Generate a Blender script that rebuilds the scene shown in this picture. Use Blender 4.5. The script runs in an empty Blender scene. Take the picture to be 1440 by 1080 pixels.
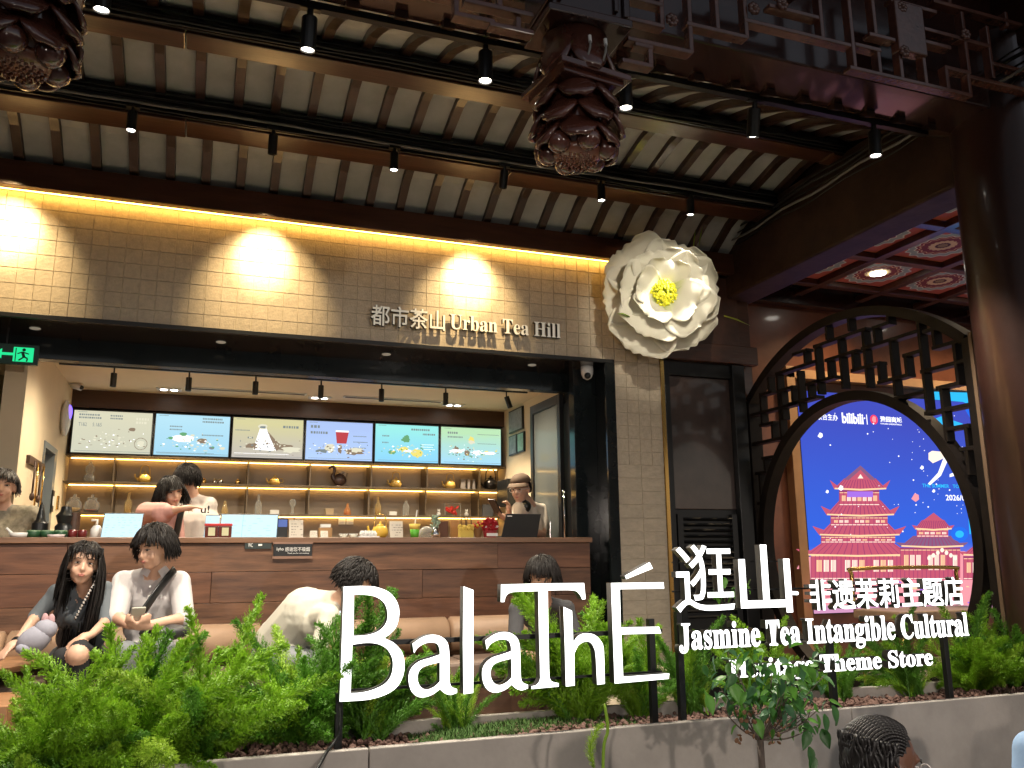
import bpy, bmesh, math, random
from math import sin, cos, pi, radians as R
from mathutils import Vector as V, Matrix, Euler, noise
random.seed(7)
S = bpy.context.scene
COL = S.collection

# ------------------------------------------------------------------ camera
F = 1194.0; CH = 1.6
RM = ((0.93955308, 0.06122613, 0.3368848), (-0.34230048, 0.19206103, 0.91975156), (-0.00838961, -0.97947125, 0.20140927))
cd = bpy.data.cameras.new('camera'); cam = bpy.data.objects.new('camera', cd); COL.objects.link(cam)
cd.sensor_width = 36; cd.lens = F / 1440 * 36; cd.clip_end = 500; cd.clip_start = .05
cam.matrix_world = Matrix(((RM[0][0], -RM[0][1], -RM[0][2], 0), (RM[1][0], -RM[1][1], -RM[1][2], 0), (RM[2][0], -RM[2][1], -RM[2][2], CH), (0, 0, 0, 1)))
S.camera = cam

# ------------------------------------------------------------------ world: night sky
w = bpy.data.worlds.new('World'); S.world = w; w.use_nodes = True
nt = w.node_tree; bg = nt.nodes['Background']
sky = nt.nodes.new('ShaderNodeTexSky'); sky.sky_type = 'NISHITA'; sky.sun_disc = False
sky.sun_elevation = R(-3); sky.sun_rotation = R(150)
hs = nt.nodes.new('ShaderNodeHueSaturation'); hs.inputs['Saturation'].default_value = .45; nt.links.new(sky.outputs[0], hs.inputs['Color']); nt.links.new(hs.outputs[0], bg.inputs[0]); bg.inputs[1].default_value = 1.7
sl = bpy.data.lights.new('sun', 'SUN'); sl.energy = 0.02; sl.angle = R(10); sl.color = (.8, .85, 1)
so = bpy.data.objects.new('sun', sl); COL.objects.link(so); so.rotation_euler = (R(60), 0, R(-20))
S.view_settings.view_transform = 'Standard'; S.view_settings.look = 'None'
S.view_settings.gamma = 1; S.view_settings.exposure = 0.35; S.view_settings.use_curve_mapping = False
S.cycles.use_denoising = True
S.cycles.max_bounces = 7; S.cycles.diffuse_bounces = 4; S.cycles.glossy_bounces = 4; S.cycles.transmission_bounces = 6
S.cycles.sample_clamp_indirect = 6; S.cycles.caustics_reflective = False; S.cycles.caustics_refractive = False

# ------------------------------------------------------------------ helpers
def ray(x, y):
    c = (x - 720, y - 540, F)
    return V([sum(RM[i][k] * c[k] for k in range(3)) for i in range(3)])
O = V((0, 0, CH))
def at(x, y, Y): r = ray(x, y); return O + r * (Y / r.y)
def atX(x, y, X): r = ray(x, y); return O + r * (X / r.x)
def atZ(x, y, Z): r = ray(x, y); return O + r * ((Z - CH) / r.z)

MATS = {}
def mat(name, col, rough=.5, metal=0, var=0, vscale=8, bump=0, bscale=30, col2=None, spec=None, coat=0, trans=0, emit=None, est=0, stretch=None, trl=0, detail=5):
    if name in MATS: return MATS[name]
    m = bpy.data.materials.new(name); m.use_nodes = True; t = m.node_tree; b = t.nodes['Principled BSDF']
    b.inputs['Base Color'].default_value = (*col, 1); b.inputs['Roughness'].default_value = rough; b.inputs['Metallic'].default_value = metal
    if spec is not None: b.inputs['Specular IOR Level'].default_value = spec
    if coat: b.inputs['Coat Weight'].default_value = coat; b.inputs['Coat Roughness'].default_value = .08
    if trans: b.inputs['Transmission Weight'].default_value = trans; b.inputs['IOR'].default_value = 1.45
    if emit: b.inputs['Emission Color'].default_value = (*emit, 1); b.inputs['Emission Strength'].default_value = est
    if var or col2 or bump:
        tc = t.nodes.new('ShaderNodeTexCoord'); mp = t.nodes.new('ShaderNodeMapping'); t.links.new(tc.outputs['Object'], mp.inputs[0])
        if stretch: mp.inputs['Scale'].default_value = stretch
    if var or col2:
        n = t.nodes.new('ShaderNodeTexNoise'); n.inputs['Scale'].default_value = vscale; n.inputs['Detail'].default_value = detail; n.inputs['Roughness'].default_value = .62
        oi = t.nodes.new('ShaderNodeObjectInfo'); ad = t.nodes.new('ShaderNodeVectorMath'); ad.operation = 'ADD'
        ml = t.nodes.new('ShaderNodeMath'); ml.operation = 'MULTIPLY'; ml.inputs[1].default_value = 31
        t.links.new(oi.outputs['Random'], ml.inputs[0]); t.links.new(mp.outputs[0], ad.inputs[0]); t.links.new(ml.outputs[0], ad.inputs[1]); t.links.new(ad.outputs[0], n.inputs['Vector'])
        r = t.nodes.new('ShaderNodeValToRGB'); r.color_ramp.elements[0].position = .3; r.color_ramp.elements[1].position = .7
        c2 = col2 or tuple(min(1, c * (1 + var)) for c in col); c1 = col if col2 else tuple(c * (1 - var) for c in col)
        r.color_ramp.elements[0].color = (*c1, 1); r.color_ramp.elements[1].color = (*c2, 1)
        t.links.new(n.outputs[0], r.inputs[0]); t.links.new(r.outputs[0], b.inputs['Base Color'])
    if bump:
        n2 = t.nodes.new('ShaderNodeTexNoise'); n2.inputs['Scale'].default_value = bscale; n2.inputs['Detail'].default_value = 6
        bp = t.nodes.new('ShaderNodeBump'); bp.inputs['Strength'].default_value = bump; bp.inputs['Distance'].default_value = .01
        t.links.new(mp.outputs[0], n2.inputs['Vector']); t.links.new(n2.outputs[0], bp.inputs['Height']); t.links.new(bp.outputs[0], b.inputs['Normal'])
    if trl:
        o = t.nodes['Material Output']; tr = t.nodes.new('ShaderNodeBsdfTranslucent'); mx = t.nodes.new('ShaderNodeMixShader'); mx.inputs[0].default_value = trl
        tr.inputs[0].default_value = (*[min(1, c * 1.3) for c in col], 1)
        t.links.new(b.outputs[0], mx.inputs[1]); t.links.new(tr.outputs[0], mx.inputs[2]); t.links.new(mx.outputs[0], o.inputs[0])
    MATS[name] = m; return m
def emi(name, col, st):
    if name in MATS: return MATS[name]
    m = bpy.data.materials.new(name); m.use_nodes = True; t = m.node_tree; t.nodes.clear()
    e = t.nodes.new('ShaderNodeEmission'); o = t.nodes.new('ShaderNodeOutputMaterial'); e.inputs[0].default_value = (*col, 1); e.inputs[1].default_value = st
    t.links.new(e.outputs[0], o.inputs[0]); MATS[name] = m; return m
def emi_grad(name, c1, c2, st, axis='Z', nz=.25, scale=3):
    """lit panel whose printed picture runs from c1 to c2"""
    m = emi(name, c1, st); t = m.node_tree; e = [n for n in t.nodes if n.type == 'EMISSION'][0]
    tc = t.nodes.new('ShaderNodeTexCoord'); sx = t.nodes.new('ShaderNodeSeparateXYZ'); t.links.new(tc.outputs['Generated'], sx.inputs[0])
    n = t.nodes.new('ShaderNodeTexNoise'); n.inputs['Scale'].default_value = scale; t.links.new(tc.outputs['Generated'], n.inputs['Vector'])
    a = t.nodes.new('ShaderNodeMath'); a.operation = 'MULTIPLY_ADD'; a.inputs[1].default_value = nz; t.links.new(n.outputs[0], a.inputs[0]); t.links.new(sx.outputs[axis], a.inputs[2])
    r = t.nodes.new('ShaderNodeValToRGB'); r.color_ramp.elements[0].position = nz * .5; r.color_ramp.elements[1].position = 1 + nz * .4
    r.color_ramp.elements[0].color = (*c1, 1); r.color_ramp.elements[1].color = (*c2, 1)
    t.links.new(a.outputs[0], r.inputs[0]); t.links.new(r.outputs[0], e.inputs[0]); return m

class MB:
    def __init__(s): s.v = []; s.f = []; s.m = []
    def add(s, vs, fs, m=0):
        k = len(s.v); s.v += [tuple(a) for a in vs]; s.f += [tuple(i + k for i in f) for f in fs]; s.m += [m] * len(fs); return s
    def box(s, c, d, m=0, rot=None):
        x, y, z = d[0] / 2, d[1] / 2, d[2] / 2
        P = [V((a, b, e)) for a in (-x, x) for b in (-y, y) for e in (-z, z)]
        if rot is not None: P = [rot @ p for p in P]
        P = [p + V(c) for p in P]
        return s.add(P, [(0, 1, 3, 2), (4, 6, 7, 5), (0, 4, 5, 1), (2, 3, 7, 6), (0, 2, 6, 4), (1, 5, 7, 3)], m)
    def bx(s, x0, x1, y0, y1, z0, z1, m=0): return s.box(((x0 + x1) / 2, (y0 + y1) / 2, (z0 + z1) / 2), (x1 - x0, y1 - y0, z1 - z0), m)
    def tube(s, pts, rad, n=8, m=0, cap=True, flat=1):
        pts = [V(p) for p in pts]; k = len(pts)
        if not hasattr(rad, '__len__'): rad = [rad] * k
        vs = []; u = None
        for i, p in enumerate(pts):
            d = (pts[min(i + 1, k - 1)] - pts[max(i - 1, 0)])
            d = d.normalized() if d.length > 1e-9 else V((0, 0, 1))
            if u is None: u = d.orthogonal().normalized()
            else:
                u = u - d * u.dot(d); u = u.normalized() if u.length > 1e-6 else d.orthogonal().normalized()
            w = d.cross(u)
            for j in range(n):
                a = 2 * pi * j / n; vs.append(p + (u * cos(a) + w * sin(a) * flat) * rad[i])
        fs = [(i * n + j, i * n + (j + 1) % n, (i + 1) * n + (j + 1) % n, (i + 1) * n + j) for i in range(k - 1) for j in range(n)]
        if cap: fs += [tuple(range(n - 1, -1, -1)), tuple(range((k - 1) * n, k * n))]
        return s.add(vs, fs, m)
    def lathe(s, prof, c=(0, 0, 0), n=20, m=0, ax=None):
        vs = []; c = V(c)
        for r, z in prof:
            for j in range(n):
                a = 2 * pi * j / n; p = V((r * cos(a), r * sin(a), z))
                if ax is not None: p = ax @ p
                vs.append(c + p)
        k = len(prof)
        fs = [(i * n + j, i * n + (j + 1) % n, (i + 1) * n + (j + 1) % n, (i + 1) * n + j) for i in range(k - 1) for j in range(n)]
        fs += [tuple(range(n - 1, -1, -1)), tuple(range((k - 1) * n, k * n))]
        return s.add(vs, fs, m)
    def ball(s, c, r, nu=12, nv=8, m=0, rot=None):
        if not hasattr(r, '__len__'): r = (r, r, r)
        vs = []; c = V(c)
        for i in range(nv + 1):
            th = pi * i / nv
            for j in range(nu):
                a = 2 * pi * j / nu; p = V((r[0] * sin(th) * cos(a), r[1] * sin(th) * sin(a), r[2] * cos(th)))
                if rot is not None: p = rot @ p
                vs.append(c + p)
        fs = [(i * nu + j, (i + 1) * nu + j, (i + 1) * nu + (j + 1) % nu, i * nu + (j + 1) % nu) for i in range(nv) for j in range(nu)]
        return s.add(vs, fs, m)
    def slab(s, poly, y0, y1, m=0):
        """polygon in X,Z extruded from y0 to y1 (convex or simply concave)"""
        n = len(poly); vs = [(p[0], y0, p[1]) for p in poly] + [(p[0], y1, p[1]) for p in poly]
        fs = [tuple(range(n)), tuple(range(2 * n - 1, n - 1, -1))] + [(i, i + n, (i + 1) % n + n, (i + 1) % n) for i in range(n)]
        return s.add(vs, fs, m)
    def mesh(s, name, mats, smooth=False):
        me = bpy.data.meshes.new(name); me.from_pydata([tuple(v) for v in s.v], [], s.f)
        for m_ in (mats if isinstance(mats, (list, tuple)) else [mats]): me.materials.append(m_)
        me.polygons.foreach_set('material_index', s.m)
        if smooth: me.polygons.foreach_set('use_smooth', [True] * len(s.f))
        bm = bmesh.new(); bm.from_mesh(me)
        if smooth: bmesh.ops.remove_doubles(bm, verts=bm.verts, dist=1e-6)
        bmesh.ops.recalc_face_normals(bm, faces=bm.faces); bm.to_mesh(me); bm.free()
        return me
    def build(s, name, mats, parent=None, smooth=False, bevel=0, auto=False):
        return link(name, s.mesh(name, mats, smooth), parent, bevel, auto)
def link(name, me, parent=None, bevel=0, auto=False):
    o = bpy.data.objects.new(name, me); COL.objects.link(o)
    if parent is not None: o.parent = parent
    if bevel:
        b = o.modifiers.new('bevel', 'BEVEL'); b.width = bevel; b.segments = 2; b.limit_method = 'ANGLE'
    if auto:
        me.polygons.foreach_set('use_smooth', [True] * len(me.polygons))
        try: me.set_sharp_from_angle(angle=R(38))
        except Exception: pass
    return o
def tag(o, label=None, cat=None, group=None, kind=None):
    if label: o['label'] = label
    if cat: o['category'] = cat
    if group: o['group'] = group
    if kind: o['kind'] = kind
    return o
def thing(name, label, cat, loc=(0, 0, 0), group=None, kind=None):
    o = bpy.data.objects.new(name, None); COL.objects.link(o); o.location = loc; o.empty_display_size = .1
    return tag(o, label, cat, group, kind)
def struct(name, mb, m, parent=None, **k):
    o = mb.build(name, m, parent, **k)
    if parent is None: o['kind'] = 'structure'
    return o
def adopt(child, parent):
    """keep world place while parenting to a thing whose origin is at its base"""
    child.parent = parent; child.matrix_parent_inverse = Matrix.Translation(-parent.location); return child
def bezier(pts, n=8):
    """Catmull-Rom through pts"""
    P = [V(p) for p in pts]; P = [P[0] * 2 - P[1]] + P + [P[-1] * 2 - P[-2]]; out = []
    for i in range(1, len(P) - 2):
        for k in range(n):
            t = k / n; a, b, c, d = P[i - 1], P[i], P[i + 1], P[i + 2]
            out.append(.5 * ((2 * b) + (c - a) * t + (2 * a - 5 * b + 4 * c - d) * t * t + (3 * b - a - 3 * c + d) * t ** 3))
    out.append(P[-2]); return out
def spot(name, loc, target, energy, angle=50, blend=.5, col=(1, .82, .6), size=.03, parent=None):
    l = bpy.data.lights.new(name, 'SPOT'); l.energy = energy; l.spot_size = R(angle); l.spot_blend = blend; l.color = col; l.shadow_soft_size = size
    o = bpy.data.objects.new(name, l); COL.objects.link(o); o.location = loc
    o.rotation_euler = (V(target) - V(loc)).to_track_quat('-Z', 'Y').to_euler()
    if parent is not None: adopt(o, parent)
    return o
CUR = {}
def text_parts(body, box, Y, mats, depth, parent, part='letter', bold=0, thick_back=True, sep=True, flip=False):
    """text standing in plane Y, filling box=(x0,x1,z0,z1); one mesh per character; mats=(face,side)"""
    c = bpy.data.curves.new('txt', 'FONT'); c.body = body; c.size = 1; c.fill_mode = 'BOTH'; c.extrude = 0.001 if depth == 0 else .5; c.offset = bold; c.resolution_u = 3
    for i in range(len(body)):
        c.materials.append(mats[0])
    for i in range(len(body)): c.body_format[i].material_index = i
    ob = bpy.data.objects.new('txt', c); COL.objects.link(ob); bpy.context.view_layer.update()
    me = bpy.data.meshes.new_from_object(ob.evaluated_get(bpy.context.evaluated_depsgraph_get()))
    bpy.data.objects.remove(ob)
    xs = [v.co.x for v in me.vertices]; ys = [v.co.y for v in me.vertices]; ax, bx_, ay, by = min(xs), max(xs), min(ys), max(ys)
    sx = (box[1] - box[0]) / (bx_ - ax); sy = (box[3] - box[2]) / (by - ay); zs = max(v.co.z for v in me.vertices) or 1
    res = []; groups = {}
    for p in me.polygons: groups.setdefault(p.material_index if sep else 0, []).append(p)
    for gi, ps in sorted(groups.items()):
        vm = {}; vs = []; fs = []; mi = []
        for p in ps:
            f = []
            for i in p.vertices:
                if i not in vm:
                    vm[i] = len(vs); co = me.vertices[i].co
                    yy = Y - co.z / zs * depth / 2
                    vs.append((box[0] + (co.x - ax) * sx, yy, box[2] + (co.y - ay) * sy))
                f.append(vm[i])
            fs.append(f); mi.append(0 if p.normal.z > .5 else min(1, len(mats) - 1))
        m2 = bpy.data.meshes.new(part); m2.from_pydata(vs, [], fs)
        for m_ in mats: m2.materials.append(m_)
        m2.polygons.foreach_set('material_index', mi)
        o = bpy.data.objects.new(part, m2); COL.objects.link(o)
        if parent is not None: adopt(o, parent)
        res.append(o)
    bpy.data.meshes.remove(me); return res
def outline(splines, Y, mats, depth, parent, part='letter'):
    """closed XZ outlines (holes allowed) filled and extruded about plane Y"""
    c = bpy.data.curves.new('o', 'CURVE'); c.dimensions = '2D'; c.fill_mode = 'BOTH'; c.extrude = depth / 2
    for pts in splines:
        s = c.splines.new('POLY'); s.points.add(len(pts) - 1); s.use_cyclic_u = True
        for q, p in zip(s.points, pts): q.co = (p[0], p[1], 0, 1)
    ob = bpy.data.objects.new('o', c); COL.objects.link(ob); bpy.context.view_layer.update()
    me = bpy.data.meshes.new_from_object(ob.evaluated_get(bpy.context.evaluated_depsgraph_get())); bpy.data.objects.remove(ob)
    for m_ in mats: me.materials.append(m_)
    for p in me.polygons: p.material_index = 0 if p.normal.z > .5 else min(1, len(mats) - 1)
    for v in me.vertices: x, y, z = v.co; v.co = (x, Y - z, y)
    o = bpy.data.objects.new(part, me); COL.objects.link(o)
    if parent is not None: adopt(o, parent)
    return o

# ------------------------------------------------------------------ materials
lacq = mat('dark_red_lacquer', (.036, .014, .011), .22, var=.35, vscale=5, bump=.12, bscale=12, coat=.5)
lacq2 = mat('brown_lacquer', (.070, .028, .016), .3, var=.3, vscale=6, bump=.15, bscale=20, coat=.3, stretch=(.4, 3, 3))
raft = mat('rafter_wood', (.040, .018, .011), .38, var=.4, vscale=9, bump=.15, bscale=25, coat=.2)
board = mat('ceiling_board', (.41, .43, .42), .8, var=.16, vscale=5, bump=.05)
black = mat('black_metal', (.012, .013, .014), .35, metal=.2, bump=.02)
blackg = mat('black_gloss_panel', (.012, .016, .018), .12, var=.3, vscale=3)
cableb = mat('cable_rubber', (.01, .01, .01), .5)
cableg = mat('grey_cable', (.2, .2, .19), .5)
tile_m = mat('beige_clay_tile', (.44, .375, .285), .5, var=.14, vscale=30, bump=.3, bscale=70)
grout = mat('tile_grout', (.50, .44, .33), .85, var=.2, vscale=20, bump=.2)
stone_t = mat('terrace_stone', (.30, .28, .25), .6, var=.2, vscale=6, bump=.1)
conc = mat('planter_concrete', (.38, .345, .31), .75, var=.16, vscale=4, bump=.22, bscale=40)
cream = mat('cream_wall', (.74, .61, .42), .75, var=.04, vscale=3, bump=.05)
olive = mat('olive_wall', (.27, .24, .15), .8, var=.06, vscale=3)
warmw = emi('warm_led', (1, .56, .14), 16)
warmc = emi('cove_led', (1, .52, .10), 22)
lampw = emi('lamp_glow', (1, .93, .82), 14)
facew = emi('sign_face', (1, 1, .97), 2.6)
side_m = mat('sign_return_metal', (.10, .10, .10), .45, metal=.3)
white_p = mat('white_plastic', (.7, .7, .68), .35)
chrome = mat('polished_steel', (.6, .6, .6), .15, metal=1)
glass = mat('clear_glass', (.95, .97, .95), .03, trans=1)
def clear(name, tint, k):
    m = bpy.data.materials.new(name); m.use_nodes = True; t = m.node_tree; t.nodes.clear(); o = t.nodes.new('ShaderNodeOutputMaterial')
    a = t.nodes.new('ShaderNodeBsdfTransparent'); a.inputs[0].default_value = (*tint, 1); g = t.nodes.new('ShaderNodeBsdfPrincipled'); g.inputs['Base Color'].default_value = (*[c * .8 for c in tint], 1); g.inputs['Roughness'].default_value = .08
    lw_ = t.nodes.new('ShaderNodeLayerWeight'); lw_.inputs[0].default_value = .35; mm_ = t.nodes.new('ShaderNodeMath'); mm_.operation = 'MULTIPLY_ADD'; mm_.inputs[1].default_value = .75; mm_.inputs[2].default_value = k
    x = t.nodes.new('ShaderNodeMixShader'); t.links.new(lw_.outputs['Facing'], mm_.inputs[0]); t.links.new(mm_.outputs[0], x.inputs[0]); t.links.new(a.outputs[0], x.inputs[1]); t.links.new(g.outputs[0], x.inputs[2]); t.links.new(x.outputs[0], o.inputs[0]); MATS[name] = m; return m
glass = clear('clear_glassware', (.95, .96, .93), .10)
gamber = clear('amber_glass', (.95, .78, .45), .2)
brass = mat('brass', (.6, .38, .12), .25, metal=1)
ceramic = mat('yellow_ceramic', (.55, .34, .08), .25, var=.15)
dwood = mat('dark_walnut', (.06, .028, .016), .5, var=.3, vscale=8, stretch=(.3, 3, 3), bump=.08)
def plankmat(nm, a, b):
    return mat(nm, a, .5, col2=b, vscale=3.2, stretch=(.8, 5, 7), bump=.12, bscale=14, detail=9)
pl1 = plankmat('plank_brown', (.060, .026, .013), (.20, .092, .046)); pl2 = plankmat('plank_red_brown', (.070, .027, .014), (.18, .076, .038)); pl3 = plankmat('plank_dark', (.05, .021, .012), (.16, .072, .037))
bolster_m = mat('tan_leather', (.34, .22, .14), .5, var=.08, bump=.1, bscale=30)
seat_m = mat('seat_brown', (.12, .08, .06), .6, var=.1)

# ------------------------------------------------------------------ setting
struct('ground', MB().bx(-60, 60, -60, 60, -.2, 0), mat('street_paving', (.12, .115, .11), .6, var=.25, vscale=2, bump=.2))
struct('terrace_floor', MB().bx(-6, 4.497, 3.75, 6.197, 0.002, .5), stone_t)
struct('shop_floor', MB().bx(-2.6, 3.15, 6.2, 9, 0.002, .5), stone_t)
struct('hall_floor', MB().bx(4.5, 14, 1.0, 7.6, .002, .5).bx(3.15, 4.5, 6.2, 7.6, .002, .5), mat('hall_stone', (.45, .40, .33), .5, var=.1, vscale=3))

# interior shell
struct('shop_ceiling', MB().bx(-2.6, 3.3, 6.55, 8.99, 3.2, 3.26), cream)
lw = struct('shop_left_wall', MB().bx(-1.33, -1.19, 6.62, 7.55, .5, 3.2).bx(-1.33, -1.19, 8.2, 8.99, .5, 3.2).bx(-1.33, -1.19, 7.55, 8.2, 2.55, 3.2), cream)
struct('shop_side_passage_wall', MB().bx(-2.6, -2.5, 6.0, 8.99, .5, 3.2).bx(-2.5, -1.33, 8.3, 8.4, .5, 3.2), olive)
struct('shop_right_wall', MB().bx(3.12, 3.26, 6.35, 8.99, .5, 3.2), cream)
struct('shop_back_wall', MB().bx(-2.6, 3.3, 8.99, 9.1, .5, 3.26), mat('taupe_backboard', (.26, .20, .14), .5, var=.06, vscale=2))
d = thing('passage_door', 'grey framed open service door with a small dark notice in the left wall', 'door', (-1.26, 7.9, .5))
adopt(MB().bx(-1.3, -1.18, 8.08, 8.2, .5, 2.55).bx(-1.3, -1.18, 7.55, 7.6, .5, 2.55).bx(-1.3, -1.18, 7.6, 8.08, 2.5, 2.55).build('door_frame', mat('grey_door_frame', (.14, .16, .17), .4)), d)
adopt(MB().bx(-1.42, -1.38, 7.6, 8.08, .5, 2.5).build('door_leaf', mat('pale_door', (.4, .4, .36), .4)), d)
adopt(MB().bx(-1.175, -1.168, 8.09, 8.19, 2.02, 2.2).bx(-1.168, -1.165, 8.11, 8.17, 2.07, 2.15, 1).build('notice', [black, white_p]), d)

# dark header band above screens
struct('menu_header_panel', MB().bx(-1.19, 3.12, 8.78, 8.98, 3.03, 3.199), mat('walnut_header', (.075, .035, .018), .4, var=.2, stretch=(.3, 3, 3)))

# ------------------------------------------------------------------ tiled facade
TX0, TX1 = -2.0, 3.5
fac = thing('tiled_facade_wall', 'beige square tiled wall band above the shop opening', 'wall', (0, 6.1, 3.15))
adopt(MB().bx(TX0, TX1, 6.0105, 6.2, 3.17, 4.3).build('backing', grout), fac)
ts = .1045
tmeshes = []
for k in range(6):
    b = MB(); g = .0500; r_ = random.Random(k)
    b.v = []; 
    front = [(-g, -.0035 - r_.random() * .0015, -g), (g, -.0035 - r_.random() * .0015, -g), (g, -.0035 - r_.random() * .0015, g), (-g, -.0035 - r_.random() * .0015, g)]
    e = .0510; back = [(-e, .0, -e), (e, .0, -e), (e, .0, e), (-e, .0, e)]
    b.add(front + back, [(0, 1, 2, 3), (0, 4, 5, 1), (1, 5, 6, 2), (2, 6, 7, 3), (3, 7, 4, 0)])
    tmeshes.append(b.mesh('tile', tile_m))
cells = []
nx = int((TX1 - TX0) / ts)
for i in range(nx):
    for j in range(9):
        x = TX1 - ts * (i + .5); z = 3.157 + ts * (j + .5)
        if z + ts / 2 < 4.12: cells.append((x, z))
cells = sorted(cells, key=lambda c: (c[0] < -1.35, c[1] > 4.0, -c[0] if False else abs(c[0] - .6)))
rest = MB()
for n, (x, z) in enumerate(cells):
    if n < 300:
        o = link('tile', random.choice(tmeshes)); o.location = (x, 6.01, z); o.rotation_euler = (random.uniform(-.012, .012), 0, random.uniform(-.012, .012)); adopt(o, fac)
    else:
        g = .0487; rest.add([(x - g, 6.003, z - g), (x + g, 6.003, z - g), (x + g, 6.004, z + g), (x - g, 6.003, z + g)] + [(x + a * .0505, 6.0115, z + c * .0505) for a, c in ((-1, -1), (1, -1), (1, 1), (-1, 1))], [(0, 1, 2, 3), (0, 4, 5, 1), (1, 5, 6, 2), (2, 6, 7, 3), (3, 7, 4, 0)])
o = adopt(rest.build('outer_tiles', tile_m), fac); o['kind'] = 'stuff'
pil = thing('tiled_pilaster', 'beige tiled pier right of the black shopfront frame, beside the dark door', 'pillar', (3.29, 6.1, .5))
adopt(MB().bx(3.075, 3.5, 6.0105, 6.4, .5, 3.168).build('backing', grout), pil)
for j in range(25):
    z = 3.157 - ts * (j + .5)
    for i in range(4 if j < 8 else 2):
        if j < 8: x = 3.5 - ts * (i + .5); sc = 1
        else: x = 3.5 - ts * (2 * i + 1); sc = 2
        if x - ts * sc / 2 < 3.07: 
            if j < 8: continue
        o = link('tile', random.choice(tmeshes)); o.location = (x, 6.01, z); o.scale = (sc * 1.01, 1, 1); o.rotation_euler = (random.uniform(-.012, .012), 0, 0); adopt(o, pil)
adopt(MB().bx(3.5, 3.53, 5.99, 6.03, .5, 4.0).build('corner_strip', brass), pil)

# black shopfront frame
fr = thing('shopfront_frame', 'black metal frame round the wide serving opening with small soffit downlights', 'shopfront', (.9, 6.2, .5))
adopt(MB().bx(-2, 3.07, 5.975, 6.0, 3.135, 3.165).bx(-2, 3.07, 6.0, 6.55, 3.15, 3.165).build('edge_trim', black, bevel=.002), fr)
adopt(MB().bx(-2, 3.05, 6.0, 6.52, 3.1445, 3.1495).build('soffit', mat('soffit_bronze', (.035, .028, .022), .14, metal=.5, bump=.01)), fr)
adopt(MB().bx(-2, 3.05, 6.52, 6.62, 2.99, 3.2).build('header_beam', blackg, bevel=.003), fr)
adopt(MB().bx(2.985, 3.07, 5.975, 6.0, .5, 3.135).bx(3.05, 3.07, 6.0, 6.4, .5, 3.15).bx(2.85, 3.05, 6.3, 6.4, .5, 3.144).build('jamb', blackg, bevel=.002), fr)
for x, y in ((53, 467), (310, 487), (537, 505), (735, 521)):
    p = atZ(x, y, 3.144); o = MB().lathe([(.0, -.001), (.03, -.001), (.035, .002), (.035, .004)], (p.x, 6.28, p.z - .004), 16).build('downlight', mat('dim_lens', (.3, .3, .28), .2, emit=(1, .9, .7), est=.12)); adopt(o, fr)
fd = thing('folding_glass_door', 'black framed glass door leaves folded back at the right of the opening', 'door', (2.85, 6.9, .5))
for k, (x, y0, y1) in enumerate(((2.85, 6.56, 7.25), (2.90, 6.45, 7.0), (2.945, 6.42, 6.95), (2.99, 6.42, 6.95), (3.035, 6.42, 6.95))):
    if k == 0:
        lf = adopt(MB().bx(x - .02, x + .02, y0, y0 + .06, .5, 2.98).bx(x - .02, x + .02, y1 - .06, y1, .5, 2.98).bx(x - .02, x + .02, y0 + .06, y1 - .06, 2.9, 2.98).bx(x - .02, x + .02, y0 + .06, y1 - .06, .5, 1.3).build('leaf_frame', black, bevel=.002), fd)
    else:
        lf = adopt(MB().bx(x - .02, x + .02, y0, y0 + .06, .5, 2.98).bx(x - .02, x + .02, y1 - .06, y1, .5, 2.98).bx(x - .02, x + .02, y0 + .06, y1 - .06, 2.9, 2.98).bx(x - .02, x + .02, y0 + .06, y1 - .06, .5, 1.0).build('leaf_frame', black, bevel=.002), fd)
    z0 = 1.3 if k == 0 else 1.0
    adopt(MB().bx(x - .004, x + .004, y0 + .06, y1 - .06, z0, 2.9).build('pane', clear('door_glass', (.35, .38, .37), .08)), fd)
for x in (798, 812):
    p = at(x, 758, 6.35); a = adopt(MB().tube([(p.x, 6.40, 1.76), (p.x, 6.40, 2.12)], .008, 8).ball((p.x, 6.4, 2.13), .012).build('pull_handle', chrome, smooth=True), fd)
c = thing('security_camera', 'white dome security camera under the soffit near the black jamb', 'camera', (2.93, 6.2, 3.144))
adopt(MB().lathe([(.0, -.0), (.05, 0), (.052, -.03), (.05, -.06), (.035, -.095), (.01, -.11)], (2.93, 6.2, 3.144), 20).build('housing', white_p, smooth=True), c)
adopt(MB().ball((2.915, 6.16, 3.06), .027, 12, 8).build('lens', black, smooth=True), c)

# cove LED strip and fascia board at the top of the tiled wall
t_ = thing('cove_light', 'glowing amber LED strip under the wooden fascia at the top of the tiled wall', 'strip light', (.9, 5.95, 3.985))
adopt(MB().bx(-2, 3.5, 5.952, 5.972, 3.988, 4.0).build('diffuser', warmc), t_)
struct('fascia_board', MB().bx(-2.4, 4.3, 5.88, 5.95, 3.985, 4.16).bx(-2.4, 4.3, 5.95, 6.01, 4.001, 4.16), lacq2, bevel=.004)

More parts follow.
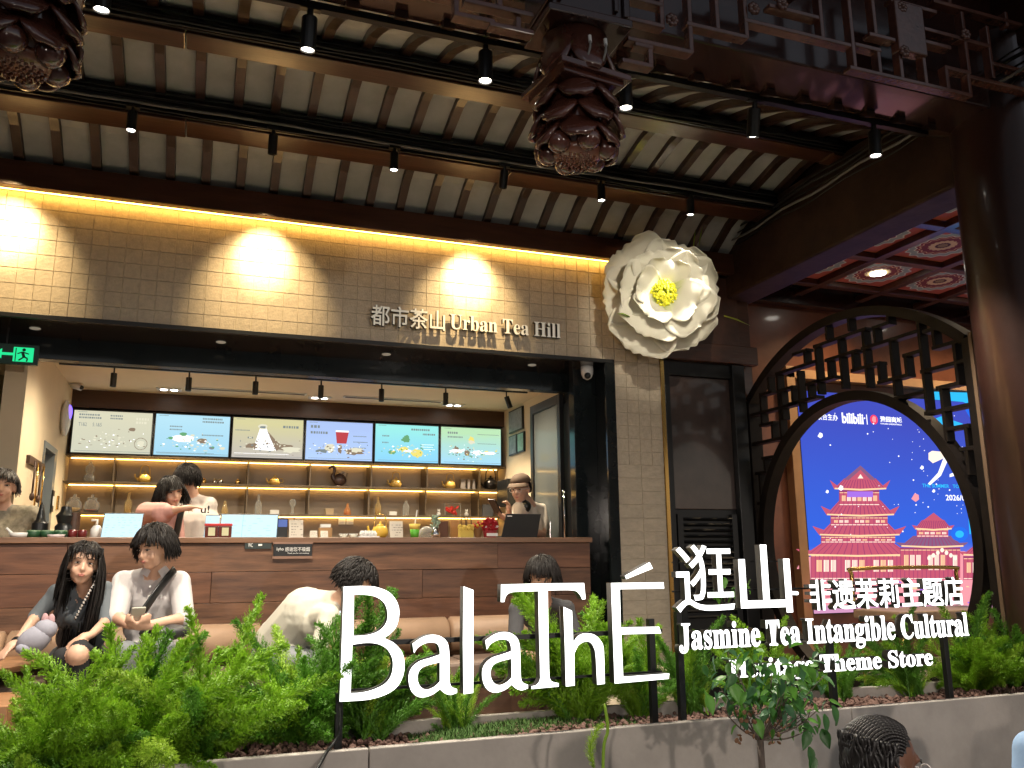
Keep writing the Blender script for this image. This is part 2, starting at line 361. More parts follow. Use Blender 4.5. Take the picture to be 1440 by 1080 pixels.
# ------------------------------------------------------------------ curved corridor ceiling
prof = [(6.15, 4.05), (6.0, 4.17), (5.67, 4.37), (5.23, 4.50), (4.91, 4.58), (4.6, 4.595), (4.3, 4.53), (4.0, 4.40), (3.8, 4.28), (3.6, 4.18), (3.5, 4.135)]
def zc(Y):
    for (a, za), (b, zb) in zip(prof, prof[1:]):
        if b <= Y <= a:
            t = (a - Y) / (a - b); return za + (zb - za) * t
    return prof[-1][1]
ceil = thing('corridor_ceiling', None, None, (1, 4.8, 4.6), kind='structure')
SP = .2295
for (ya, yb, ph, x0, x1) in ((6.0, 5.45, -1.245, -2.2, 4.3), (5.32, 4.62, -.613, -2.2, 4.3), (4.55, 3.5, .75, -2.2, 4.3)):
    rm = MB(); N = 7
    Ys = [ya + (yb - ya) * i / N for i in range(N + 1)]
    vs = []
    for Y in Ys:
        z = zc(Y)
        for (dx, dz) in ((-.031, 0), (-.028, -.055), (.028, -.055), (.031, 0)): vs.append((dx, Y, z + dz))
    fs = [(i * 4 + j, i * 4 + (j + 1) % 4, i * 4 + 4 + (j + 1) % 4, i * 4 + 4 + j) for i in range(N) for j in range(4)] + [(3, 2, 1, 0), tuple(range(N * 4, N * 4 + 4))]
    me = rm.add(vs, fs).mesh('rafter', raft)
    bmsh = MB()
    vs = []
    for Y in Ys:
        z = zc(Y) - .012
        vs += [(-SP / 2 + .0318, Y, z), (SP / 2 - .0318, Y, z), (SP / 2 - .0318, Y, z + .02), (-SP / 2 + .0318, Y, z + .02)]
    bme = bmsh.add(vs, fs).mesh('ceiling_board', board)
    k = math.ceil((x0 - ph) / SP)
    while ph + k * SP < x1:
        x = ph + k * SP
        o = link('rafter', me); o.location = (x, 0, 0); adopt(o, ceil)
        o = link('ceiling_board', bme); o.location = (x + SP / 2, 0, random.uniform(-.002, .002)); adopt(o, ceil)
        k += 1
struct('roof_cover', MB().bx(-7, 14, 2.3, 9.3, 5.3, 5.4), lacq)
for nm, (y0, y1, z0, z1) in (('wall_purlin', (5.28, 5.50, 4.30, 4.46)), ('ridge_purlin', (4.49, 4.65, 4.42, 4.56))):
    b = MB(); x = -2.4
    while x < 4.3:
        x2 = min(4.3, x + 2.17); b.bx(x + .003, x2 - .003, y0, y1, z0 + random.uniform(-.006, .006), z1); x = x2
    o = b.build('purlin', lacq2, bevel=.006); adopt(o, ceil)
# cable bundles, each backed by an added black shade strip
def cables(name, label, y, z, n, spread):
    t = thing(name, label, 'cables', (1, y, z))
    adopt(MB().bx(-2.4, 4.28, y, y + .018, z, z + spread).build('tray', black), t)  # flat black strip put in as the shade on the purlin's front face
    for k in range(n):
        pts = []; ph = random.random() * 6
        for i in range(50):
            x = -2.4 + i * 6.6 / 49; pts.append((x, y - .012 - .010 * (k % 2), z + spread * (.1 + .8 * k / n) + .008 * sin(x * 2.1 + ph) + random.uniform(-.004, .004)))
        adopt(MB().tube(pts, random.choice((.005, .007, .010)), 6).build('cable', random.choice((cableb, cableb, black, cableg)), smooth=True), t)
cables('cable_bundle', 'dark cables and conduit running along the purlin nearest the tiled wall', 5.255, 4.315, 6, .16)
cables('cable_bundle', 'dark cables over a black shade strip along the higher purlin under the ridge', 4.465, 4.43, 4, .10)

# front beam
struct('front_beam', MB().bx(-3, 4.4, 3.25, 3.56, 4.12, 5.29), lacq, bevel=.01)
adopt(MB().bx(-2.4, 4.0, 3.565, 3.60, 4.085, 4.12).build('track_rail', black), thing('front_track', 'black lighting track along the back edge of the glossy front beam', 'light track', (1, 3.58, 4.1)))

# track spotlights
def lamp_mesh(lit):
    b = MB().tube([(0, 0, 0), (0, 0, -.05)], .014, 8)
    b.lathe([(.0, -.05), (.032, -.05), (.034, -.055), (.034, -.20), (.030, -.20), (.028, -.192), (0, -.192)], n=18)
    b.box((0, 0, -.005), (.09, .035, .022))
    return b.mesh('lamp_body', black)
lbm = lamp_mesh(1)
lens_on = MB().lathe([(0, -.1935), (.027, -.1935), (.027, -.1932), (0, -.1932)], n=16).mesh('lens', lampw)
lens_off = MB().lathe([(0, -.1935), (.027, -.1935), (.027, -.1932), (0, -.1932)], n=16).mesh('lens', mat('dull_lens', (.08, .08, .08), .2))
def tracklamp(x, y, z, label, target, e, ang, col, lit=True, sc=1, grp='track spotlights under the corridor roof', tilt=True, blend=.5):
    t = thing('track_spotlight', label, 'spotlight', (x, y, z), grp)
    o = link('lamp_body', lbm, t); l = link('lens', lens_on if lit else lens_off, t); o.scale = l.scale = (sc, sc, sc)
    if target:
        d = (V(target) - V((x, y, z))).normalized()
        # head leans slightly to the target
        if tilt:
            q = V((0, 0, -1)).rotation_difference((V((0, 0, -1)) * 2.5 + d).normalized()); 
            o.rotation_mode = l.rotation_mode = 'QUATERNION'; o.rotation_quaternion = q; l.rotation_quaternion = q
            hd = V((x, y, z)) + q @ V((0, 0, -.20 * sc))
        else: hd = V((x, y, z - .205 * sc))
        if e and lit: spot('lamp_light', hd + d * .01, target, e, ang, blend, col, .025, t)
        if e and not lit:
            spot('lamp_light', hd + d * .01, V(target) + V((0, 0, -.33)), e * 1.5, 58, .85, col, .02, t)
            spot('lamp_core_light', hd + d * .01, V(target) + V((0, 0, -.06)), e * 3.8, 33, 1.0, (1, .66, .30), .02, t)
    return t
neutral = (1, .90, .74); warm = (1, .72, .36)
FR = [(.34, 'leftmost of the five front spotlights, above the menu screens', (.2, 5.0, 1.0)), (1.19, 'front spotlight hanging left of the carved lotus pendant', (1.0, 3.5, 1.1)),
      (1.96, 'front spotlight just right of the carved lotus pendant', (1.9, 3.6, 1.1)), (2.77, 'fourth front spotlight, turned towards the big white flower', (3.3, 5.6, 3.58)), (3.6, 'rightmost front spotlight by the big dark column', (3.3, 3.7, 1.1))]
for x, lb, tg in FR:
    if x == 2.77: tracklamp(x, 3.585, 4.10, lb, tg, 150, 34, (1, .90, .72), sc=1.05, blend=.9)
    else: tracklamp(x, 3.585, 4.10, lb, tg, 250, 85, neutral, sc=1.05)
tracklamp(-.52, 3.585, 4.10, 'front spotlight hidden by the left carved pendant above the ferns', (-.5, 4.4, 1.1), 300, 85, neutral, sc=1.05)
PR = [(-.53, 'small lit spotlight at far left under the cabled purlin', (-.6, 4.6, 1.0), True, 60), (.30, 'spotlight turned to the tiled wall over the middle light pool', (.32, 6.0, 3.78), False, 26), (1.09, 'small lit spotlight above the Chinese wall lettering start', (.9, 5.2, 1.0), True, 60),
      (1.88, 'spotlight turned to the tiled wall above the words Tea Hill', (1.85, 6.0, 3.78), False, 26), (2.63, 'small lit spotlight left of the flower', (2.4, 4.9, 1.0), True, 60), (3.39, 'spotlight lighting the white paper flower from above', (3.36, 5.50, 3.45), True, 26)]
for x, lb, tg, lit, e in PR:
    tracklamp(x, 5.24, 4.33, lb, tg, e * (2.6 if not lit else 2.6), 62 if not lit else (60 if x < 3.3 else 55), warm if not lit else neutral, lit, sc=.85, blend=.35 if not lit else .6)
tracklamp(-1.3, 5.24, 4.33, 'spotlight turned to the tiled wall at the left picture edge', (-1.28, 6.0, 3.8), 68, 62, warm, False, .85, blend=.35)

# ------------------------------------------------------------------ counter
ct = thing('serving_counter', 'long wooden plank counter filling the lower half of the shop opening', 'counter', (.7, 6.2, .5))
cx0, cx1 = -2.2, 2.80
adopt(MB().bx(cx0, cx1 + .01, 5.93, 6.75, 1.715, 1.752).build('counter_top', mat('counter_edge_wood', (.17, .085, .045), .4, var=.25, vscale=7, stretch=(.6, 5, 5), bump=.08), bevel=.004), ct)
adopt(MB().bx(cx0, cx1 - .01, 5.99, 6.7, .5, 1.713).build('carcass', dwood), ct)
zr = [1.712, 1.53, 1.335, 1.16, .98, .8, .62]
joints = [[-.75, 2.06, 2.8], [.1, 1.5, 2.8], [-.35, 1.16, 2.15, 2.8], [-.9, .6, 1.9, 2.8], [0, 1.4, 2.8], [-.5, 1.2, 2.8]]
for j in range(6):
    x = cx0
    for x2 in joints[j]:
        y = 5.955 + random.uniform(-.004, .004)
        o = adopt(MB().bx(x + .0015, x2 - .0015, y, 5.985, zr[j + 1] + .0015, zr[j] - .0015).build('plank', random.choice((pl1, pl2, pl3)), bevel=.0015), ct); x = x2

def onc(px, py=757, Y=6.15): return at(px, py, Y)
# signs on counter front
def flat_sign(name, label, cat, px0, py0, px1, py1, Y, body, m, frame=None):
    a = at(px0, py1, Y); b = at(px1, py0, Y); t = thing(name, label, cat, ((a.x + b.x) / 2, Y, a.z))
    adopt(MB().bx(a.x, b.x, Y - .006, Y + .012, a.z, b.z).build('plate', m, bevel=.001), t)
    return t, a, b
whp = mat('white_print', (.75, .75, .72), .6)
t, a, b = flat_sign('no_smoking_sign', 'black plate with white Chinese no smoking thanks on the counter front', 'sign', 384, 765, 439, 782, 5.935, '', black)
text_parts('感谢您不吸烟', (a.x + .075, b.x - .015, a.z + .03, b.z - .02), 5.928, (whp, whp), .002, t, 'lettering', sep=False)
text_parts('Thank you for not smoking', (a.x + .09, b.x - .02, a.z + .012, a.z + .022), 5.928, (whp, whp), .002, t, 'lettering', sep=False)
text_parts('liyho', (a.x + .02, a.x + .065, a.z + .03, b.z - .022), 5.928, (whp, whp), .002, t, 'lettering', sep=False)
o = adopt(MB().bx(a.x - .004, b.x + .004, 5.925, 5.945, a.z - .018, a.z - .001).bx(a.x - .004, b.x + .004, 5.925, 5.945, b.z + .001, b.z + .012).build('wood_rail', plankmat('sign_wood', (.16, .09, .06), (.3, .17, .12))), t)
t, a, b = flat_sign('small_counter_sign', 'smaller charcoal plate left of the no smoking sign on the counter front', 'sign', 344, 761, 382, 772, 5.94, '', mat('charcoal_plate', (.02, .03, .028), .4))
text_parts('WC', (a.x + .02, a.x + .05, a.z + .012, b.z - .012), 5.933, (whp, whp), .001, t, 'lettering', sep=False)
adopt(MB().bx(a.x + .085, b.x - .06, 5.932, 5.934, a.z + .02, a.z + .032).build('print_bar', whp), t)

# ------------------------------------------------------------------ menu screens
SC = [((.56, .56, .44), (.62, .60, .44)), ((.35, .62, .78), (.42, .68, .80)), ((.50, .46, .42), (.60, .56, .30)), ((.42, .58, .90), (.38, .50, .80)), ((.25, .60, .85), (.30, .75, .72)), ((.35, .65, .85), (.45, .70, .42))]
names = ['beige menu screen at the left end with member text and a round seal', 'pale blue menu screen with floating teacups, second from left', 'khaki menu screen with a white tea mountain picture', 'lavender blue menu screen with a red drink cup', 'cyan menu screen with green herb and yellow fruit', 'green menu screen with flowers and fruit, at the right end']
edges = [97, 215, 325, 430, 528, 620, 706]
YS = 8.72
xs = [at(103, 576, YS).x]; 
x0s = at(100, 600, YS).x; x1s = at(706, 630, YS).x; sw = (x1s - x0s) / 6
zt = at(400, 590, YS).z + .012; zb = at(400, 646, YS).z - .004
ink = emi('screen_ink', (.24, .28, .28), .8); inkw = emi('screen_white', (1, 1, 1), 1.1)
def blob(mb, cx, cz, rx, rz, y, n=18, m=0, jit=0, seed=1):
    rr = random.Random(seed); pts = []
    for i in range(n):
        a = 2 * pi * i / n; k = 1 + rr.uniform(-jit, jit); pts.append((cx + rx * k * cos(a), y, cz + rz * k * sin(a)))
    mb.add([(cx, y, cz)] + pts, [(0, 1 + (i + 1) % n, 1 + i) for i in range(n)], m)
def bars(mb, x, z, w, n, h, gap, y, m=0, seed=1):
    """rows of tiny glyph-like dashes (illegible small print)"""
    rr = random.Random(seed)
    for r in range(n):
        xx = x; end = x + w * rr.uniform(.8, 1)
        while xx < end:
            ww = h * rr.uniform(.5, 1.0); mb.add([(xx, y, z - r * gap), (xx + ww, y, z - r * gap), (xx + ww, y, z - r * gap + h), (xx, y, z - r * gap + h)], [(0, 1, 2, 3)], m)
            xx += ww + h * .35
for i in range(6):
    xa, xb = x0s + sw * i + .004, x0s + sw * (i + 1) - .004; w_, h_ = xb - xa, zt - zb
    t = thing('menu_screen', names[i], 'screen', ((xa + xb) / 2, YS, zb), 'six menu screens in a row')
    adopt(MB().bx(xa, xb, YS, YS + .05, zb, zt).build('bezel', black, bevel=.002), t)
    c1, c2 = SC[i]
    adopt(MB().bx(xa + .012, xb - .012, YS - .003, YS + .0, zb + .012, zt - .012).build('display', emi_grad('screen_%d' % i, c1, c2, .95)), t)
    g = MB(); y = YS - .005; X = lambda u: xa + w_ * u; Z = lambda v: zb + h_ * v
    mats = [ink, inkw, emi('scr_red', (.55, .07, .08), .8), emi('scr_green', (.16, .42, .20), .8), emi('scr_yellow', (.85, .72, .18), .9), emi('scr_brown', (.30, .22, .15), .8), emi('scr_pale', (.75, .72, .55), .9)]
    if i == 0:
        bars(g, X(.08), Z(.86), .20, 2, .016, .028, y, 0, 1); bars(g, X(.46), Z(.86), .10, 2, .014, .026, y, 0, 2); bars(g, X(.78), Z(.8), .12, 2, .022, .035, y, 6, 3)
        for k in range(28):
            a = 2 * pi * k / 28; blob(g, X(.86) + .055 * cos(a), Z(.26) + .055 * sin(a), .005, .005, y, 6, 5)
        blob(g, X(.86), Z(.26), .03, .03, y, 14, 6, .2); blob(g, X(.74), Z(.58), .03, .018, y, 12, 5, .1)
    if i == 1:
        bars(g, X(.62), Z(.88), .22, 2, .016, .03, y, 0, 4); bars(g, X(.2), Z(.68), .12, 2, .012, .03, y, 0, 5); bars(g, X(.62), Z(.5), .2, 1, .012, .03, y, 0, 6)
        for u, v, r_, m in ((.22, .42, .018, 3), (.38, .52, .026, 3), (.63, .38, .035, 5), (.76, .22, .02, 0), (.9, .22, .02, 6), (.5, .5, .015, 6)): blob(g, X(u), Z(v), r_ * 1.3, r_ * .7, y, 14, m, .1)
        blob(g, X(.38), Z(.42), .10, .035, y + .001, 18, 1, .05); bars(g, X(.05), Z(.08), .6, 1, .006, .02, y, 0, 7)
    if i == 2:
        g.add([(X(.3), y, Z(.22)), (X(.38), y, Z(.72)), (X(.47), y, Z(.74)), (X(.62), y, Z(.2))], [(0, 1, 2, 3)], 1); blob(g, X(.42), Z(.77), .045, .028, y - .001, 14, 6, .1); blob(g, X(.42), Z(.76), .03, .012, y - .002, 12, 0, .2)
        g.add([(X(.47), y, Z(.7)), (X(.7), y, Z(.3)), (X(.62), y, Z(.2))], [(0, 1, 2)], 5); blob(g, X(.72), Z(.3), .09, .03, y - .001, 16, 5, .25); blob(g, X(.82), Z(.24), .09, .03, y - .002, 16, 6, .3); blob(g, X(.28), Z(.3), .05, .03, y - .001, 12, 5, .4)
        bars(g, X(.7), Z(.76), .18, 1, .024, .03, y, 0, 8); bars(g, X(.05), Z(.66), .15, 1, .01, .03, y, 0, 9); bars(g, X(.22), Z(.48), .06, 1, .018, .03, y, 0, 10); bars(g, X(.05), Z(.12), .6, 1, .006, .02, y, 1, 7)
    if i == 3:
        bars(g, X(.08), Z(.8), .10, 1, .028, .04, y, 0, 11); bars(g, X(.08), Z(.66), .18, 1, .024, .03, y, 0, 12); bars(g, X(.7), Z(.62), .15, 3, .01, .06, y, 0, 13)
        g.add([(X(.46), y - .001, Z(.44)), (X(.6), y - .001, Z(.44)), (X(.63), y - .001, Z(.72)), (X(.44), y - .001, Z(.72))], [(0, 1, 2, 3)], 2); g.add([(X(.44), y - .002, Z(.72)), (X(.63), y - .002, Z(.72)), (X(.63), y - .002, Z(.76)), (X(.44), y - .002, Z(.76))], [(0, 1, 2, 3)], 1)
        blob(g, X(.36), Z(.32), .05, .045, y, 12, 6, .2); blob(g, X(.25), Z(.24), .06, .02, y - .001, 12, 0, .3); blob(g, X(.51), Z(.3), .02, .05, y, 12, 5, .2); blob(g, X(.72), Z(.24), .10, .03, y - .001, 16, 5, .3); blob(g, X(.75), Z(.29), .06, .025, y - .002, 16, 6, .3)
    if i == 4:
        bars(g, X(.56), Z(.84), .24, 1, .020, .03, y, 0, 14); bars(g, X(.74), Z(.73), .12, 1, .018, .03, y, 0, 15); bars(g, X(.12), Z(.66), .07, 2, .014, .07, y, 0, 16); bars(g, X(.72), Z(.48), .15, 3, .006, .025, y, 1, 17)
        for u, v, rx, rz, m in ((.48, .6, .045, .03, 3), (.49, .67, .03, .02, 3), (.27, .27, .04, .02, 3), (.45, .36, .05, .03, 4), (.52, .31, .05, .015, 1), (.66, .26, .065, .045, 4)): blob(g, X(u), Z(v), rx, rz, y, 16, m, .22, int(u * 100)); y -= .0004
    if i == 5:
        bars(g, X(.12), Z(.8), .13, 1, .022, .03, y, 0, 18); bars(g, X(.12), Z(.7), .18, 1, .016, .03, y, 0, 19); bars(g, X(.6), Z(.8), .25, 3, .007, .1, y, 0, 20)
        for u, v, rx, rz, m in ((.5, .66, .032, .035, 4), (.5, .6, .04, .02, 6), (.25, .38, .03, .04, 5), (.27, .36, .08, .02, 1), (.43, .32, .035, .03, 5), (.6, .33, .05, .025, 1), (.75, .34, .03, .02, 4), (.78, .33, .08, .015, 1)): blob(g, X(u), Z(v), rx, rz, y, 16, m, .25, int(u * 100)); y -= .0004
    rq = random.Random(50 + i)
    for k in range(70):
        u, v = rq.gauss(.5, .2), rq.gauss(.30, .09)
        if .06 < u < .94 and .08 < v < .6: blob(g, X(u), Z(v), rq.uniform(.003, .014), rq.uniform(.002, .008), y - .0006 - .00002 * k, 7, rq.choice(((6, 6, 1, 5), (1, 6, 3, 6), (5, 6, 6, 0), (5, 6, 0, 1), (3, 4, 1, 6), (4, 5, 1, 3))[i]), .3, k)
    bars(g, X(.06), Z(.93), .10, 1, .006, .02, y - .002, 0, 31); bars(g, X(.06), Z(.06), .7, 1, .005, .02, y - .002, 0, 33)
    adopt(g.build('printed_picture', mats), t)['kind'] = 'stuff'
    if i == 0: text_parts('T1&2', (X(.08), X(.18), Z(.62), Z(.70)), YS - .005, (ink, ink), .001, t, 'lettering', sep=False); text_parts('5.1&5', (X(.25), X(.36), Z(.62), Z(.70)), YS - .005, (ink, ink), .001, t, 'lettering', sep=False)

# ------------------------------------------------------------------ shelves
sh = thing('display_shelf', 'three tier back wall shelf with amber LED strips under each board', 'shelf', (.96, 8.8, 1.5))
shelf_m = mat('bronze_shelf', (.10, .07, .04), .35, metal=.3)
SX0, SX1 = -1.19, 3.11
shz = []
ztop = zb - .015
for k, (px, py) in enumerate(((300, 682), (300, 724))):
    z = at(px, py - 1.5, 8.72).z; shz.append(z)
    adopt(MB().bx(SX0, SX1, 8.70, 8.985, z - .012, z + .002).build('shelf_board', shelf_m, bevel=.001), sh)
    adopt(MB().bx(SX0 + .02, SX1 - .02, 8.955, 8.963, z - .018, z - .013).build('led_strip', warmw), sh)
adopt(MB().bx(SX0, SX1, 8.72, 8.985, zb - .014, zb - .004).build('shelf_board', shelf_m), sh)
adopt(MB().bx(SX0 + .02, SX1 - .02, 8.955, 8.963, zb - .020, zb - .015).build('led_strip', warmw), sh)
for px in (160, 260, 349, 436, 522, 600, 674):
    p = at(px, 665, 8.75); adopt(MB().bx(p.x - .006, p.x + .006, 8.72, 8.98, shz[0] + .003, zb - .028).build('divider', shelf_m), sh)
for px in (159, 260, 347, 434, 518, 598, 672):
    p = at(px, 700, 8.75); adopt(MB().bx(p.x - .006, p.x + .006, 8.72, 8.98, shz[1] + .003, shz[0] - .023).build('divider', shelf_m), sh)
S1, S2 = shz[0] + .0025, shz[1] + .0025
def teapot(px, z, Y, label, m, s=1, handle='arch', nm='teapot', hm=None):
    p = at(px, 680, Y); t = thing(nm, label, 'teapot', (p.x, Y, z))
    adopt(MB().lathe([(.0, 0), (.035 * s, 0), (.055 * s, .02 * s), (.060 * s, .045 * s), (.050 * s, .075 * s), (.028 * s, .088 * s), (.0, .09 * s)], (p.x, Y, z), 20).build('body', m, smooth=True), t)
    adopt(MB().lathe([(.0, .088 * s), (.028 * s, .089 * s), (.022 * s, .098 * s), (.007 * s, .102 * s), (.010 * s, .115 * s), (.0, .118 * s)], (p.x, Y, z), 14).build('lid', m, smooth=True), t)
    adopt(MB().tube(bezier([(p.x - .05 * s, Y, z + .03 * s), (p.x - .08 * s, Y, z + .05 * s), (p.x - .09 * s, Y, z + .085 * s)], 4), [.014 * s, .012 * s, .011 * s, .010 * s, .009 * s, .008 * s, .008 * s, .008 * s, .008 * s], 8).build('spout', m, smooth=True), t)
    hp = bezier([(p.x - .045 * s, Y, z + .07 * s), (p.x - .035 * s, Y, z + .15 * s), (p.x, Y, z + .17 * s), (p.x + .035 * s, Y, z + .15 * s), (p.x + .045 * s, Y, z + .07 * s)], 4) if handle == 'arch' else bezier([(p.x + .05 * s, Y, z + .03 * s), (p.x + .09 * s, Y, z + .045 * s), (p.x + .08 * s, Y, z + .08 * s), (p.x + .045 * s, Y, z + .075 * s)], 4)
    adopt(MB().tube(hp, .0045 * s, 6).build('handle', hm or m, smooth=True), t)
def bottle(px, z, Y, label, prof, m, cat='bottle', nm='bottle', extra=None):
    p = at(px, 700, Y); t = thing(nm, label, cat, (p.x, Y, z)); adopt(MB().lathe(prof, (p.x, Y, z), 18).build('body', m, smooth=True), t)
    if extra: adopt(MB().lathe(extra[0], (p.x, Y, z), 14).build(extra[1], extra[2], smooth=True), t)
    return t, p
YI = 8.82
bottle(123, S1, YI, 'stacked clear glass figurine jar at the left of the top shelf', [(0, 0), (.045, 0), (.05, .05), (.03, .075), (.042, .11), (.04, .14), (.018, .165), (.012, .19), (0, .195)], glass, 'ornament', 'glass_figurine')
teapot(203, S1, YI, 'yellow clay teapot with tall arched handle in the second bay of the top shelf', ceramic, 1.0)
teapot(386, S1, YI, 'round yellow teapot without handle arch on the top shelf left of the swan', ceramic, .9, 'side')
teapot(557, S1, YI, 'yellow teapot with arched handle on the top shelf right of the swan', ceramic, 1.0)
teapot(633, S1, YI, 'yellow teapot next to grey boxes on the top shelf', ceramic, 1.0)
teapot(690, S1, YI, 'large dark iron kettle at the right end of the top shelf', mat('dark_iron', (.03, .025, .022), .3, metal=.6), 1.35)
for k, px in enumerate((285, 301, 309, 333)):
    p = at(px, 672, YI); bottle(px, S1, YI, ['small brass cup behind the man\'s head on the top shelf', 'left one of two tiny steel pots on the top shelf', 'right one of two tiny steel pots on the top shelf', 'little brass bird-like cup on the top shelf'][k], [(0, 0), (.015, 0), (.024, .02), (.02, .045), (.008, .055), (0, .06)], chrome if k in (1, 2) else brass, 'cup', 'small_cup')
# swan
p = at(475, 670, YI); t = thing('swan_ornament', 'dark brown swan shaped ornament standing on the top shelf', 'ornament', (p.x, YI, S1))
sw_m = mat('dark_carved_wood', (.05, .025, .02), .3, bump=.2, bscale=60)
adopt(MB().ball((p.x + .02, YI, S1 + .075), (.07, .04, .065), 16, 10).build('body', sw_m, smooth=True), t)
adopt(MB().tube(bezier([(p.x + .06, YI, S1 + .10), (p.x + .075, YI, S1 + .14), (p.x + .05, YI, S1 + .155), (p.x + .02, YI, S1 + .13)], 4), [.018] * 6 + [.012] * 7, 8).build('wing', mat('pale_wing', (.25, .2, .16), .4), smooth=True), t)
adopt(MB().tube(bezier([(p.x - .025, YI, S1 + .06), (p.x - .05, YI, S1 + .11), (p.x - .035, YI, S1 + .17), (p.x - .045, YI, S1 + .205), (p.x - .075, YI, S1 + .205), (p.x - .09, YI, S1 + .18)], 4), [.024] * 6 + [.017] * 8 + [.012] * 7, 10).build('neck', sw_m, smooth=True), t)
adopt(MB().lathe([(0, 0), (.04, 0), (.035, .01), (.015, .02), (.012, .03)], (p.x + .01, YI, S1), 14).build('foot', sw_m, smooth=True), t)
for k, px in enumerate((650, 658, 665)):
    p = at(px, 680, YI); th = R(-12) if k == 2 else 0
    tag(MB().box((p.x, YI, S1 + .055), (.028 if k else .05, .08, .11), rot=Matrix.Rotation(0, 3, 'Y')).build('grey_box', mat('box_grey%d' % (k % 2), (.2 + .06 * k, .17 + .05 * k, .15 + .05 * k), .6), bevel=.002), ['widest grey carton left of the iron kettle', 'narrow grey carton, middle of three by the kettle', 'slim pale carton nearest the iron kettle'][k], 'box')
# row 2
for k, px in enumerate((105, 130)):
    pr = [(0, 0), (.045, 0), (.066, .03), (.07, .06), (.06, .10), (.042, .115), (.042, .125)]
    t, p = bottle(px, S2, YI, ['round glass jar with lid at the far left of the lower shelf', 'round glass jar holding red fruit, second from left on the lower shelf'][k], pr, glass, 'jar', 'lidded_jar', ([(0, .126), (.046, .126), (.04, .14), (.012, .148), (.016, .168), (0, .172)], 'lid', glass))
    adopt(MB().lathe([(0, .004), (.042, .004), (.06, .03), (.062, .045 - .02 * k), (0, .048 - .02 * k)], (p.x, YI, S2), 16).build('contents', mat('amber_tea' if not k else 'red_fruit', (.5, .3, .08) if not k else (.4, .06, .03), .4), smooth=True), t)
bp = [(0, 0), (.032, 0), (.034, .08), (.028, .11), (.012, .14), (.012, .19), (.016, .195), (0, .197)]
bottle(181, S2, YI, 'tall amber glass decanter in the second bay of the lower shelf', bp, gamber)
bottle(317, S2, YI, 'small yellow conical flask beside the man in white', [(0, 0), (.036, 0), (.034, .03), (.014, .10), (.010, .13), (0, .132)], gamber, 'flask', 'flask')
bottle(364, S2, YI, 'slim clear glass bottle with tall neck in the lower shelf\'s fourth bay', bp, glass)
bottle(412, S2, YI, 'clear bottle with round stopper near the fourth divider', [(0, 0), (.03, 0), (.012, .02), (.012, .07), (.034, .11), (.03, .14), (.01, .155), (0, .158)], glass, 'goblet', 'glass_goblet')
bottle(489, S2, YI, 'orange glowing bud vase under the swan', [(0, 0), (.036, 0), (.036, .04), (.016, .085), (.010, .12), (0, .122)], clear('orange_glass', (.95, .5, .22), .3), 'vase', 'bud_vase')
bottle(532, S2, YI, 'bottle with brown stripes right of the fifth divider', bp, gamber)
bottle(571, S2, YI, 'clear squat bottle with long shoulder right of a small white box', [(0, 0), (.034, 0), (.036, .09), (.026, .12), (.014, .135), (.014, .155), (0, .157)], glass)
for px, lb, w_, h_, m in ((386, 'low white gift box between two clear bottles', .085, .045, white_p), (463, 'tapered wooden bowl on the lower shelf under the swan', .09, .065, mat('pale_wood', (.4, .3, .18), .6)), (552, 'low white gift box between amber and clear bottles', .08, .04, white_p), (285, 'small white carton on the lower shelf behind the man', .05, .05, white_p)):
    p = at(px, 715, YI); b = MB(); x_, t_2 = w_ / 2, (.8 if 'bowl' in lb else 1)
    b.add([(p.x - x_ * t_2, YI - .03, S2), (p.x + x_ * t_2, YI - .03, S2), (p.x + x_ * t_2, YI + .03, S2), (p.x - x_ * t_2, YI + .03, S2), (p.x - x_, YI - .035, S2 + h_), (p.x + x_, YI - .035, S2 + h_), (p.x + x_, YI + .035, S2 + h_), (p.x - x_, YI + .035, S2 + h_)], [(0, 1, 2, 3), (4, 5, 6, 7), (0, 1, 5, 4), (1, 2, 6, 5), (2, 3, 7, 6), (3, 0, 4, 7)])
    tag(b.build('gift_box' if 'bowl' not in lb else 'wooden_bowl', m, bevel=.003), lb, 'box' if 'bowl' not in lb else 'bowl')
# red art in case
p = at(635, 710, YI); t = thing('display_case', 'clear acrylic case holding a red paper-like sculpture on the lower shelf', 'display case', (p.x, YI, S2))
b = MB()
for k in range(26):
    b.ball((p.x + random.uniform(-.06, .06), YI + random.uniform(-.02, .02), S2 + .025 + random.uniform(0, .07)), (random.uniform(.012, .03), .012, random.uniform(.006, .018)), 7, 5, rot=Matrix.Rotation(random.random() * 3, 3, 'Y'))
adopt(b.build('red_sculpture', mat('red_paper', (.55, .03, .02), .4)), t)
for dx in (-.085, .085): adopt(MB().bx(p.x + dx - .003, p.x + dx + .003, YI - .05, YI - .044, S2, S2 + .13).build('case_edge', glass), t)
adopt(MB().bx(p.x - .085, p.x + .085, YI - .05, YI + .05, S2 + .13, S2 + .134).build('case_top', glass), t)
for px, lb in ((617, 'tiny white figurine left of the red sculpture case'), (656, 'tiny white figurine right of the red sculpture case')):
    p = at(px, 714, YI); tag(MB().ball((p.x, YI, S2 + .022), (.024, .02, .022), 12, 8).ball((p.x, YI, S2 + .055), .017, 10, 8).ball((p.x - .012, YI, S2 + .072), .006, 6, 5).ball((p.x + .012, YI, S2 + .072), .006, 6, 5).build('figurine', white_p, smooth=True), lb, 'figurine')
p = at(686, 712, YI); tag(MB().bx(p.x - .06, p.x + .065, YI, YI + .02, S2, S2 + .13).build('slate_panel', mat('slate_grey', (.12, .12, .125), .6), bevel=.002), 'dark grey panel leaning at the right end of the lower shelf', 'panel')
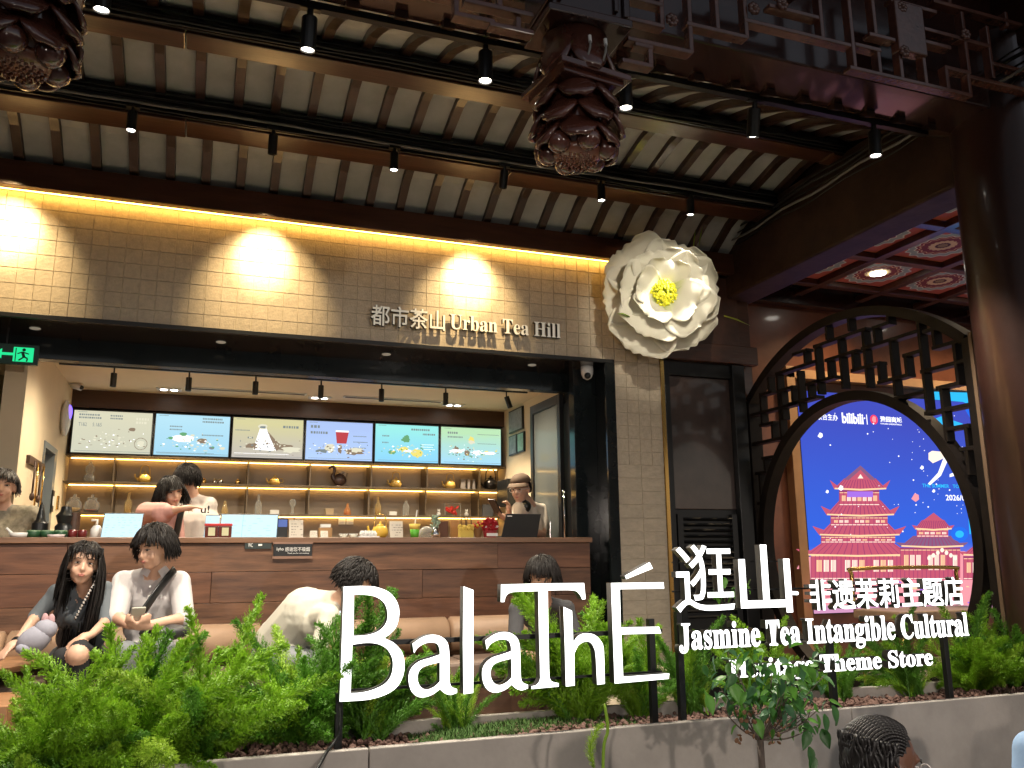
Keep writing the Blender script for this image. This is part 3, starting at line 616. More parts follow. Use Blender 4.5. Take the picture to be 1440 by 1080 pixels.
# black wall cabinet right of shelves
p = at(713, 672, 8.6); tag(MB().bx(3.0, 3.11, 8.35, 8.69, 2.14, 2.42).build('speaker_box', black, bevel=.004), 'black box high on the right wall beside the shelf', 'speaker')
# sockets
for k, px in enumerate((481, 492)):
    p = at(px, 732, 8.98); t = thing('wall_switch', ['left white switch plate on the wall under the shelf', 'right white switch plate on the wall under the shelf'][k], 'switch', (p.x, 8.985, p.z))
    adopt(MB().bx(p.x - .037, p.x + .037, 8.977, 8.989, p.z - .04, p.z + .04).build('plate', white_p, bevel=.003), t); adopt(MB().bx(p.x - .018, p.x + .018, 8.973, 8.977, p.z - .02, p.z + .02).build('rocker', white_p, bevel=.001), t)
# back work counter
struct('back_worktop', MB().bx(-1.19, 3.1, 8.3, 8.985, .5, 1.5), dwood)

# interior ceiling fittings
t = thing('interior_track', 'thin black lighting track on the cream shop ceiling', 'light track', (.8, 7.62, 3.19)); adopt(MB().bx(-1.15, 2.95, 7.61, 7.63, 3.185, 3.199).build('rail', black), t)
for k, px in enumerate((160, 266, 360, 452, 537, 627, 712)):
    p = at(px, 530, 7.62); X = p.x
    t = thing('ceiling_spotlight', ['first', 'second', 'third', 'fourth', 'fifth', 'sixth', 'tilted seventh'][k] + ' black cylinder spotlight from the left on the shop ceiling track', 'spotlight', (X, 7.62, 3.185), 'black cylinder spotlights on the shop ceiling')
    q = Matrix.Rotation(R(-20 if k == 6 else 0), 3, 'Y')
    adopt(MB().tube([(X, 7.62, 3.185), (X, 7.62, 3.14)], .007, 6).build('stem', black), t)
    adopt(MB().lathe([(0, 0), (.024, 0), (.025, -.004), (.025, -.115), (.02, -.115), (.018, -.1), (0, -.1)], (X, 7.62, 3.14), 16, ax=q).build('lamp_body', black), t)
    spot('lamp_light', V((X, 7.62, 3.14)) + q @ V((0, 0, -.125)), (X, 8.3, 1.5), 38, 80, .6, (1, .84, .6), .02, t)
for k, (px, py) in enumerate(((238, 547), (449, 559), (637, 569))):
    p = atZ(px, py, 3.2); t = thing('twin_downlight', ['left', 'middle', 'right'][k] + ' twin recessed downlight on the shop ceiling above the screens', 'downlight', (p.x, 8.5, 3.19), 'twin recessed downlights')
    adopt(MB().bx(p.x - .11, p.x + .11, 8.44, 8.56, 3.188, 3.1995).build('trim', white_p, bevel=.002), t)
    for dx in (-.045, .045):
        adopt(MB().lathe([(0, -.002), (.03, -.002), (.03, 0)], (p.x + dx, 8.5, 3.187), 16).build('lens', lampw), t)
        spot('lamp_light', (p.x + dx, 8.5, 3.17), (p.x + dx, 8.3, 1.0), 60, 115, .8, (1, .84, .6), .03, t)
t = thing('ceiling_air_vent', 'long linear air vent slot in the shop ceiling between downlights', 'vent', (.3, 8.4, 3.195))
for xa, xb in ((-.2, .92), (1.28, 2.3)): adopt(MB().bx(xa, xb, 8.34, 8.42, 3.191, 3.1995).bx(xa + .02, xb - .02, 8.36, 8.40, 3.188, 3.191, 1).build('vent_grille', [white_p, mat('vent_dark', (.1, .09, .07), .7)]), t)
# broad interior lamps recessed over the work area (out of view behind the header)
for x in (-.5, .9, 2.2):
    t = thing('ceiling_panel_lamp', {-.5: 'left', .9: 'middle', 2.2: 'right'}[x] + ' recessed lamp hidden behind the black header over the counter', 'lamp', (x, 6.85, 3.19), 'recessed lamps behind the header')
    adopt(MB().lathe([(0, -.002), (.06, -.002), (.065, 0)], (x, 6.85, 3.192), 20).build('lens', lampw), t)
    spot('lamp_light', (x, 6.85, 3.17), (x, 7.0, 1.0), 130, 150, .9, (1, .86, .64), .06, t)

# cctv, round purple-lit lamp, rack with hooks, plates on left wall
p = atX(97, 541, -1.19); t = thing('wall_camera', 'small white camera on the left shop wall near the ceiling corner', 'camera', (-1.19, p.y, p.z))
adopt(MB().tube([(-1.19, p.y, p.z + .02), (-1.14, p.y, p.z)], .02, 10).tube([(-1.16, p.y - .02, p.z), (-1.08, p.y - .06, p.z - .03)], .032, 12).build('housing', white_p, smooth=True), t); adopt(MB().ball((-1.078, p.y - .062, p.z - .031), .02, 10, 8).build('lens', black), t)
p = atX(87, 588, -1.19); t = thing('insect_lamp', 'round white wall lamp glowing violet on the left shop wall', 'wall lamp', (-1.19, p.y, p.z))
adopt(MB().ball((-1.16, p.y, p.z), (.04, .13, .16), 18, 12).build('shade', white_p, smooth=True), t); adopt(MB().ball((-1.135, p.y - .02, p.z + .05), (.028, .05, .07), 12, 8).build('glow', emi('violet_glow', (.2, .12, 1), 2.0), smooth=True), t)
a = atX(53, 655, -1.19); b_ = atX(39, 650, -1.19); t = thing('hook_rack', 'dark wooden rail with thin hanging ladles on the left shop wall', 'rack', (-1.18, a.y, a.z))
y0, y1 = atX(58, 658, -1.19).y, atX(36, 652, -1.19).y
adopt(MB().bx(-1.19, -1.165, y1, y0, a.z - .03, a.z + .03).build('rail', dwood, bevel=.003), t)
for k in range(4):
    y = y1 + (y0 - y1) * (.2 + .2 * k); adopt(MB().tube([(-1.15, y, a.z), (-1.15, y, a.z - .25 - .1 * (k % 2))], .007, 6).ball((-1.15, y, a.z - .26 - .1 * (k % 2)), (.018, .018, .03), 8, 6).build('ladle', brass if k % 2 else dwood, smooth=True), t)
p = atX(80, 707, -1.19); tag(MB().bx(-1.19, -1.178, p.y - .04, p.y + .04, p.z - .06, p.z + .06).build('switch_plate', brass, bevel=.002), 'bronze square switch plate on the left wall by the shelf', 'switch')
p = at(8, 508, 7.8); tag(MB().lathe([(0, 0), (.12, -.02), (.15, -.05), (.14, -.05), (.0, -.03)], (-1.85, 7.5, 2.18), 20).build('bowl_lamp', brass, smooth=True), 'small brass dish lamp at the left picture edge behind the old woman', 'lamp')
spot('passage_light', (-1.85, 7.3, 2.9), (-1.9, 7.6, 1), 12, 140, .9, (1, .8, .5), .05)
# posters right wall
for k, (x0, y0, x1, y1, cc, lb) in enumerate(((718, 575, 737, 607, (.30, .33, .36), 'grey notice board high on the right shop wall'), (718, 612, 729, 640, (.22, .26, .30), 'dark framed licence under the notice board'), (730, 608, 739, 636, (.25, .5, .42), 'green certificate beside the dark framed licence'))):
    a = atX(x0, y1, 3.12); b_ = atX(x1, y0, 3.12); ya, yb = min(a.y, b_.y), max(a.y, b_.y); za = atX((x0 + x1) / 2, y1, 3.12).z; zb_ = atX((x0 + x1) / 2, y0, 3.12).z
    t = thing('wall_notice', lb, 'notice', (3.11, (ya + yb) / 2, za)); adopt(MB().bx(3.10, 3.118, ya, yb, za, zb_).build('frame', black), t); adopt(MB().bx(3.095, 3.10, ya + .02, yb - .02, za + .015, zb_ - .015).build('print', mat('notice%d' % k, cc, .4, var=.3, vscale=20)), t)

# exit sign
t = thing('exit_sign', 'green lit running man exit sign with arrow hanging at the left', 'sign', (-1.1, 6.45, 2.95))
a = at(-10, 508, 6.3); b_ = at(55, 488, 6.3)
adopt(MB().bx(a.x - .1, b_.x, 6.30, 6.33, a.z - .01, b_.z + .01).build('box', mat('exit_green', (.01, .05, .035), .4), bevel=.002), t)
adopt(MB().bx(b_.x - .2, b_.x - .19, 6.31, 6.32, b_.z, 3.2).build('hanger', black), t)
eg = emi('exit_glow', (.02, .75, .28), .9); g = MB(); y = 6.297
def seg(g, p, q, w_, m=0):
    a, b = V((p[0], 0, p[1])), V((q[0], 0, q[1])); d = (b - a).normalized(); n_ = V((-d.z, 0, d.x)) * w_ / 2
    g.add([(a + n_) + V((0, y, 0)), (b + n_) + V((0, y, 0)), (b - n_) + V((0, y, 0)), (a - n_) + V((0, y, 0))], [(0, 1, 2, 3)], m)
q = at(34, 499, 6.297); z0 = q.z
g.add([(q.x - .065, y, z0 - .048), (q.x + .055, y, z0 - .048), (q.x + .055, y, z0 + .05), (q.x - .065, y, z0 + .05)], [(0, 1, 2, 3)], 0)
y = 6.295; dk = 1
seg(g, (q.x - .01, z0 + .015), (q.x + .0, z0 - .015), .018, dk); seg(g, (q.x - .04, z0 + .005), (q.x - .01, z0 + .018), .008, dk); seg(g, (q.x - .01, z0 + .018), (q.x + .028, z0 + .006), .008, dk); seg(g, (q.x, z0 - .015), (q.x - .03, z0 - .04), .010, dk); seg(g, (q.x, z0 - .015), (q.x + .022, z0 - .024), .010, dk); seg(g, (q.x + .022, z0 - .024), (q.x + .018, z0 - .046), .009, dk); seg(g, (q.x - .05, z0 - .046), (q.x - .05, z0 + .044), .006, dk)
blob(g, q.x - .003, z0 + .033, .011, .011, y, 12, dk)
q = at(6, 497, 6.295); y = 6.296; seg(g, (q.x + .06, q.z), (q.x - .02, q.z), .018); g.add([(q.x - .06, y, q.z), (q.x - .015, y, q.z + .035), (q.x - .015, y, q.z - .035)], [(0, 1, 2)])
adopt(g.build('pictogram', [eg, mat('exit_dark', (.0, .04, .02), .5)]), t)

# ------------------------------------------------------------------ things on the counter
CZ = 1.7525; YC = 6.12
def cpos(px, Y=YC): return at(px, 752, Y)
for k, px in enumerate((47, 66, 85)):
    p = cpos(px); t = thing('tea_tin', ['first', 'second', 'third'][k] + ' squat green tea tub in the row at the left of the counter', 'tub', (p.x, YC, CZ), 'green tubs on the counter')
    adopt(MB().lathe([(0, 0), (.036, 0), (.042, .035), (.038, .04)], (p.x, YC, CZ), 18).build('body', mat('dark_green', (.02, .07, .03), .35), smooth=True), t); adopt(MB().lathe([(0, .040), (.04, .040), (.038, .047), (0, .048)], (p.x, YC, CZ), 18).build('lid', mat('sage', (.15, .25, .14), .5)), t)
p = cpos(27); tag(MB().lathe([(0, 0), (.045, 0), (.062, .032), (.056, .032), (.04, .008), (0, .008)], (p.x, YC, CZ), 20).tube([(p.x - .03, YC, CZ + .02), (p.x - .075, YC, CZ + .06)], .008, 8).build('white_dish', white_p, smooth=True), 'white ladle dish at the left end of the counter', 'dish')
p = cpos(79, 6.02); tag(MB().lathe([(0, 0), (.045, 0), (.05, .018), (.045, .018), (.035, .006), (0, .006)], (p.x, 6.02, CZ), 20).build('pale_saucer', mat('pink_white', (.6, .5, .5), .4), smooth=True), 'low pale saucer in front of the green tubs', 'saucer')
p = cpos(109); t = thing('preserve_jar', 'dark red preserve jars block beside the green tubs', 'jar', (p.x, YC, CZ)); 
for dx in (-.028, .028): adopt(MB().lathe([(0, 0), (.026, 0), (.027, .045), (.022, .05), (0, .052)], (p.x + dx, YC, CZ), 14).build('jar', mat('dark_red_jar', (.12, .015, .015), .2), smooth=True), t)
for px, lb, prof_, m in ((55, 'tall pointed black umbrella-like stopper behind the green tubs', [(0, 0), (.05, 0), (.05, .10), (.03, .12), (.022, .16), (.012, .22), (0, .24)], black), (90, 'black coffee grinder behind the counter at left', [(0, 0), (.06, 0), (.06, .08), (.045, .1), (.06, .15), (.035, .18), (.03, .21), (0, .21)], black), (103, 'brown wooden utensil cylinder beside the black grinder', [(0, 0), (.035, 0), (.035, .17), (.03, .17), (.03, .02), (0, .02)], dwood)):
    p = cpos(px, 6.35); tag(MB().lathe(prof_, (p.x, 6.35, CZ), 16).build('grinder' if 'grinder' in lb else 'canister', m, auto=True), lb, 'grinder' if 'grinder' in lb else 'canister')
for k in range(5):
    p = cpos(103, 6.35); 
p = cpos(135, 6.3); t = thing('pump_dispenser', 'white plastic pump bottle left of the glowing tablet', 'bottle', (p.x, 6.3, CZ)); adopt(MB().lathe([(0, 0), (.04, 0), (.036, .06), (.02, .085), (0, .085)], (p.x, 6.3, CZ), 18).build('bottle_body', white_p, smooth=True), t); adopt(MB().tube([(p.x, 6.3, CZ + .08), (p.x, 6.3, CZ + .12), (p.x - .035, 6.3, CZ + .118)], .009, 8).build('pump', white_p, smooth=True), t)
def tablet(px0, px1, label, Y=6.2, z1=.165, split=None, seed=1):
    a = cpos(px0, Y); b_ = cpos(px1, Y); t = thing('tablet', label, 'screen', ((a.x + b_.x) / 2, Y, CZ))
    L = .05
    adopt(MB().add([(a.x, Y - L, CZ), (b_.x, Y - L, CZ), (b_.x + .01, Y, CZ + z1), (a.x + .01, Y, CZ + z1), (a.x, Y - L + .02, CZ), (b_.x, Y - L + .02, CZ), (b_.x + .01, Y + .02, CZ + z1), (a.x + .01, Y + .02, CZ + z1)], [(0, 1, 2, 3), (5, 4, 7, 6), (0, 1, 5, 4), (1, 2, 6, 5), (2, 3, 7, 6), (3, 0, 4, 7)]).build('case', black), t)
    g = MB(); m_ = .007; f = lambda u, v, d=.002: (a.x + (b_.x - a.x) * u + .01 * v, Y - L + L * v - d, CZ + z1 * v)
    g.add([f(.02, .04), f(.98, .04), f(.98, .96), f(.02, .96)], [(0, 1, 2, 3)], 0)
    rr = random.Random(seed)
    for r_ in range(8):
        u = .08
        while u < .92:
            w2 = rr.uniform(.03, .10)
            if rr.random() < .55: g.add([f(u, .1 + r_ * .1, .003), f(u + w2, .1 + r_ * .1, .003), f(u + w2, .115 + r_ * .1, .003), f(u, .115 + r_ * .1, .003)], [(0, 1, 2, 3)], 1)
            u += w2 + rr.uniform(.03, .1)
    if split: g.add([f(split, .04, .003), f(split + .008, .04, .003), f(split + .008, .96, .003), f(split, .96, .003)], [(0, 1, 2, 3)], 2)
    adopt(g.build('display', [emi('tablet_glow', (.62, .88, 1), 1.0), emi('tablet_ink', (.38, .6, .7), .9), emi('tablet_mid', (.4, .7, .72), .9)]), t)
tablet(142, 198, 'glowing pale tablet stand left of the woman in pink', seed=3)
tablet(307, 389, 'wide glowing two part ordering screen right of the red lidded boxes', split=.38, seed=5)
tablet(286, 306, 'narrow glowing screen behind the red lidded boxes', Y=6.35, seed=8)
for k, px in enumerate((297, 316)):
    p = cpos(px, 6.06); t = thing('red_lidded_box', ['left clear box with a red lid and cream label on the counter', 'right clear box with a red lid and cream label on the counter'][k], 'box', (p.x, 6.06, CZ), 'red lidded boxes')
    adopt(MB().bx(p.x - .042, p.x + .042, 6.02, 6.10, CZ, CZ + .075).build('body', mat('dark_red_tea', (.09, .02, .015), .15), bevel=.004), t); adopt(MB().bx(p.x - .045, p.x + .045, 6.017, 6.103, CZ + .076, CZ + .092).build('lid', mat('red_plastic', (.45, .02, .02), .35), bevel=.003), t); adopt(MB().bx(p.x - .02, p.x + .022, 6.016, 6.0195, CZ + .012, CZ + .065).build('paper_label', mat('cream_label', (.5, .48, .3), .7)), t)
p = cpos(397); t = thing('card_reader', 'navy and black payment terminal standing beside the wide screen', 'card reader', (p.x, YC, CZ)); adopt(MB().bx(p.x - .035, p.x + .035, YC, YC + .03, CZ, CZ + .135).build('body', black, bevel=.005), t); adopt(MB().bx(p.x - .03, p.x + .03, YC - .003, YC, CZ + .075, CZ + .125).build('display', mat('navy_display', (.05, .08, .25), .2, emit=(.1, .2, .6), est=.3)), t)
def card(px, w_, h_, label, Y=YC, m=None, ph='calendar', seed=2):
    p = cpos(px, Y); t = thing('menu_card', label, 'card', (p.x, Y, CZ)); adopt(MB().add([(p.x - w_ / 2, Y - .02, CZ), (p.x + w_ / 2, Y - .02, CZ), (p.x + w_ / 2, Y + .01, CZ + h_), (p.x - w_ / 2, Y + .01, CZ + h_), (p.x - w_ / 2, Y + .05, CZ), (p.x + w_ / 2, Y + .05, CZ)], [(0, 1, 2, 3), (3, 2, 5, 4), (0, 3, 4), (1, 5, 2), (0, 4, 5, 1)]).build('paper', m or mat('card_white', (.55, .50, .42), .7), bevel=.0), t)
    g = MB(); f = lambda u, v: (p.x - w_ / 2 + w_ * u, Y - .0215 + .03 * v, CZ + h_ * v); rr = random.Random(seed)
    for r_ in range(5):
        u = .15; v = .15 + r_ * .15
        while u < .85:
            w2 = rr.uniform(.05, .2); 
            if rr.random() < .7: g.add([f(u, v), f(u + w2, v), f(u + w2, v + .03), f(u, v + .03)], [(0, 1, 2, 3)])
            u += w2 + .06
    adopt(g.build('print', mat('grey_ink', (.12, .11, .1), .7)), t); return t, p
t, p = card(416, .095, .125, 'white desk calendar stand with a sketch, beside the card reader', seed=4)
b = MB()
for k in range(7): b.tube([(p.x - .035 + k * .0117, YC - .012, CZ + .122), (p.x - .035 + k * .0117, YC + .005, CZ + .136), (p.x - .035 + k * .0117, YC + .022, CZ + .122)], .0018, 5)
adopt(b.build('binding_ring', black), t)
card(557, .095, .12, 'white menu card clipped upright right of the glass teapot', seed=6)
card(441, .05, .05, 'left one of two small square printed cards on the counter', seed=7); card(456, .05, .05, 'right one of two small square printed cards, before the wooden box', seed=8)
p = cpos(457, 6.25); t = thing('wooden_dispenser', 'small wooden box with paper on top behind the square cards', 'box', (p.x, 6.25, CZ)); adopt(MB().bx(p.x - .045, p.x + .045, 6.22, 6.28, CZ, CZ + .075).build('box_body', mat('honey_wood', (.35, .2, .08), .5), bevel=.003), t); adopt(MB().bx(p.x - .035, p.x + .035, 6.225, 6.275, CZ + .077, CZ + .10).build('paper_stack', white_p), t)
for k, px in enumerate((483, 497)): 
    p = cpos(px); tag(MB().lathe([(0, 0), (.018, 0), (.034, .03), (.031, .03), (.015, .006), (0, .006)], (p.x, YC, CZ), 18).build('tasting_cup', glass, smooth=True), ['left small glass tasting cup', 'right small glass tasting cup'][k] + ' under the wall switches', 'cup')
p = cpos(518); b = MB().bx(p.x - .075, p.x + .075, YC - .03, YC + .05, CZ, CZ + .012)
for k in range(5): b.lathe([(0, .012), (.012, .012), (.02, .03), (.012, .05), (0, .052)], (p.x - .045 + .024 * k, YC, CZ), 10)
tag(b.build('cup_tray', white_p, auto=True), 'white tray of upturned sample cups left of the glass teapot', 'tray')
teapot(536, CZ, YC + .03, 'glass teapot with golden tea on a dark warmer on the counter', mat('golden_tea', (.65, .42, .06), .15), 1.0, 'arch', 'glass_teapot', brass)
p = cpos(583, 6.1); t = thing('iced_drink', 'plastic cup of yellow and green iced tea with a straw on the counter', 'drink', (p.x, 6.1, CZ))
adopt(MB().lathe([(0, 0), (.028, 0), (.035, .06), (0, .06)], (p.x, 6.1, CZ), 20).build('green_layer', mat('green_drink', (.10, .38, .04), .25), smooth=True), t); adopt(MB().lathe([(0, .061), (.035, .061), (.042, .10), (0, .10)], (p.x, 6.1, CZ), 20).build('yellow_layer', mat('mango', (.75, .55, .12), .3), smooth=True), t); adopt(MB().tube([(p.x, 6.1, CZ + .09), (p.x + .018, 6.1, CZ + .20)], .005, 6).build('straw', white_p), t)
p = cpos(600, 6.2); tag(MB().lathe([(.06, 0), (.062, .03), (.05, .065), (.02, .085), (0, .088)], (p.x, 6.2, CZ), 20).build('glass_dome', glass, smooth=True), 'low glass dome behind the iced drink', 'dome')
p = cpos(612); t = thing('silver_vase', 'silver vase holding a frosted sage green bouquet', 'vase', (p.x, YC, CZ)); adopt(MB().lathe([(0, 0), (.03, 0), (.04, .03), (.022, .06), (.02, .075), (0, .075)], (p.x, YC, CZ), 16).build('vase_body', chrome, smooth=True), t)
b = MB(); 
for k in range(60): a_ = random.random() * 6.28; b.ball((p.x + random.uniform(0, .035) * cos(a_), YC + random.uniform(0, .03) * sin(a_), CZ + .08 + random.random() * .08), (.012, .005, .008), 6, 4, rot=Euler((random.random() * 3, random.random() * 3, 0)).to_matrix())
adopt(b.build('leaves', mat('frosted_green', (.30, .40, .30), .4)), t)
p = cpos(624, 6.3); tag(MB().bx(p.x - .04, p.x + .035, 6.3, 6.32, CZ, CZ + .13).build('brown_folder', mat('brown_card', (.10, .04, .025), .6), bevel=.002), 'dark brown menu folder standing behind the silver vase', 'menu')
p = cpos(639, 6.3); tag(MB().bx(p.x - .035, p.x + .03, 6.28, 6.31, CZ, CZ + .135).build('orange_board', mat('orange_wood', (.42, .22, .08), .5), bevel=.002), 'upright orange wooden board between folder and yellow bag', 'board')
p = cpos(655, 6.12); t = thing('yellow_gift_bag', 'yellow fluffy gift bag with dark loop handles', 'bag', (p.x, 6.12, CZ)); b = MB().box((p.x, 6.12, CZ + .035), (.105, .05, .07)); 
for k in range(50): b.ball((p.x + random.uniform(-.05, .05), 6.12 + random.uniform(-.03, .03), CZ + .06 + random.random() * .03 * (1)), (.012, .01, .014), 6, 4)
adopt(b.build('bag_body', mat('yellow_knit', (.65, .48, .10), .8)), t)
for dx in (-.022, .022): adopt(MB().tube(bezier([(p.x + dx - .018, 6.11, CZ + .07), (p.x + dx - .014, 6.11, CZ + .14), (p.x + dx + .014, 6.11, CZ + .14), (p.x + dx + .018, 6.11, CZ + .07)], 5), .0035, 6).build('handle', dwood), t)
p = cpos(672, 6.15); t = thing('wrapped_flowers', 'brown paper wrapped small yellow and red flowers', 'bouquet', (p.x, 6.15, CZ)); adopt(MB().lathe([(0, 0), (.02, 0), (.04, .07), (.036, .07), (0, .05)], (p.x, 6.15, CZ), 12).build('wrap', mat('kraft', (.25, .13, .05), .8)), t)
b = MB()
for k in range(16): b.ball((p.x + random.uniform(-.03, .04), 6.15 + random.uniform(-.02, .02), CZ + .08 + random.random() * .04), .011, 7, 5, m=k % 2)
adopt(b.build('blossoms', [mat('yellow_petal', (.7, .5, .05), .5), mat('red_petal', (.5, .02, .03), .5)]), t)
p = cpos(689, 6.1); t = thing('red_bouquet', 'dense bright red bouquet in a white and red pot by the laptop', 'bouquet', (p.x, 6.1, CZ)); adopt(MB().lathe([(0, 0), (.045, 0), (.052, .05), (.05, .052), (0, .05)], (p.x, 6.1, CZ), 18).bx(p.x - .043, p.x + .043, 6.045, 6.05, CZ + .012, CZ + .034, 1).build('pot', [mat('red_pot', (.35, .03, .04), .5), white_p]), t)
b = MB()
for k in range(130):
    a_ = random.random() * 6.28; r_ = random.random() ** .5 * .068; h = random.random()
    b.ball((p.x + r_ * cos(a_) * (1 - .3 * h), 6.1 + r_ * .6 * sin(a_), CZ + .055 + h * .085), (.014, .006, .010), 6, 4, rot=Euler((random.random() * 3, random.random() * 3, 0)).to_matrix(), m=0 if k % 14 else 1)
adopt(b.build('blossoms', [mat('deep_red', (.42, .01, .02), .45), white_p]), t)
a = cpos(702, 6.1); c_ = cpos(752, 6.1); t = thing('laptop', 'open black laptop seen from behind in front of the man in the cap', 'laptop', ((a.x + c_.x) / 2, 6.1, CZ))
adopt(MB().add([(a.x, 6.05, CZ + .004), (c_.x, 6.05, CZ + .004), (c_.x + .02, 6.02, CZ + .175), (a.x + .03, 6.02, CZ + .175), (a.x, 6.058, CZ + .004), (c_.x, 6.058, CZ + .004), (c_.x + .02, 6.028, CZ + .175), (a.x + .03, 6.028, CZ + .175)], [(0, 1, 2, 3), (5, 4, 7, 6), (0, 1, 5, 4), (1, 2, 6, 5), (2, 3, 7, 6), (3, 0, 4, 7)]).build('lid', mat('laptop_black', (.012, .012, .013), .45)), t); adopt(MB().bx(a.x, c_.x, 6.06, 6.25, CZ, CZ + .015).build('keyboard_base', black, bevel=.002), t)
adopt(MB().bx(a.x + .035, a.x + .075, 6.019, 6.0205, CZ + .155, CZ + .162).build('badge', chrome), t)
p = cpos(788, 6.1); tag(MB().tube([(p.x, 6.3, CZ), (p.x, 6.3, CZ + .13)], .007, 8).lathe([(0, 0), (.03, 0), (.03, .006), (0, .006)], (p.x, 6.3, CZ), 14).build('steel_post', chrome), 'short steel post near the right end of the counter', 'post')

# ------------------------------------------------------------------ bench and terrace furniture
be = thing('upholstered_bench', 'long bench with tan leather bolsters along the plank counter front', 'bench', (.5, 5.6, .5))
adopt(MB().bx(-2.2, 2.75, 5.32, 5.93, .5, .86).build('base', dwood), be)
xb = [-2.2, -1.0, .42, at(632, 890, 5.75).x, 2.5]
for x, x2 in zip(xb, xb[1:]):
    adopt(MB().tube([(x + .004, 5.80, 1.10), (x + .02, 5.80, 1.10), (x2 - .02, 5.80, 1.10), (x2 - .004, 5.80, 1.10)], [.09, .115, .115, .09], 24).build('bolster', bolster_m, smooth=True), be)
    adopt(MB().bx(x + .004, x2 - .004, 5.28, 5.74, .862, .97).build('seat_cushion', seat_m, bevel=.02), be)

tw = mat('table_oak', (.30, .15, .07), .4, var=.2, vscale=6, stretch=(.5, 5, 5))
def table(name, label, x, y, z, w_, d_, box=False):
    t = thing(name, label, 'table', (x, y, .5)); n = 28
    b = MB().lathe([(0, z - .035), (w_ / 2 - .01, z - .035), (w_ / 2, z - .02), (w_ / 2, z - .005), (w_ / 2 - .006, z), (0, z)], (x, y, 0), 36)
    adopt(b.build('table_top', tw, auto=True), t); adopt(MB().lathe([(0, .51), (.17, .51), (.17, .53), (.03, .55), (.03, z - .04), (0, z - .04)], (x, y, 0), 18).build('pedestal', black, auto=True), t)
p = atZ(0, 935, 1.08); table('cafe_table', 'round oak topped table at the left edge under the woman\'s hand', p.x - .28, p.y + .15, 1.08, .85, .85)
b = MB(); p = at(20, 985, 4.6)
t = thing('wooden_crate_table', 'dark timber side box with orange lit niche at the lower left', 'table', (-.95, 4.5, .5))
adopt(MB().bx(-1.6, -.72, 4.35, 4.38, .5, 1.0).bx(-1.6, -.72, 4.38, 4.8, .97, 1.0).bx(-.75, -.72, 4.38, 4.8, .5, .97).build('box_panel', tw, bevel=.004), t)
table('cafe_table', 'round table partly hidden behind the letters B and a', 1.1, 5.0, 1.02, .6, .6)
table('cafe_table', 'round table hidden behind ferns near the letter E', 2.2, 4.9, 1.02, .6, .6)
for x, y, lb in ((2.05, 4.35, 'beige round pouf behind the post under the last letter of the sign'), (2.75, 4.9, 'beige round pouf behind the ferns near the tiled pier'), (.0, 4.5, 'pale round pouf behind the tall fern clump')):
    tag(MB().lathe([(0, .5), (.2, .5), (.235, .56), (.245, .7), (.235, .86), (.20, .92), (0, .93)], (x, y, 0), 28).build('pouf', mat('beige_fabric', (.42, .34, .24), .85, var=.1, bump=.1), smooth=True), lb, 'stool')
# bronze rail chair seen through the moon gate
c = thing('rail_chair', 'chair with a curved bronze tube back rail before the blue poster', 'chair', (3.6, 4.7, .5))
a = at(1197, 800, 4.7); b_ = at(1345, 812, 4.7)
pts = bezier([(a.x, 4.7, a.z - .25), (a.x, 4.7, a.z - .04), (a.x + .05, 4.7, a.z), (b_.x - .05, 4.7, a.z), (b_.x, 4.7, a.z - .04), (b_.x, 4.7, a.z - .25)], 5)
adopt(MB().tube(pts, .013, 8).build('back_rail', brass, smooth=True), c)
adopt(MB().bx(a.x, b_.x, 4.3, 4.72, a.z - .32, a.z - .26).build('seat', bolster_m, bevel=.01), c)
for x in (a.x + .03, b_.x - .03):
    for y in (4.33, 4.69): adopt(MB().tube([(x, y, .5), (x, y, a.z - .32)], .013, 8).build('leg', brass, smooth=True), c)

# ------------------------------------------------------------------ planter
PF, PB, PZ = 3.2, 3.69, .943
pt = thing('concrete_planter', 'long grey concrete planter trough full of ferns and lava stones', 'planter', (1, 3.45, 0))
for x, x2 in ((-2.4, .62), (.62, 2.75), (2.75, 5.2)):
    adopt(MB().bx(x + .002, x2 - .002, PF, PF + .035, 0, PZ).build('front_panel', conc, bevel=.004), pt)
    adopt(MB().bx(x + .002, x2 - .002, PB - .03, PB, 0, PZ).build('back_panel', conc, bevel=.004), pt)
adopt(MB().bx(-2.4, 5.2, PF + .036, PB - .031, .0, .86).build('soil', mat('soil', (.03, .02, .015), .9)), pt)
lava = mat('lava_stone', (.10, .05, .038), .9, col2=(.17, .10, .08), vscale=15, bump=.6, bscale=60)
b = MB(); rr = random.Random(5)
ico = [(0, 0, 1), (.89, 0, .45), (.28, .85, .45), (-.72, .53, .45), (-.72, -.53, .45), (.28, -.85, .45), (.72, .53, -.45), (-.28, .85, -.45), (-.89, 0, -.45), (-.28, -.85, -.45), (.72, -.53, -.45), (0, 0, -1)]
icf = [(0, 1, 2), (0, 2, 3), (0, 3, 4), (0, 4, 5), (0, 5, 1), (1, 6, 2), (2, 7, 3), (3, 8, 4), (4, 9, 5), (5, 10, 1), (6, 7, 2), (7, 8, 3), (8, 9, 4), (9, 10, 5), (10, 6, 1), (11, 7, 6), (11, 8, 7), (11, 9, 8), (11, 10, 9), (11, 6, 10)]
for k in range(9000):
    x = rr.uniform(-1.0, 5.0); y = rr.uniform(PF + .045, PB - .04); z = .872 + rr.random() * .035 + .012 * sin(x * 5) ; s_ = rr.uniform(.006, .016)
    b.add([(x + p[0] * s_ * rr.uniform(.6, 1.3), y + p[1] * s_ * rr.uniform(.6, 1.3), z + p[2] * s_ * rr.uniform(.6, 1.2)) for p in ico], icf)
tag(b.build('lava_gravel', lava), 'reddish brown lava gravel filling the concrete planter', 'gravel', kind='stuff')
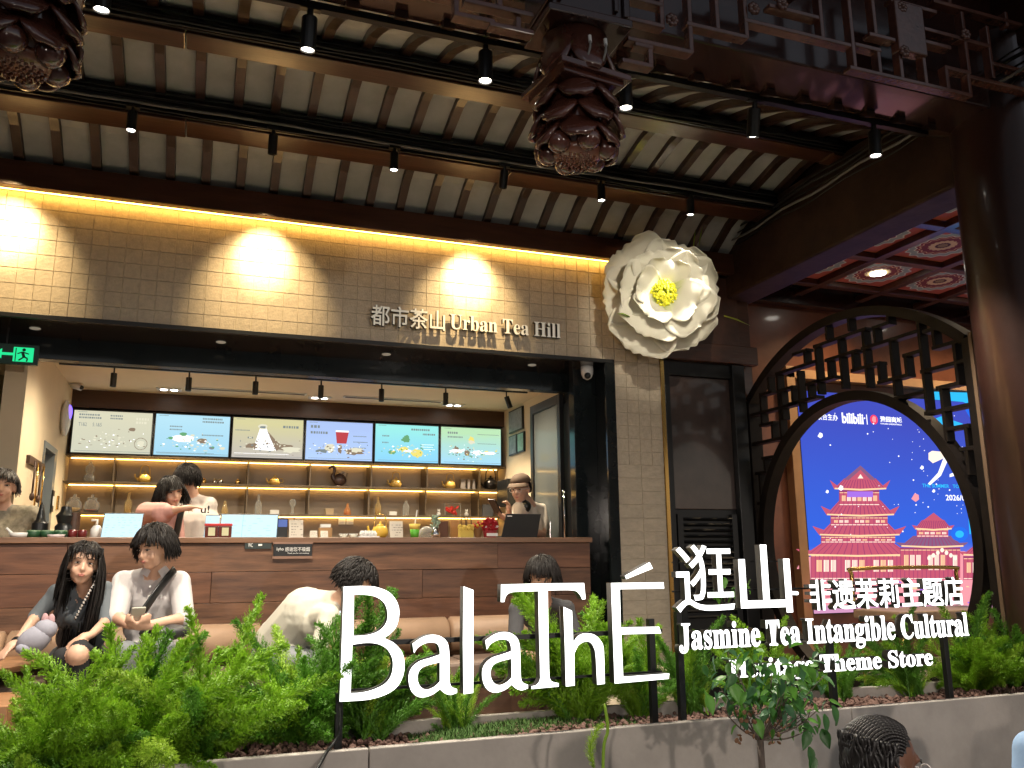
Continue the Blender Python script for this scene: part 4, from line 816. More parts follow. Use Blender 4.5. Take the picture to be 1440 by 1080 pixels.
# low moss mounds
mm = mat('moss_green', (.035, .085, .012), .8, col2=(.06, .14, .02), vscale=25)
b = MB()
for k in range(9000):
    u = rr.random(); x = .85 + 1.05 * u; y = PB - .06 - rr.random() * .22; h = .05 * sin(pi * u) * (1 - abs(y - 3.52) / .3)
    z = .885 + max(0, h) * rr.random(); a_ = rr.random() * 6.28; l = rr.uniform(.012, .03)
    d = V((cos(a_) * .6, sin(a_) * .6, .8)) * l; n_ = V((-sin(a_), cos(a_), 0)) * .002
    p = V((x, y, z)); b.add([p - n_, p + n_, p + d], [(0, 1, 2)])
tag(b.build('low_moss', mm), 'low green moss patch on the gravel under the big letters', 'moss', kind='stuff')
for k, (x, y, a_) in enumerate(((1.02, 3.27, .5), (1.35, 3.28, -.3), (2.65, 3.3, .8))):
    tag(MB().box((x, y, .915), (.11, .018, .010), rot=Euler((.1, .1, a_)).to_matrix()).build('wood_scrap', tw), ['thin wooden offcut on the gravel below the first letter a', 'thin wooden offcut on the gravel below the letter l', 'thin wooden offcut on the gravel right of the small tree'][k], 'wood scrap')

# ------------------------------------------------------------------ foxtail ferns
fern_ms = [mat('fern_green', (.20, .38, .02), .5, var=.30, vscale=5, trl=.35), mat('fern_green_dark', (.09, .24, .02), .5, var=.35, vscale=5, trl=.3), mat('fern_lime', (.28, .44, .04), .5, var=.3, vscale=5, trl=.35)]
def frond_mesh(seed, L, rad, bend, fm):
    rr = random.Random(seed); N = 12; pts = []; p = V((0, 0, 0)); ang = 0
    for i in range(N + 1):
        pts.append(p.copy()); ang = bend * (i / N) ** 1.4; p = p + V((sin(ang), .02 * sin(i * .8 + seed), cos(ang))) * L / N
    b = MB().tube(pts, [.0035 * (1 - .7 * i / N) for i in range(N + 1)], 4)
    nb = int(L * 760)
    for k in range(nb):
        t = .10 + .90 * (k + rr.random()) / nb; i = min(N - 1, int(t * N)); f_ = t * N - i
        q = pts[i].lerp(pts[i + 1], f_); d = (pts[i + 1] - pts[i]).normalized(); u = d.orthogonal().normalized(); w_ = d.cross(u)
        a_ = rr.random() * 6.28; out = (u * cos(a_) + w_ * sin(a_)); r_ = rad * min(1, (t - .04) * 4) * (1 - t ** 4 * .72) * rr.uniform(.82, 1.04)
        tip = q + out * r_ + d * r_ * .9
        for j in range(9):
            s_ = (j + 1) / 9; base = q.lerp(tip, s_ * .95); a2 = rr.random() * 6.28
            v = (out * .35 + d * .9 + (u * cos(a2) + w_ * sin(a2)) * .8).normalized() * rad * .22; n_ = v.cross(out if abs(v.normalized().dot(out)) < .95 else d).normalized() * .0021
            b.add([base - n_, base + n_, base + v + n_ * .4], [(0, 1, 2)])
    return b.mesh('frond', fm)
FM = {}
for mi in range(3):
    FM[mi] = [frond_mesh(10 * mi + k, L, r_, bd, fern_ms[mi]) for k, (L, r_, bd) in enumerate(((.36, .040, .25), (.46, .042, .8), (.36, .039, 1.2), (.50, .041, .55), (.30, .040, 1.6)))]
def fern(label, x, y, n, height, spread, mi=0, lean=(0, 0), seed=1, zb=.88, up=.0):
    back = 5 <= seed <= 12; rr = random.Random(seed); t = thing('foxtail_fern', label, 'fern', (x, y, zb), 'foxtail ferns in the planter')
    for k in range(int(n * 1.12)):
        m_ = mi if rr.random() < .75 else rr.choice((0, 1, 2)); me = rr.choice(FM[m_])
        o = link('frond', me, t); az = rr.random() * 2 * pi; tilt = (rr.random() ** .8) * spread + up * .1
        if back and sin(az) < -.1 and tilt > .15: az = -az
        s_ = height * 1.32 / .46 * rr.uniform(.6, 1.18) * (1 - .12 * tilt)
        q = Euler((0, tilt, az)).to_quaternion()
        d = V((lean[0], lean[1], 1)).normalized(); q = V((0, 0, 1)).rotation_difference(d) @ q
        o.rotation_mode = 'QUATERNION'; o.rotation_quaternion = q; o.scale = (s_,) * 3
        o.location = (rr.uniform(-.05, .05), rr.uniform(-.04, .04), rr.uniform(-.02, .02))
    return t
def gx(px, Y=3.45): return at(px, 1000, Y).x
fern('huge bright foxtail fern at the lower left before the seated couple', gx(185, 3.4), 3.4, 85, .43, 1.25, 0, (-.03, -.1), 1)
fern('bright foxtail fern at the far left corner spilling over the planter', gx(70, 3.35), 3.35, 60, .34, 1.35, 0, (-.1, -.25), 2)
fern('arching lime foxtail fern between the big clump and the bare gravel', gx(290, 3.42), 3.45, 46, .38, 1.15, 0, (.12, 0), 3)
fern('dark foxtail fern left of the letter B, hiding the bent man\'s arm', gx(420, 3.6), 3.6, 62, .40, 1.05, 1, (0, .05), 4)
fern('upright dark foxtail fern directly behind the letter B', gx(520, 3.58), 3.58, 40, .38, .75, 1, (.05, 0), 5)
fern('small foxtail fern between the letters a and l', gx(640, 3.6), 3.62, 24, .26, .9, 1, (0, 0), 6)
fern('tall upright foxtail fern behind the letters T and h', gx(815, 3.55), 3.55, 60, .44, .62, 0, (.02, 0), 7)
fern('foxtail fern behind the letter with the accent', gx(905, 3.6), 3.6, 34, .38, .7, 0, (.06, 0), 8)
fern('foxtail fern between the sign posts under the first Chinese character', gx(985, 3.55), 3.6, 36, .30, .55, 1, (0, .18), 9)
fern('lime foxtail fern under the mountain character', gx(1085, 3.6), 3.62, 36, .30, .55, 0, (0, .2), 10)
fern('dark foxtail fern behind the words Intangible and Theme', gx(1190, 3.6), 3.62, 42, .27, .7, 1, (0, .15), 11)
fern('foxtail fern behind the word Cultural', gx(1290, 3.6), 3.62, 44, .30, .7, 1, (0, .15), 12)
fern('broad foxtail fern at the right end of the planter', gx(1375, 3.6), 3.6, 60, .36, 1.0, 0, (.05, -.05), 13)
fern('foxtail fern at the right picture edge under the dark column', gx(1450, 3.55), 3.55, 46, .36, 1.0, 1, (0, 0), 14)
# frond standing in front, bottom centre
t = thing('grass_blade', 'single arching light green fern shoot in front of the planter at the bottom', 'plant', (at(845, 1075, 2.9).x, 2.9, .0))
x_ = at(845, 1075, 2.9).x
adopt(MB().tube(bezier([(x_ - .02, 2.9, .0), (x_ + .0, 2.9, .6), (x_ + .01, 2.9, .92), (x_ + .03, 2.9, 1.0), (x_ + .02, 2.9, 1.09)], 5), [.006] * 20 + [.002], 5).build('stem', fern_ms[2], smooth=True), t)
o = link('frond', FM[2][4]); o.location = (x_ - .02, 2.9, .86); o.rotation_euler = (0, -.4, 0); o.scale = (.6,) * 3; adopt(o, t)

# ------------------------------------------------------------------ illuminated sign
SY = 3.30
sg = thing('illuminated_sign', 'big glowing white letters BalaThÉ with Chinese characters on thin black posts', 'sign', (at(700, 900, SY).x, SY, .88))
def W(px, py): p = at(px, py, SY); return (p.x, p.z)
def g1(pts, ox=460, oy=780, s=4.908, sm=None):
    return [W(ox + x / s, oy + y / s) for x, y in pts]
def smooth(pts, corners, n=5):
    """closed Catmull-Rom through pts keeping the listed corner indices sharp"""
    N = len(pts); out = []
    for i in range(N):
        a, b, c, d = pts[i - 1], pts[i], pts[(i + 1) % N], pts[(i + 2) % N]
        if i in corners: a = (2 * b[0] - c[0], 2 * b[1] - c[1])
        if (i + 1) % N in corners: d = (2 * c[0] - b[0], 2 * c[1] - b[1])
        if i in corners and (i + 1) % N in corners: out.append(b); continue
        for k in range(n):
            t = k / n; out.append(tuple(.5 * ((2 * b[j]) + (c[j] - a[j]) * t + (2 * a[j] - 5 * b[j] + 4 * c[j] - d[j]) * t * t + (3 * b[j] - a[j] - 3 * c[j] + d[j]) * t ** 3) for j in (0, 1)))
    return out
LM = (facew, side_m)
def glyph(loops, label=None, org=(460, 780), dx=0):
    sp = []
    for pts, corners in loops:
        P = g1(smooth(pts, corners), org[0], org[1]); sp.append([(x + dx, z) for x, z in P])
    o = outline(sp, SY, LM, .045, sg)
    return o
glyph([([(108, 220), (230, 215), (330, 222), (425, 262), (478, 335), (489, 410), (470, 490), (430, 540), (385, 572), (455, 608), (508, 670), (525, 750), (515, 830), (475, 905), (400, 958), (290, 992), (160, 1004), (80, 1008), (95, 600)], {0, 1, 8, 17}),
       ([(178, 275), (250, 275), (330, 290), (388, 335), (410, 410), (395, 475), (345, 525), (265, 552), (175, 558)], {0, 8}),
       ([(167, 617), (260, 605), (340, 612), (402, 645), (437, 700), (446, 760), (432, 830), (390, 885), (310, 925), (230, 945), (155, 950)], {0, 10})])
A_ = [([(580, 610), (640, 570), (700, 551), (762, 556), (812, 592), (830, 650), (833, 750), (835, 870), (850, 908), (885, 922), (885, 948), (840, 962), (800, 950), (768, 922), (720, 958), (660, 978), (608, 970), (570, 930), (553, 860), (565, 790), (620, 735), (700, 708), (768, 685), (766, 650), (752, 615), (720, 603), (670, 608), (620, 635), (590, 675)], {0, 9, 10, 13, 22, 28}),
      ([(768, 738), (690, 757), (640, 780), (617, 820), (617, 870), (640, 912), (680, 925), (730, 905), (768, 870)], {0, 8})]
glyph(A_)
xa = W(460 + 553 / 4.908, 960)[0]; xb_ = W(460 + 1058 / 4.908, 960)[0]
glyph(A_, dx=xb_ - xa)
glyph([([(930, 218), (998, 243), (998, 600), (996, 948), (930, 957), (926, 600)], {0, 1, 2, 3, 4, 5})])
o2 = (700, 780)
glyph([([(10, 205), (300, 198), (580, 195), (590, 305), (568, 308), (545, 268), (500, 245), (330, 245), (334, 500), (340, 800), (345, 850), (362, 872), (405, 882), (405, 905), (218, 922), (218, 903), (252, 893), (275, 860), (278, 800), (270, 500), (266, 250), (110, 255), (65, 265), (42, 288), (32, 325), (8, 325)], {0, 1, 2, 3, 4, 7, 8, 12, 13, 14, 15, 19, 20, 24, 25})], org=o2)
glyph([([(438, 358), (497, 385), (505, 600), (540, 556), (590, 540), (650, 550), (697, 595), (715, 660), (722, 886), (670, 893), (660, 700), (648, 640), (622, 602), (582, 598), (540, 625), (512, 680), (515, 898), (455, 905), (447, 600)], {0, 1, 2, 8, 9, 15, 16, 17, 18})], org=o2)
glyph([([(765, 195), (1125, 190), (1130, 233), (825, 237), (832, 500), (1095, 495), (1110, 540), (835, 547), (848, 838), (1165, 815), (1160, 852), (790, 885)], set(range(12)))], org=o2)
glyph([([(1030, 52), (1052, 95), (870, 168), (860, 145)], {0, 1, 2, 3})], org=o2)
def signtext(body, x0, x1, y0, y1, face=facew, depth=.04, bold=0.0, Y=SY):
    xm = (x0 + x1) / 2; a = W(x0, (y0 + y1) / 2); b_ = W(x1, (y0 + y1) / 2)
    zt_ = at(xm, y0, Y).z; zb_ = at(xm, y1, Y).z
    return text_parts(body, (a[0], b_[0], zb_, zt_), Y, (face, side_m), depth, sg, bold=bold)
signtext('逛', 946, 1028, 766, 860, bold=.003); signtext('山', 1036, 1108, 766, 862, bold=.012)
adopt(MB().tube([(W(1117, 834)[0], SY - .02, W(1117, 834)[1]), (W(1117, 834)[0], SY + .02, W(1117, 834)[1])], .008, 14).build('letter', facew), sg)
signtext('非遗茉莉主题店', 1134, 1350, 813, 855, bold=.012)
signtext(''.join(chr(0x1D400 + ord(c) - 65) if 'A' <= c <= 'Z' else chr(0x1D41A + ord(c) - 97) if 'a' <= c <= 'z' else c for c in 'Jasmine Tea Intangible Cultural'), 951, 1358, 868, 914, bold=.014)
signtext(''.join(chr(0x1D400 + ord(c) - 65) if 'A' <= c <= 'Z' else chr(0x1D41A + ord(c) - 97) if 'a' <= c <= 'z' else c for c in 'Heritage Theme Store'), 1022, 1308, 919, 951, bold=.014)
# rails and posts
def rail(px0, py0, px1, py1, y=SY + .045, r_=.006, nm='rail'):
    a, b_ = at(px0, py0, y), at(px1, py1, y); z = (a.z + b_.z) / 2
    adopt(MB().bx(a.x, b_.x, y - r_, y + r_, z - r_, z + r_).build(nm, black), sg)
rail(478, 904, 930, 889, r_=.009); rail(478, 970, 930, 946, r_=.005); rail(945, 792, 1110, 788, r_=.003); rail(945, 832, 1350, 822, r_=.004); rail(950, 905, 1350, 893, r_=.006); rail(1020, 940, 1308, 932, r_=.005)
for px, top in ((477, 975), (921, 870), (961, 860), (1176, 900), (1340, 893)):
    p = at(px, 1000, SY + .05); z1 = at(px, top, SY + .05).z
    adopt(MB().bx(p.x - .014, p.x + .014, SY + .046, SY + .074, .86, z1).build('post', black, bevel=.002), sg)
a = W(945, 770)
tag(MB().tube(bezier([(W(480, 980)[0], 3.32, 1.1), (W(474, 1010)[0], 3.25, .99), (W(450, 1040)[0], 3.19, .93), (W(425, 1075)[0], 3.13, .80), (W(400, 1100)[0], 3.1, .3)], 8), .006, 8).build('power_cable', cableb, smooth=True), 'black power cable hanging from the letter B over the planter edge', 'cable')

# wall lettering
wl = thing('wall_sign', 'white raised wall lettering reading Urban Tea Hill on beige tiles', 'sign', (1.9, 5.95, 3.3))
bold = lambda s: ''.join(chr(0x1D400 + ord(c) - 65) if 'A' <= c <= 'Z' else chr(0x1D41A + ord(c) - 97) if 'a' <= c <= 'z' else c for c in s)
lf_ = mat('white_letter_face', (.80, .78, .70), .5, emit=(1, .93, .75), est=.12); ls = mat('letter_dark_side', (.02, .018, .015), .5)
YW = 5.945
a, b_ = at(521, 445, YW), at(625, 453, YW); zt_, zb_ = at(573, 433, YW).z, at(573, 462, YW).z
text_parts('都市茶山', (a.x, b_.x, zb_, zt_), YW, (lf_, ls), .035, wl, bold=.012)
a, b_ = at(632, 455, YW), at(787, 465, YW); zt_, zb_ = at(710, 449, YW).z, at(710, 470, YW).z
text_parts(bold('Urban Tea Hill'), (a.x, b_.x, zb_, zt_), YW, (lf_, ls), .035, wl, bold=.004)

# ------------------------------------------------------------------ giant paper flower
FC = at(932, 414, 5.62)
fl = thing('paper_flower', 'giant white paper magnolia with yellow green stamens mounted on the wall corner', 'flower', tuple(FC))
petal_m = mat('petal_white', (.66, .65, .60), .9, bump=.08, bscale=6, trl=.25, spec=.1)
pt_ = petal_m.node_tree; bs = pt_.nodes['Principled BSDF']
uvn = pt_.nodes.new('ShaderNodeAttribute'); uvn.attribute_name = 'tint'; rp = pt_.nodes.new('ShaderNodeValToRGB'); rp.color_ramp.elements[0].color = (.42, .52, .04, 1); rp.color_ramp.elements[1].color = (.78, .75, .64, 1); rp.color_ramp.elements[1].position = .5
pt_.links.new(uvn.outputs['Fac'], rp.inputs[0]); pt_.links.new(rp.outputs[0], bs.inputs['Base Color'])
fwd = (V((0, 0, CH + .6)) - FC).normalized(); fwd = V((-.42, -1, -.12)).normalized()
right = V((0, 0, 1)).cross(fwd).normalized() * -1; right = fwd.cross(V((0, 0, 1))).normalized(); upv = right.cross(fwd).normalized()
def petal(ang, L, Wd, cup, off, seed, r0=.02, inner=False):
    rr = random.Random(seed); NU, NV = 16, 14; b = MB(); vs = []; tint = []
    dr = right * sin(ang) + upv * cos(ang); sd = right * cos(ang) - upv * sin(ang)
    for i in range(NV + 1):
        v = i / NV
        for j in range(NU + 1):
            u = j / NU * 2 - 1
            wv = Wd / 2 * (sin(pi * min(1, v * .62 + .10)) ** .75) * (1 if v < .88 else math.sqrt(max(.02, 1 - ((v - .88) / .125) ** 2 * .80)))
            rip = .016 * sin(u * 7 + seed) * v * v + .012 * sin(v * 9 + seed * 2 + u * 3) * abs(u)
            h = cup * (v ** 1.5) * L - .28 * cup * (v ** 5) * L * 1.2 + .16 * Wd * (u * u) * (.4 + v) + rip
            p = FC + dr * (r0 + L * v * (cos(cup * .9)) * (1 - .03 * u * u + .02 * sin(u * 9 + seed) * v)) + sd * (wv * u) + fwd * (h + off)
            vs.append(p); tint.append(v * (1.0 if inner else 1.5) + .05)
    n_ = NU + 1
    fs = [(i * n_ + j, i * n_ + j + 1, (i + 1) * n_ + j + 1, (i + 1) * n_ + j) for i in range(NV) for j in range(NU)]
    b.add(vs, fs); me = b.mesh('petal', petal_m, True)
    at_ = me.attributes.new('tint', 'FLOAT', 'POINT'); at_.data.foreach_set('value', [min(1, t) for t in tint][:len(me.vertices)])
    o = link('petal', me); s_ = o.modifiers.new('thick', 'SOLIDIFY'); s_.thickness = .003; adopt(o, fl)
deg = R
for k, (a_, L, Wd, cup, off) in enumerate(((-22, .42, .50, .10, -.07), (38, .48, .54, .12, -.08), (92, .45, .50, .10, -.06), (150, .50, .56, .12, -.05), (-150, .46, .52, .14, -.07), (-85, .42, .52, .10, -.06),
                                            (8, .33, .44, .30, -.01), (80, .34, .44, .34, .0), (150, .38, .50, .36, .0), (-130, .38, .46, .34, .01), (-62, .34, .42, .36, .0),
                                            (-12, .25, .34, .42, .03), (70, .24, .30, .60, .035), (140, .26, .34, .62, .03), (-115, .28, .36, .52, .03))):
    petal(R(a_), L, Wd, cup, off, k + 3, inner=k >= 11)
b = MB(); rr = random.Random(3)
for k in range(190):
    z = rr.random(); a_ = rr.random() * 6.28; r_ = .105 * math.sqrt(max(0, 1 - z * z)) * math.sqrt(rr.random()) ** .5
    tip = FC + right * r_ * cos(a_) + upv * r_ * sin(a_) + fwd * (.06 + .08 * z); base = FC + fwd * .02
    b.tube([base, tip], .003, 4, 1); b.ball(tip, .010, 7, 5)
adopt(b.build('stamens', [mat('stamen_yellow_glow', (.85, .80, .04), .5, emit=(.8, .8, .05), est=.12), mat('stamen_green', (.35, .45, .03), .5)], smooth=True), fl)  # yellow tips emit a faint glow that stands in for light on the centre
for (px, py, qx, qy) in ((983, 345, 988, 318), (975, 350, 978, 322), (1018, 444, 1055, 458), (885, 445, 868, 441)):
    p, q = at(px, py, 5.62), at(qx, qy, 5.55); b = MB(); mp_ = (p + q) / 2 + V((0, 0, .01)); b.tube([p, mp_, q], [.012, .014, .001], 6, flat=.3); adopt(b.build('leaf', fern_ms[2] if px != 1018 else petal_m, smooth=True), fl)

# ------------------------------------------------------------------ carved lotus pendants
carv = mat('carved_lacquer', (.075, .026, .018), .18, var=.3, vscale=10, bump=.12, bscale=30, coat=.9)
def pendant(cx, label):
    Y = 3.15; t = thing('carved_pendant', label, 'carving', (cx, Y, 3.24), 'carved lotus pendants')
    rot = Matrix.Rotation(R(0), 3, 'Z')
    adopt(MB().bx(cx - .17, cx + .17, Y - .15, Y + .10, 3.86, 5.28).bx(cx - .20, cx - .17, Y - .17, Y + .1, 3.88, 5.27).bx(cx + .17, cx + .20, Y - .17, Y + .1, 3.88, 5.27).bx(cx - .145, cx - .125, Y - .168, Y - .15, 3.9, 5.27).bx(cx + .125, cx + .145, Y - .168, Y - .15, 3.9, 5.27).build('post', lacq, bevel=.005), t)
    adopt(MB().bx(cx - .2, cx + .2, Y - .19, Y + .12, 3.82, 3.858).build('post_foot', lacq, bevel=.006), t)
    # waist with upright petals
    adopt(MB().lathe([(0, 3.60), (.13, 3.60), (.15, 3.68), (.12, 3.76), (.15, 3.818), (0, 3.818)], (cx, Y, 0), 24).build('waist', carv, smooth=True), t)
    def pet(a_, r0, z0, h, w_, out, nm='petal', curl=.5):
        N = 7; vs = []
        dr = V((cos(a_), sin(a_), 0)); sd = V((-sin(a_), cos(a_), 0))
        for i in range(N + 1):
            v = i / N; ww = w_ / 2 * math.sin(pi * (.12 + .8 * (v if v < .5 else v))) ** .6
            for j in range(6):
                u = j / 5 * 2 - 1
                vs.append(V((cx, Y, z0 - h * v)) + dr * (r0 + out * sin(v * pi * .5) ** 1.6 + .016 * (1 - u * u)) + sd * ww * u)
        n = len(vs)
        for i in range(N + 1):
            for j in range(6):
                q = vs[i * 6 + j]; vs.append(q - dr * .018)
        fs = [(i * 6 + j, i * 6 + j + 1, i * 6 + j + 7, i * 6 + j + 6) for i in range(N) for j in range(5)]; fs += [tuple(n + k for k in reversed(f)) for f in fs]
        ring = [j for j in range(6)] + [i * 6 + 5 for i in range(1, N + 1)] + [N * 6 + j for j in range(4, -1, -1)] + [i * 6 for i in range(N - 1, 0, -1)]
        fs += [(ring[k], ring[(k + 1) % len(ring)], ring[(k + 1) % len(ring)] + n, ring[k] + n) for k in range(len(ring))]
        adopt(MB().add(vs, fs).build(nm, carv, smooth=True), t)
    for k in range(6): pet(pi / 6 + k * pi / 3, .115, 3.80, .21, .17, .065, curl=.3)
    sq = Matrix.Rotation(R(8), 3, 'Z')
    adopt(MB().box((cx, Y, 3.595), (.36, .36, .03), rot=sq).box((cx, Y, 3.57), (.31, .31, .03), rot=sq).build('square_plate', carv, bevel=.004), t)
    adopt(MB().lathe([(0, 3.24), (.10, 3.26), (.13, 3.32), (.14, 3.45), (.13, 3.556), (0, 3.556)], (cx, Y, 0), 24).build('core', carv, smooth=True), t)
    for r_, (z0, h, rad, out, off) in enumerate(((3.56, .10, .135, .055, 0), (3.48, .12, .125, .075, .5), (3.40, .12, .115, .07, 0))):
        for k in range(6): pet((k + off) * pi / 3 + R(8), rad, z0, h * 1.08, .165, out)
    for k in range(6): 
        a_ = k * pi / 3 + .5; adopt(MB().ball((cx + .125 * cos(a_), Y + .125 * sin(a_), 3.285), (.055, .055, .05), 12, 8).build('bud', carv, smooth=True), t)
    b = MB().lathe([(0, 3.235), (.095, 3.24), (.115, 3.27), (.1, 3.31), (0, 3.32)], (cx, Y, 0), 26)
    for i in range(60):
        r_ = .092 * math.sqrt((i + .5) / 60); a_ = i * 2.4; b.ball((cx + r_ * cos(a_), Y + r_ * sin(a_), 3.236), .0075, 6, 4)
    adopt(b.build('seed_disk', mat('worn_lacquer', (.16, .06, .035), .25, bump=.2, coat=.5), smooth=True), t)
    return t
PX = .455 * 3.15 + .015
pd = pendant(PX + .02, 'glossy dark carved lotus basket pendant hanging at top centre')
pd.location.z += .07
pd2 = pendant(-.70, 'glossy dark carved lotus basket pendant cut by the top left corner'); pd2.location.z += .07
for px, py in ((830, 55), (852, 60)):
    p = at(px, py, 2.97); adopt(MB().tube([(p.x, 2.975, p.z + .02), (p.x, 2.97, p.z - .015)], .008, 8).build('cable_gland', white_p), pd)
    adopt(MB().tube(bezier([(p.x, 2.97, p.z), (p.x - .01, 2.96, p.z - .06), (p.x - .03, 2.99, p.z - .11), (p.x - .12, 3.0, p.z - .1)], 5), .005, 6).build('cable', cableg, smooth=True), pd)

# hanging fretwork beside the pendants
fw = thing('hanging_fretwork', 'dark carved key pattern fretwork hanging right of the centre pendant', 'fretwork', (2.6, 3.1, 4.2))
fl_ = thing('hanging_fretwork', 'short piece of dark fretwork left of the centre pendant', 'fretwork', (1.1, 3.1, 4.2))
fret = mat('fret_lacquer', (.11, .045, .032), .25, var=.3, vscale=9, bump=.25, bscale=50, coat=.6)
YL = 3.10
def fbar(x0, y0, x1, y1, par, w_=.023, Y=YL, dp=.028):
    a, b_ = at(x0, y0, Y), at(x1, y1, Y)
    if abs(a.x - b_.x) > abs(a.z - b_.z): z = (a.z + b_.z) / 2; m_ = MB().bx(min(a.x, b_.x) - w_ / 2, max(a.x, b_.x) + w_ / 2, Y - dp, Y + dp, z - w_ / 2, z + w_ / 2)
    else: x = (a.x + b_.x) / 2; m_ = MB().bx(x - w_ / 2, x + w_ / 2, Y - dp + .003, Y + dp - .003, min(a.z, b_.z), max(a.z, b_.z))
    adopt(m_.build('fret_bar', fret, bevel=.004), par)
for q in ((883, 30, 928, 41), (883, 57, 967, 78), (875, 88, 912, 97), (893, 66, 912, 70), (912, 70, 912, 96), (967, -12, 967, 77), (927, -20, 927, 40), (965, 36, 1045, 57), (1044, -30, 1044, 56), (1004, -30, 1004, 44), (1045, 30, 1190, 69), (1080, 10, 1145, 30), (1148, -40, 1150, 56), (1190, -40, 1194, 99), (1193, 97, 1360, 138), (1200, 66, 1232, 74), (1232, 74, 1233, 106), (1222, -30, 1225, 52), (1220, 51, 1252, 60), (1262, 75, 1264, 114), (1293, 56, 1297, 122), (1326, 97, 1357, 106), (1326, 97, 1330, 130), (1357, 106, 1361, 138), (1350, 20, 1357, 106), (1385, 40, 1391, 112), (1358, 110, 1442, 131), (1392, 92, 1442, 105), (1290, 42, 1345, 57), (1310, 6, 1442, 40), (1290, 60, 1330, 70), (1345, 57, 1385, 68), (1410, 20, 1412, 40), (1250, 4, 1310, 20), (1010, 0, 1110, -28), (1330, -20, 1330, 12), (880, 0, 925, 10)):
    fbar(*q, fw)
for q in ((640, 22, 690, 36), (655, 3, 745, 27), (640, -10, 640, 22), (690, 36, 745, 52), (700, -20, 702, 14), (727, 28, 727, 46), (655, 3, 655, -20), (640, 3, 560, -18)):
    fbar(*q, fl_)
def rosette(px, py, r_=.035):
    p = at(px, py, YL - .035); b = MB(); rr = random.Random(int(px))
    for k in range(7): a_ = k * 6.28 / 7; b.ball((p.x + r_ * .6 * cos(a_), p.y, p.z + r_ * .6 * sin(a_)), (r_ * .42, .012, r_ * .42), 9, 6)
    b.ball(p, (r_ * .4, .02, r_ * .4), 9, 6); adopt(b.build('rosette', fret, smooth=True), fw)
for p in ((945, 28), (1268, 10), (1272, 72), (1358, 48), (1060, 12), (1100, 6)): rosette(*p)
a, b_ = at(1257, 75, YL), at(1290, 20, YL); adopt(MB().bx(a.x, b_.x, YL - .04, YL + .02, a.z, b_.z + .02).build('plaque', fret, bevel=.008), fw)

# ------------------------------------------------------------------ right side: corner timber, door, column, side beam
dr_ = thing('dark_side_door', 'tall near black panelled door with louvres between tiled pier and moon gate', 'door', (3.9, 6.05, .5))
adopt(MB().bx(3.53, 3.58, 5.99, 6.1, .5, 3.2).bx(4.18, 4.30, 5.97, 6.1, .5, 3.2).bx(3.58, 4.18, 5.995, 6.1, 3.08, 3.2).build('door_frame', black, bevel=.004), dr_)
dm = mat('dark_door_lacquer', (.045, .030, .026), .28, var=.5, vscale=3, coat=.4, bump=.05)
adopt(MB().bx(3.58, 4.18, 6.03, 6.09, 1.98, 3.08).build('upper_panel', dm, bevel=.006), dr_)
adopt(MB().bx(3.58, 4.18, 6.04, 6.09, .5, 1.98).build('lower_panel', black, bevel=.004), dr_)
for k in range(18):
    z = 1.90 - k * .045; adopt(MB().box((3.88, 6.01, z), (.46, .03, .012), rot=Matrix.Rotation(R(-28), 3, 'X')).build('louvre', black), dr_)
adopt(MB().bx(3.60, 3.65, 6.0, 6.04, .9, 1.94).bx(4.11, 4.16, 6.0, 6.04, .9, 1.94).build('louvre_stile', black), dr_)
struct('corner_wall', MB().bx(3.5, 4.4, 6.1, 6.25, .5, 4.6).bx(3.53, 4.3, 6.012, 6.1, 3.203, 3.98), mat('dark_timber_wall', (.08, .036, .025), .4, var=.3, coat=.2, bump=.1))
tag(MB().bx(3.5, 4.42, 5.93, 6.008, 3.2, 3.36).build('lintel_beam', lacq2, bevel=.006), 'reddish brown lintel above the dark door beside the flower', 'beam')
tag(MB().bx(4.31, 4.45, 6.06, 6.2, .5, 4.2).build('corner_post', lacq2, bevel=.008), 'brown square timber post at the corner between dark door and moon gate', 'post')
tag(MB().lathe([(0, 0), (.36, 0), (.36, .12), (.33, .2), (.325, 4.6), (0, 4.6)], (4.44, 3.38, 0), 48).build('round_column', mat('column_lacquer', (.030, .012, .009), .34, var=.35, vscale=3, bump=.08, coat=.2), smooth=False, auto=True), 'massive round dark red lacquered column at the right picture edge', 'column')
tag(MB().bx(4.2, 4.5, 3.2, 6.3, 3.80, 4.45).build('side_beam', mat('old_dark_beam', (.040, .022, .016), .6, var=.4, vscale=5, bump=.3, bscale=14, spec=.2), bevel=.02), 'heavy dark beam running above the moon gate towards the column', 'beam')
struct('side_upper_wall', MB().bx(4.25, 4.45, 2.5, 6.3, 4.46, 5.29), lacq)
t = thing('side_cables', 'grey and black cables clipped along the heavy side beam', 'cables', (4.18, 4.5, 4.3))
for k in range(5):
    pts = [(4.17 - .01 * (k % 2), 2.6 + i * .17, 4.22 + .04 * k + .012 * sin(i * 1.3 + k) + (.0 if i > 5 else .0)) for i in range(20)]
    adopt(MB().tube(pts, (.006, .010, .007, .012, .006)[k], 6).build('cable', cableg if k == 1 else cableb, smooth=True), t)

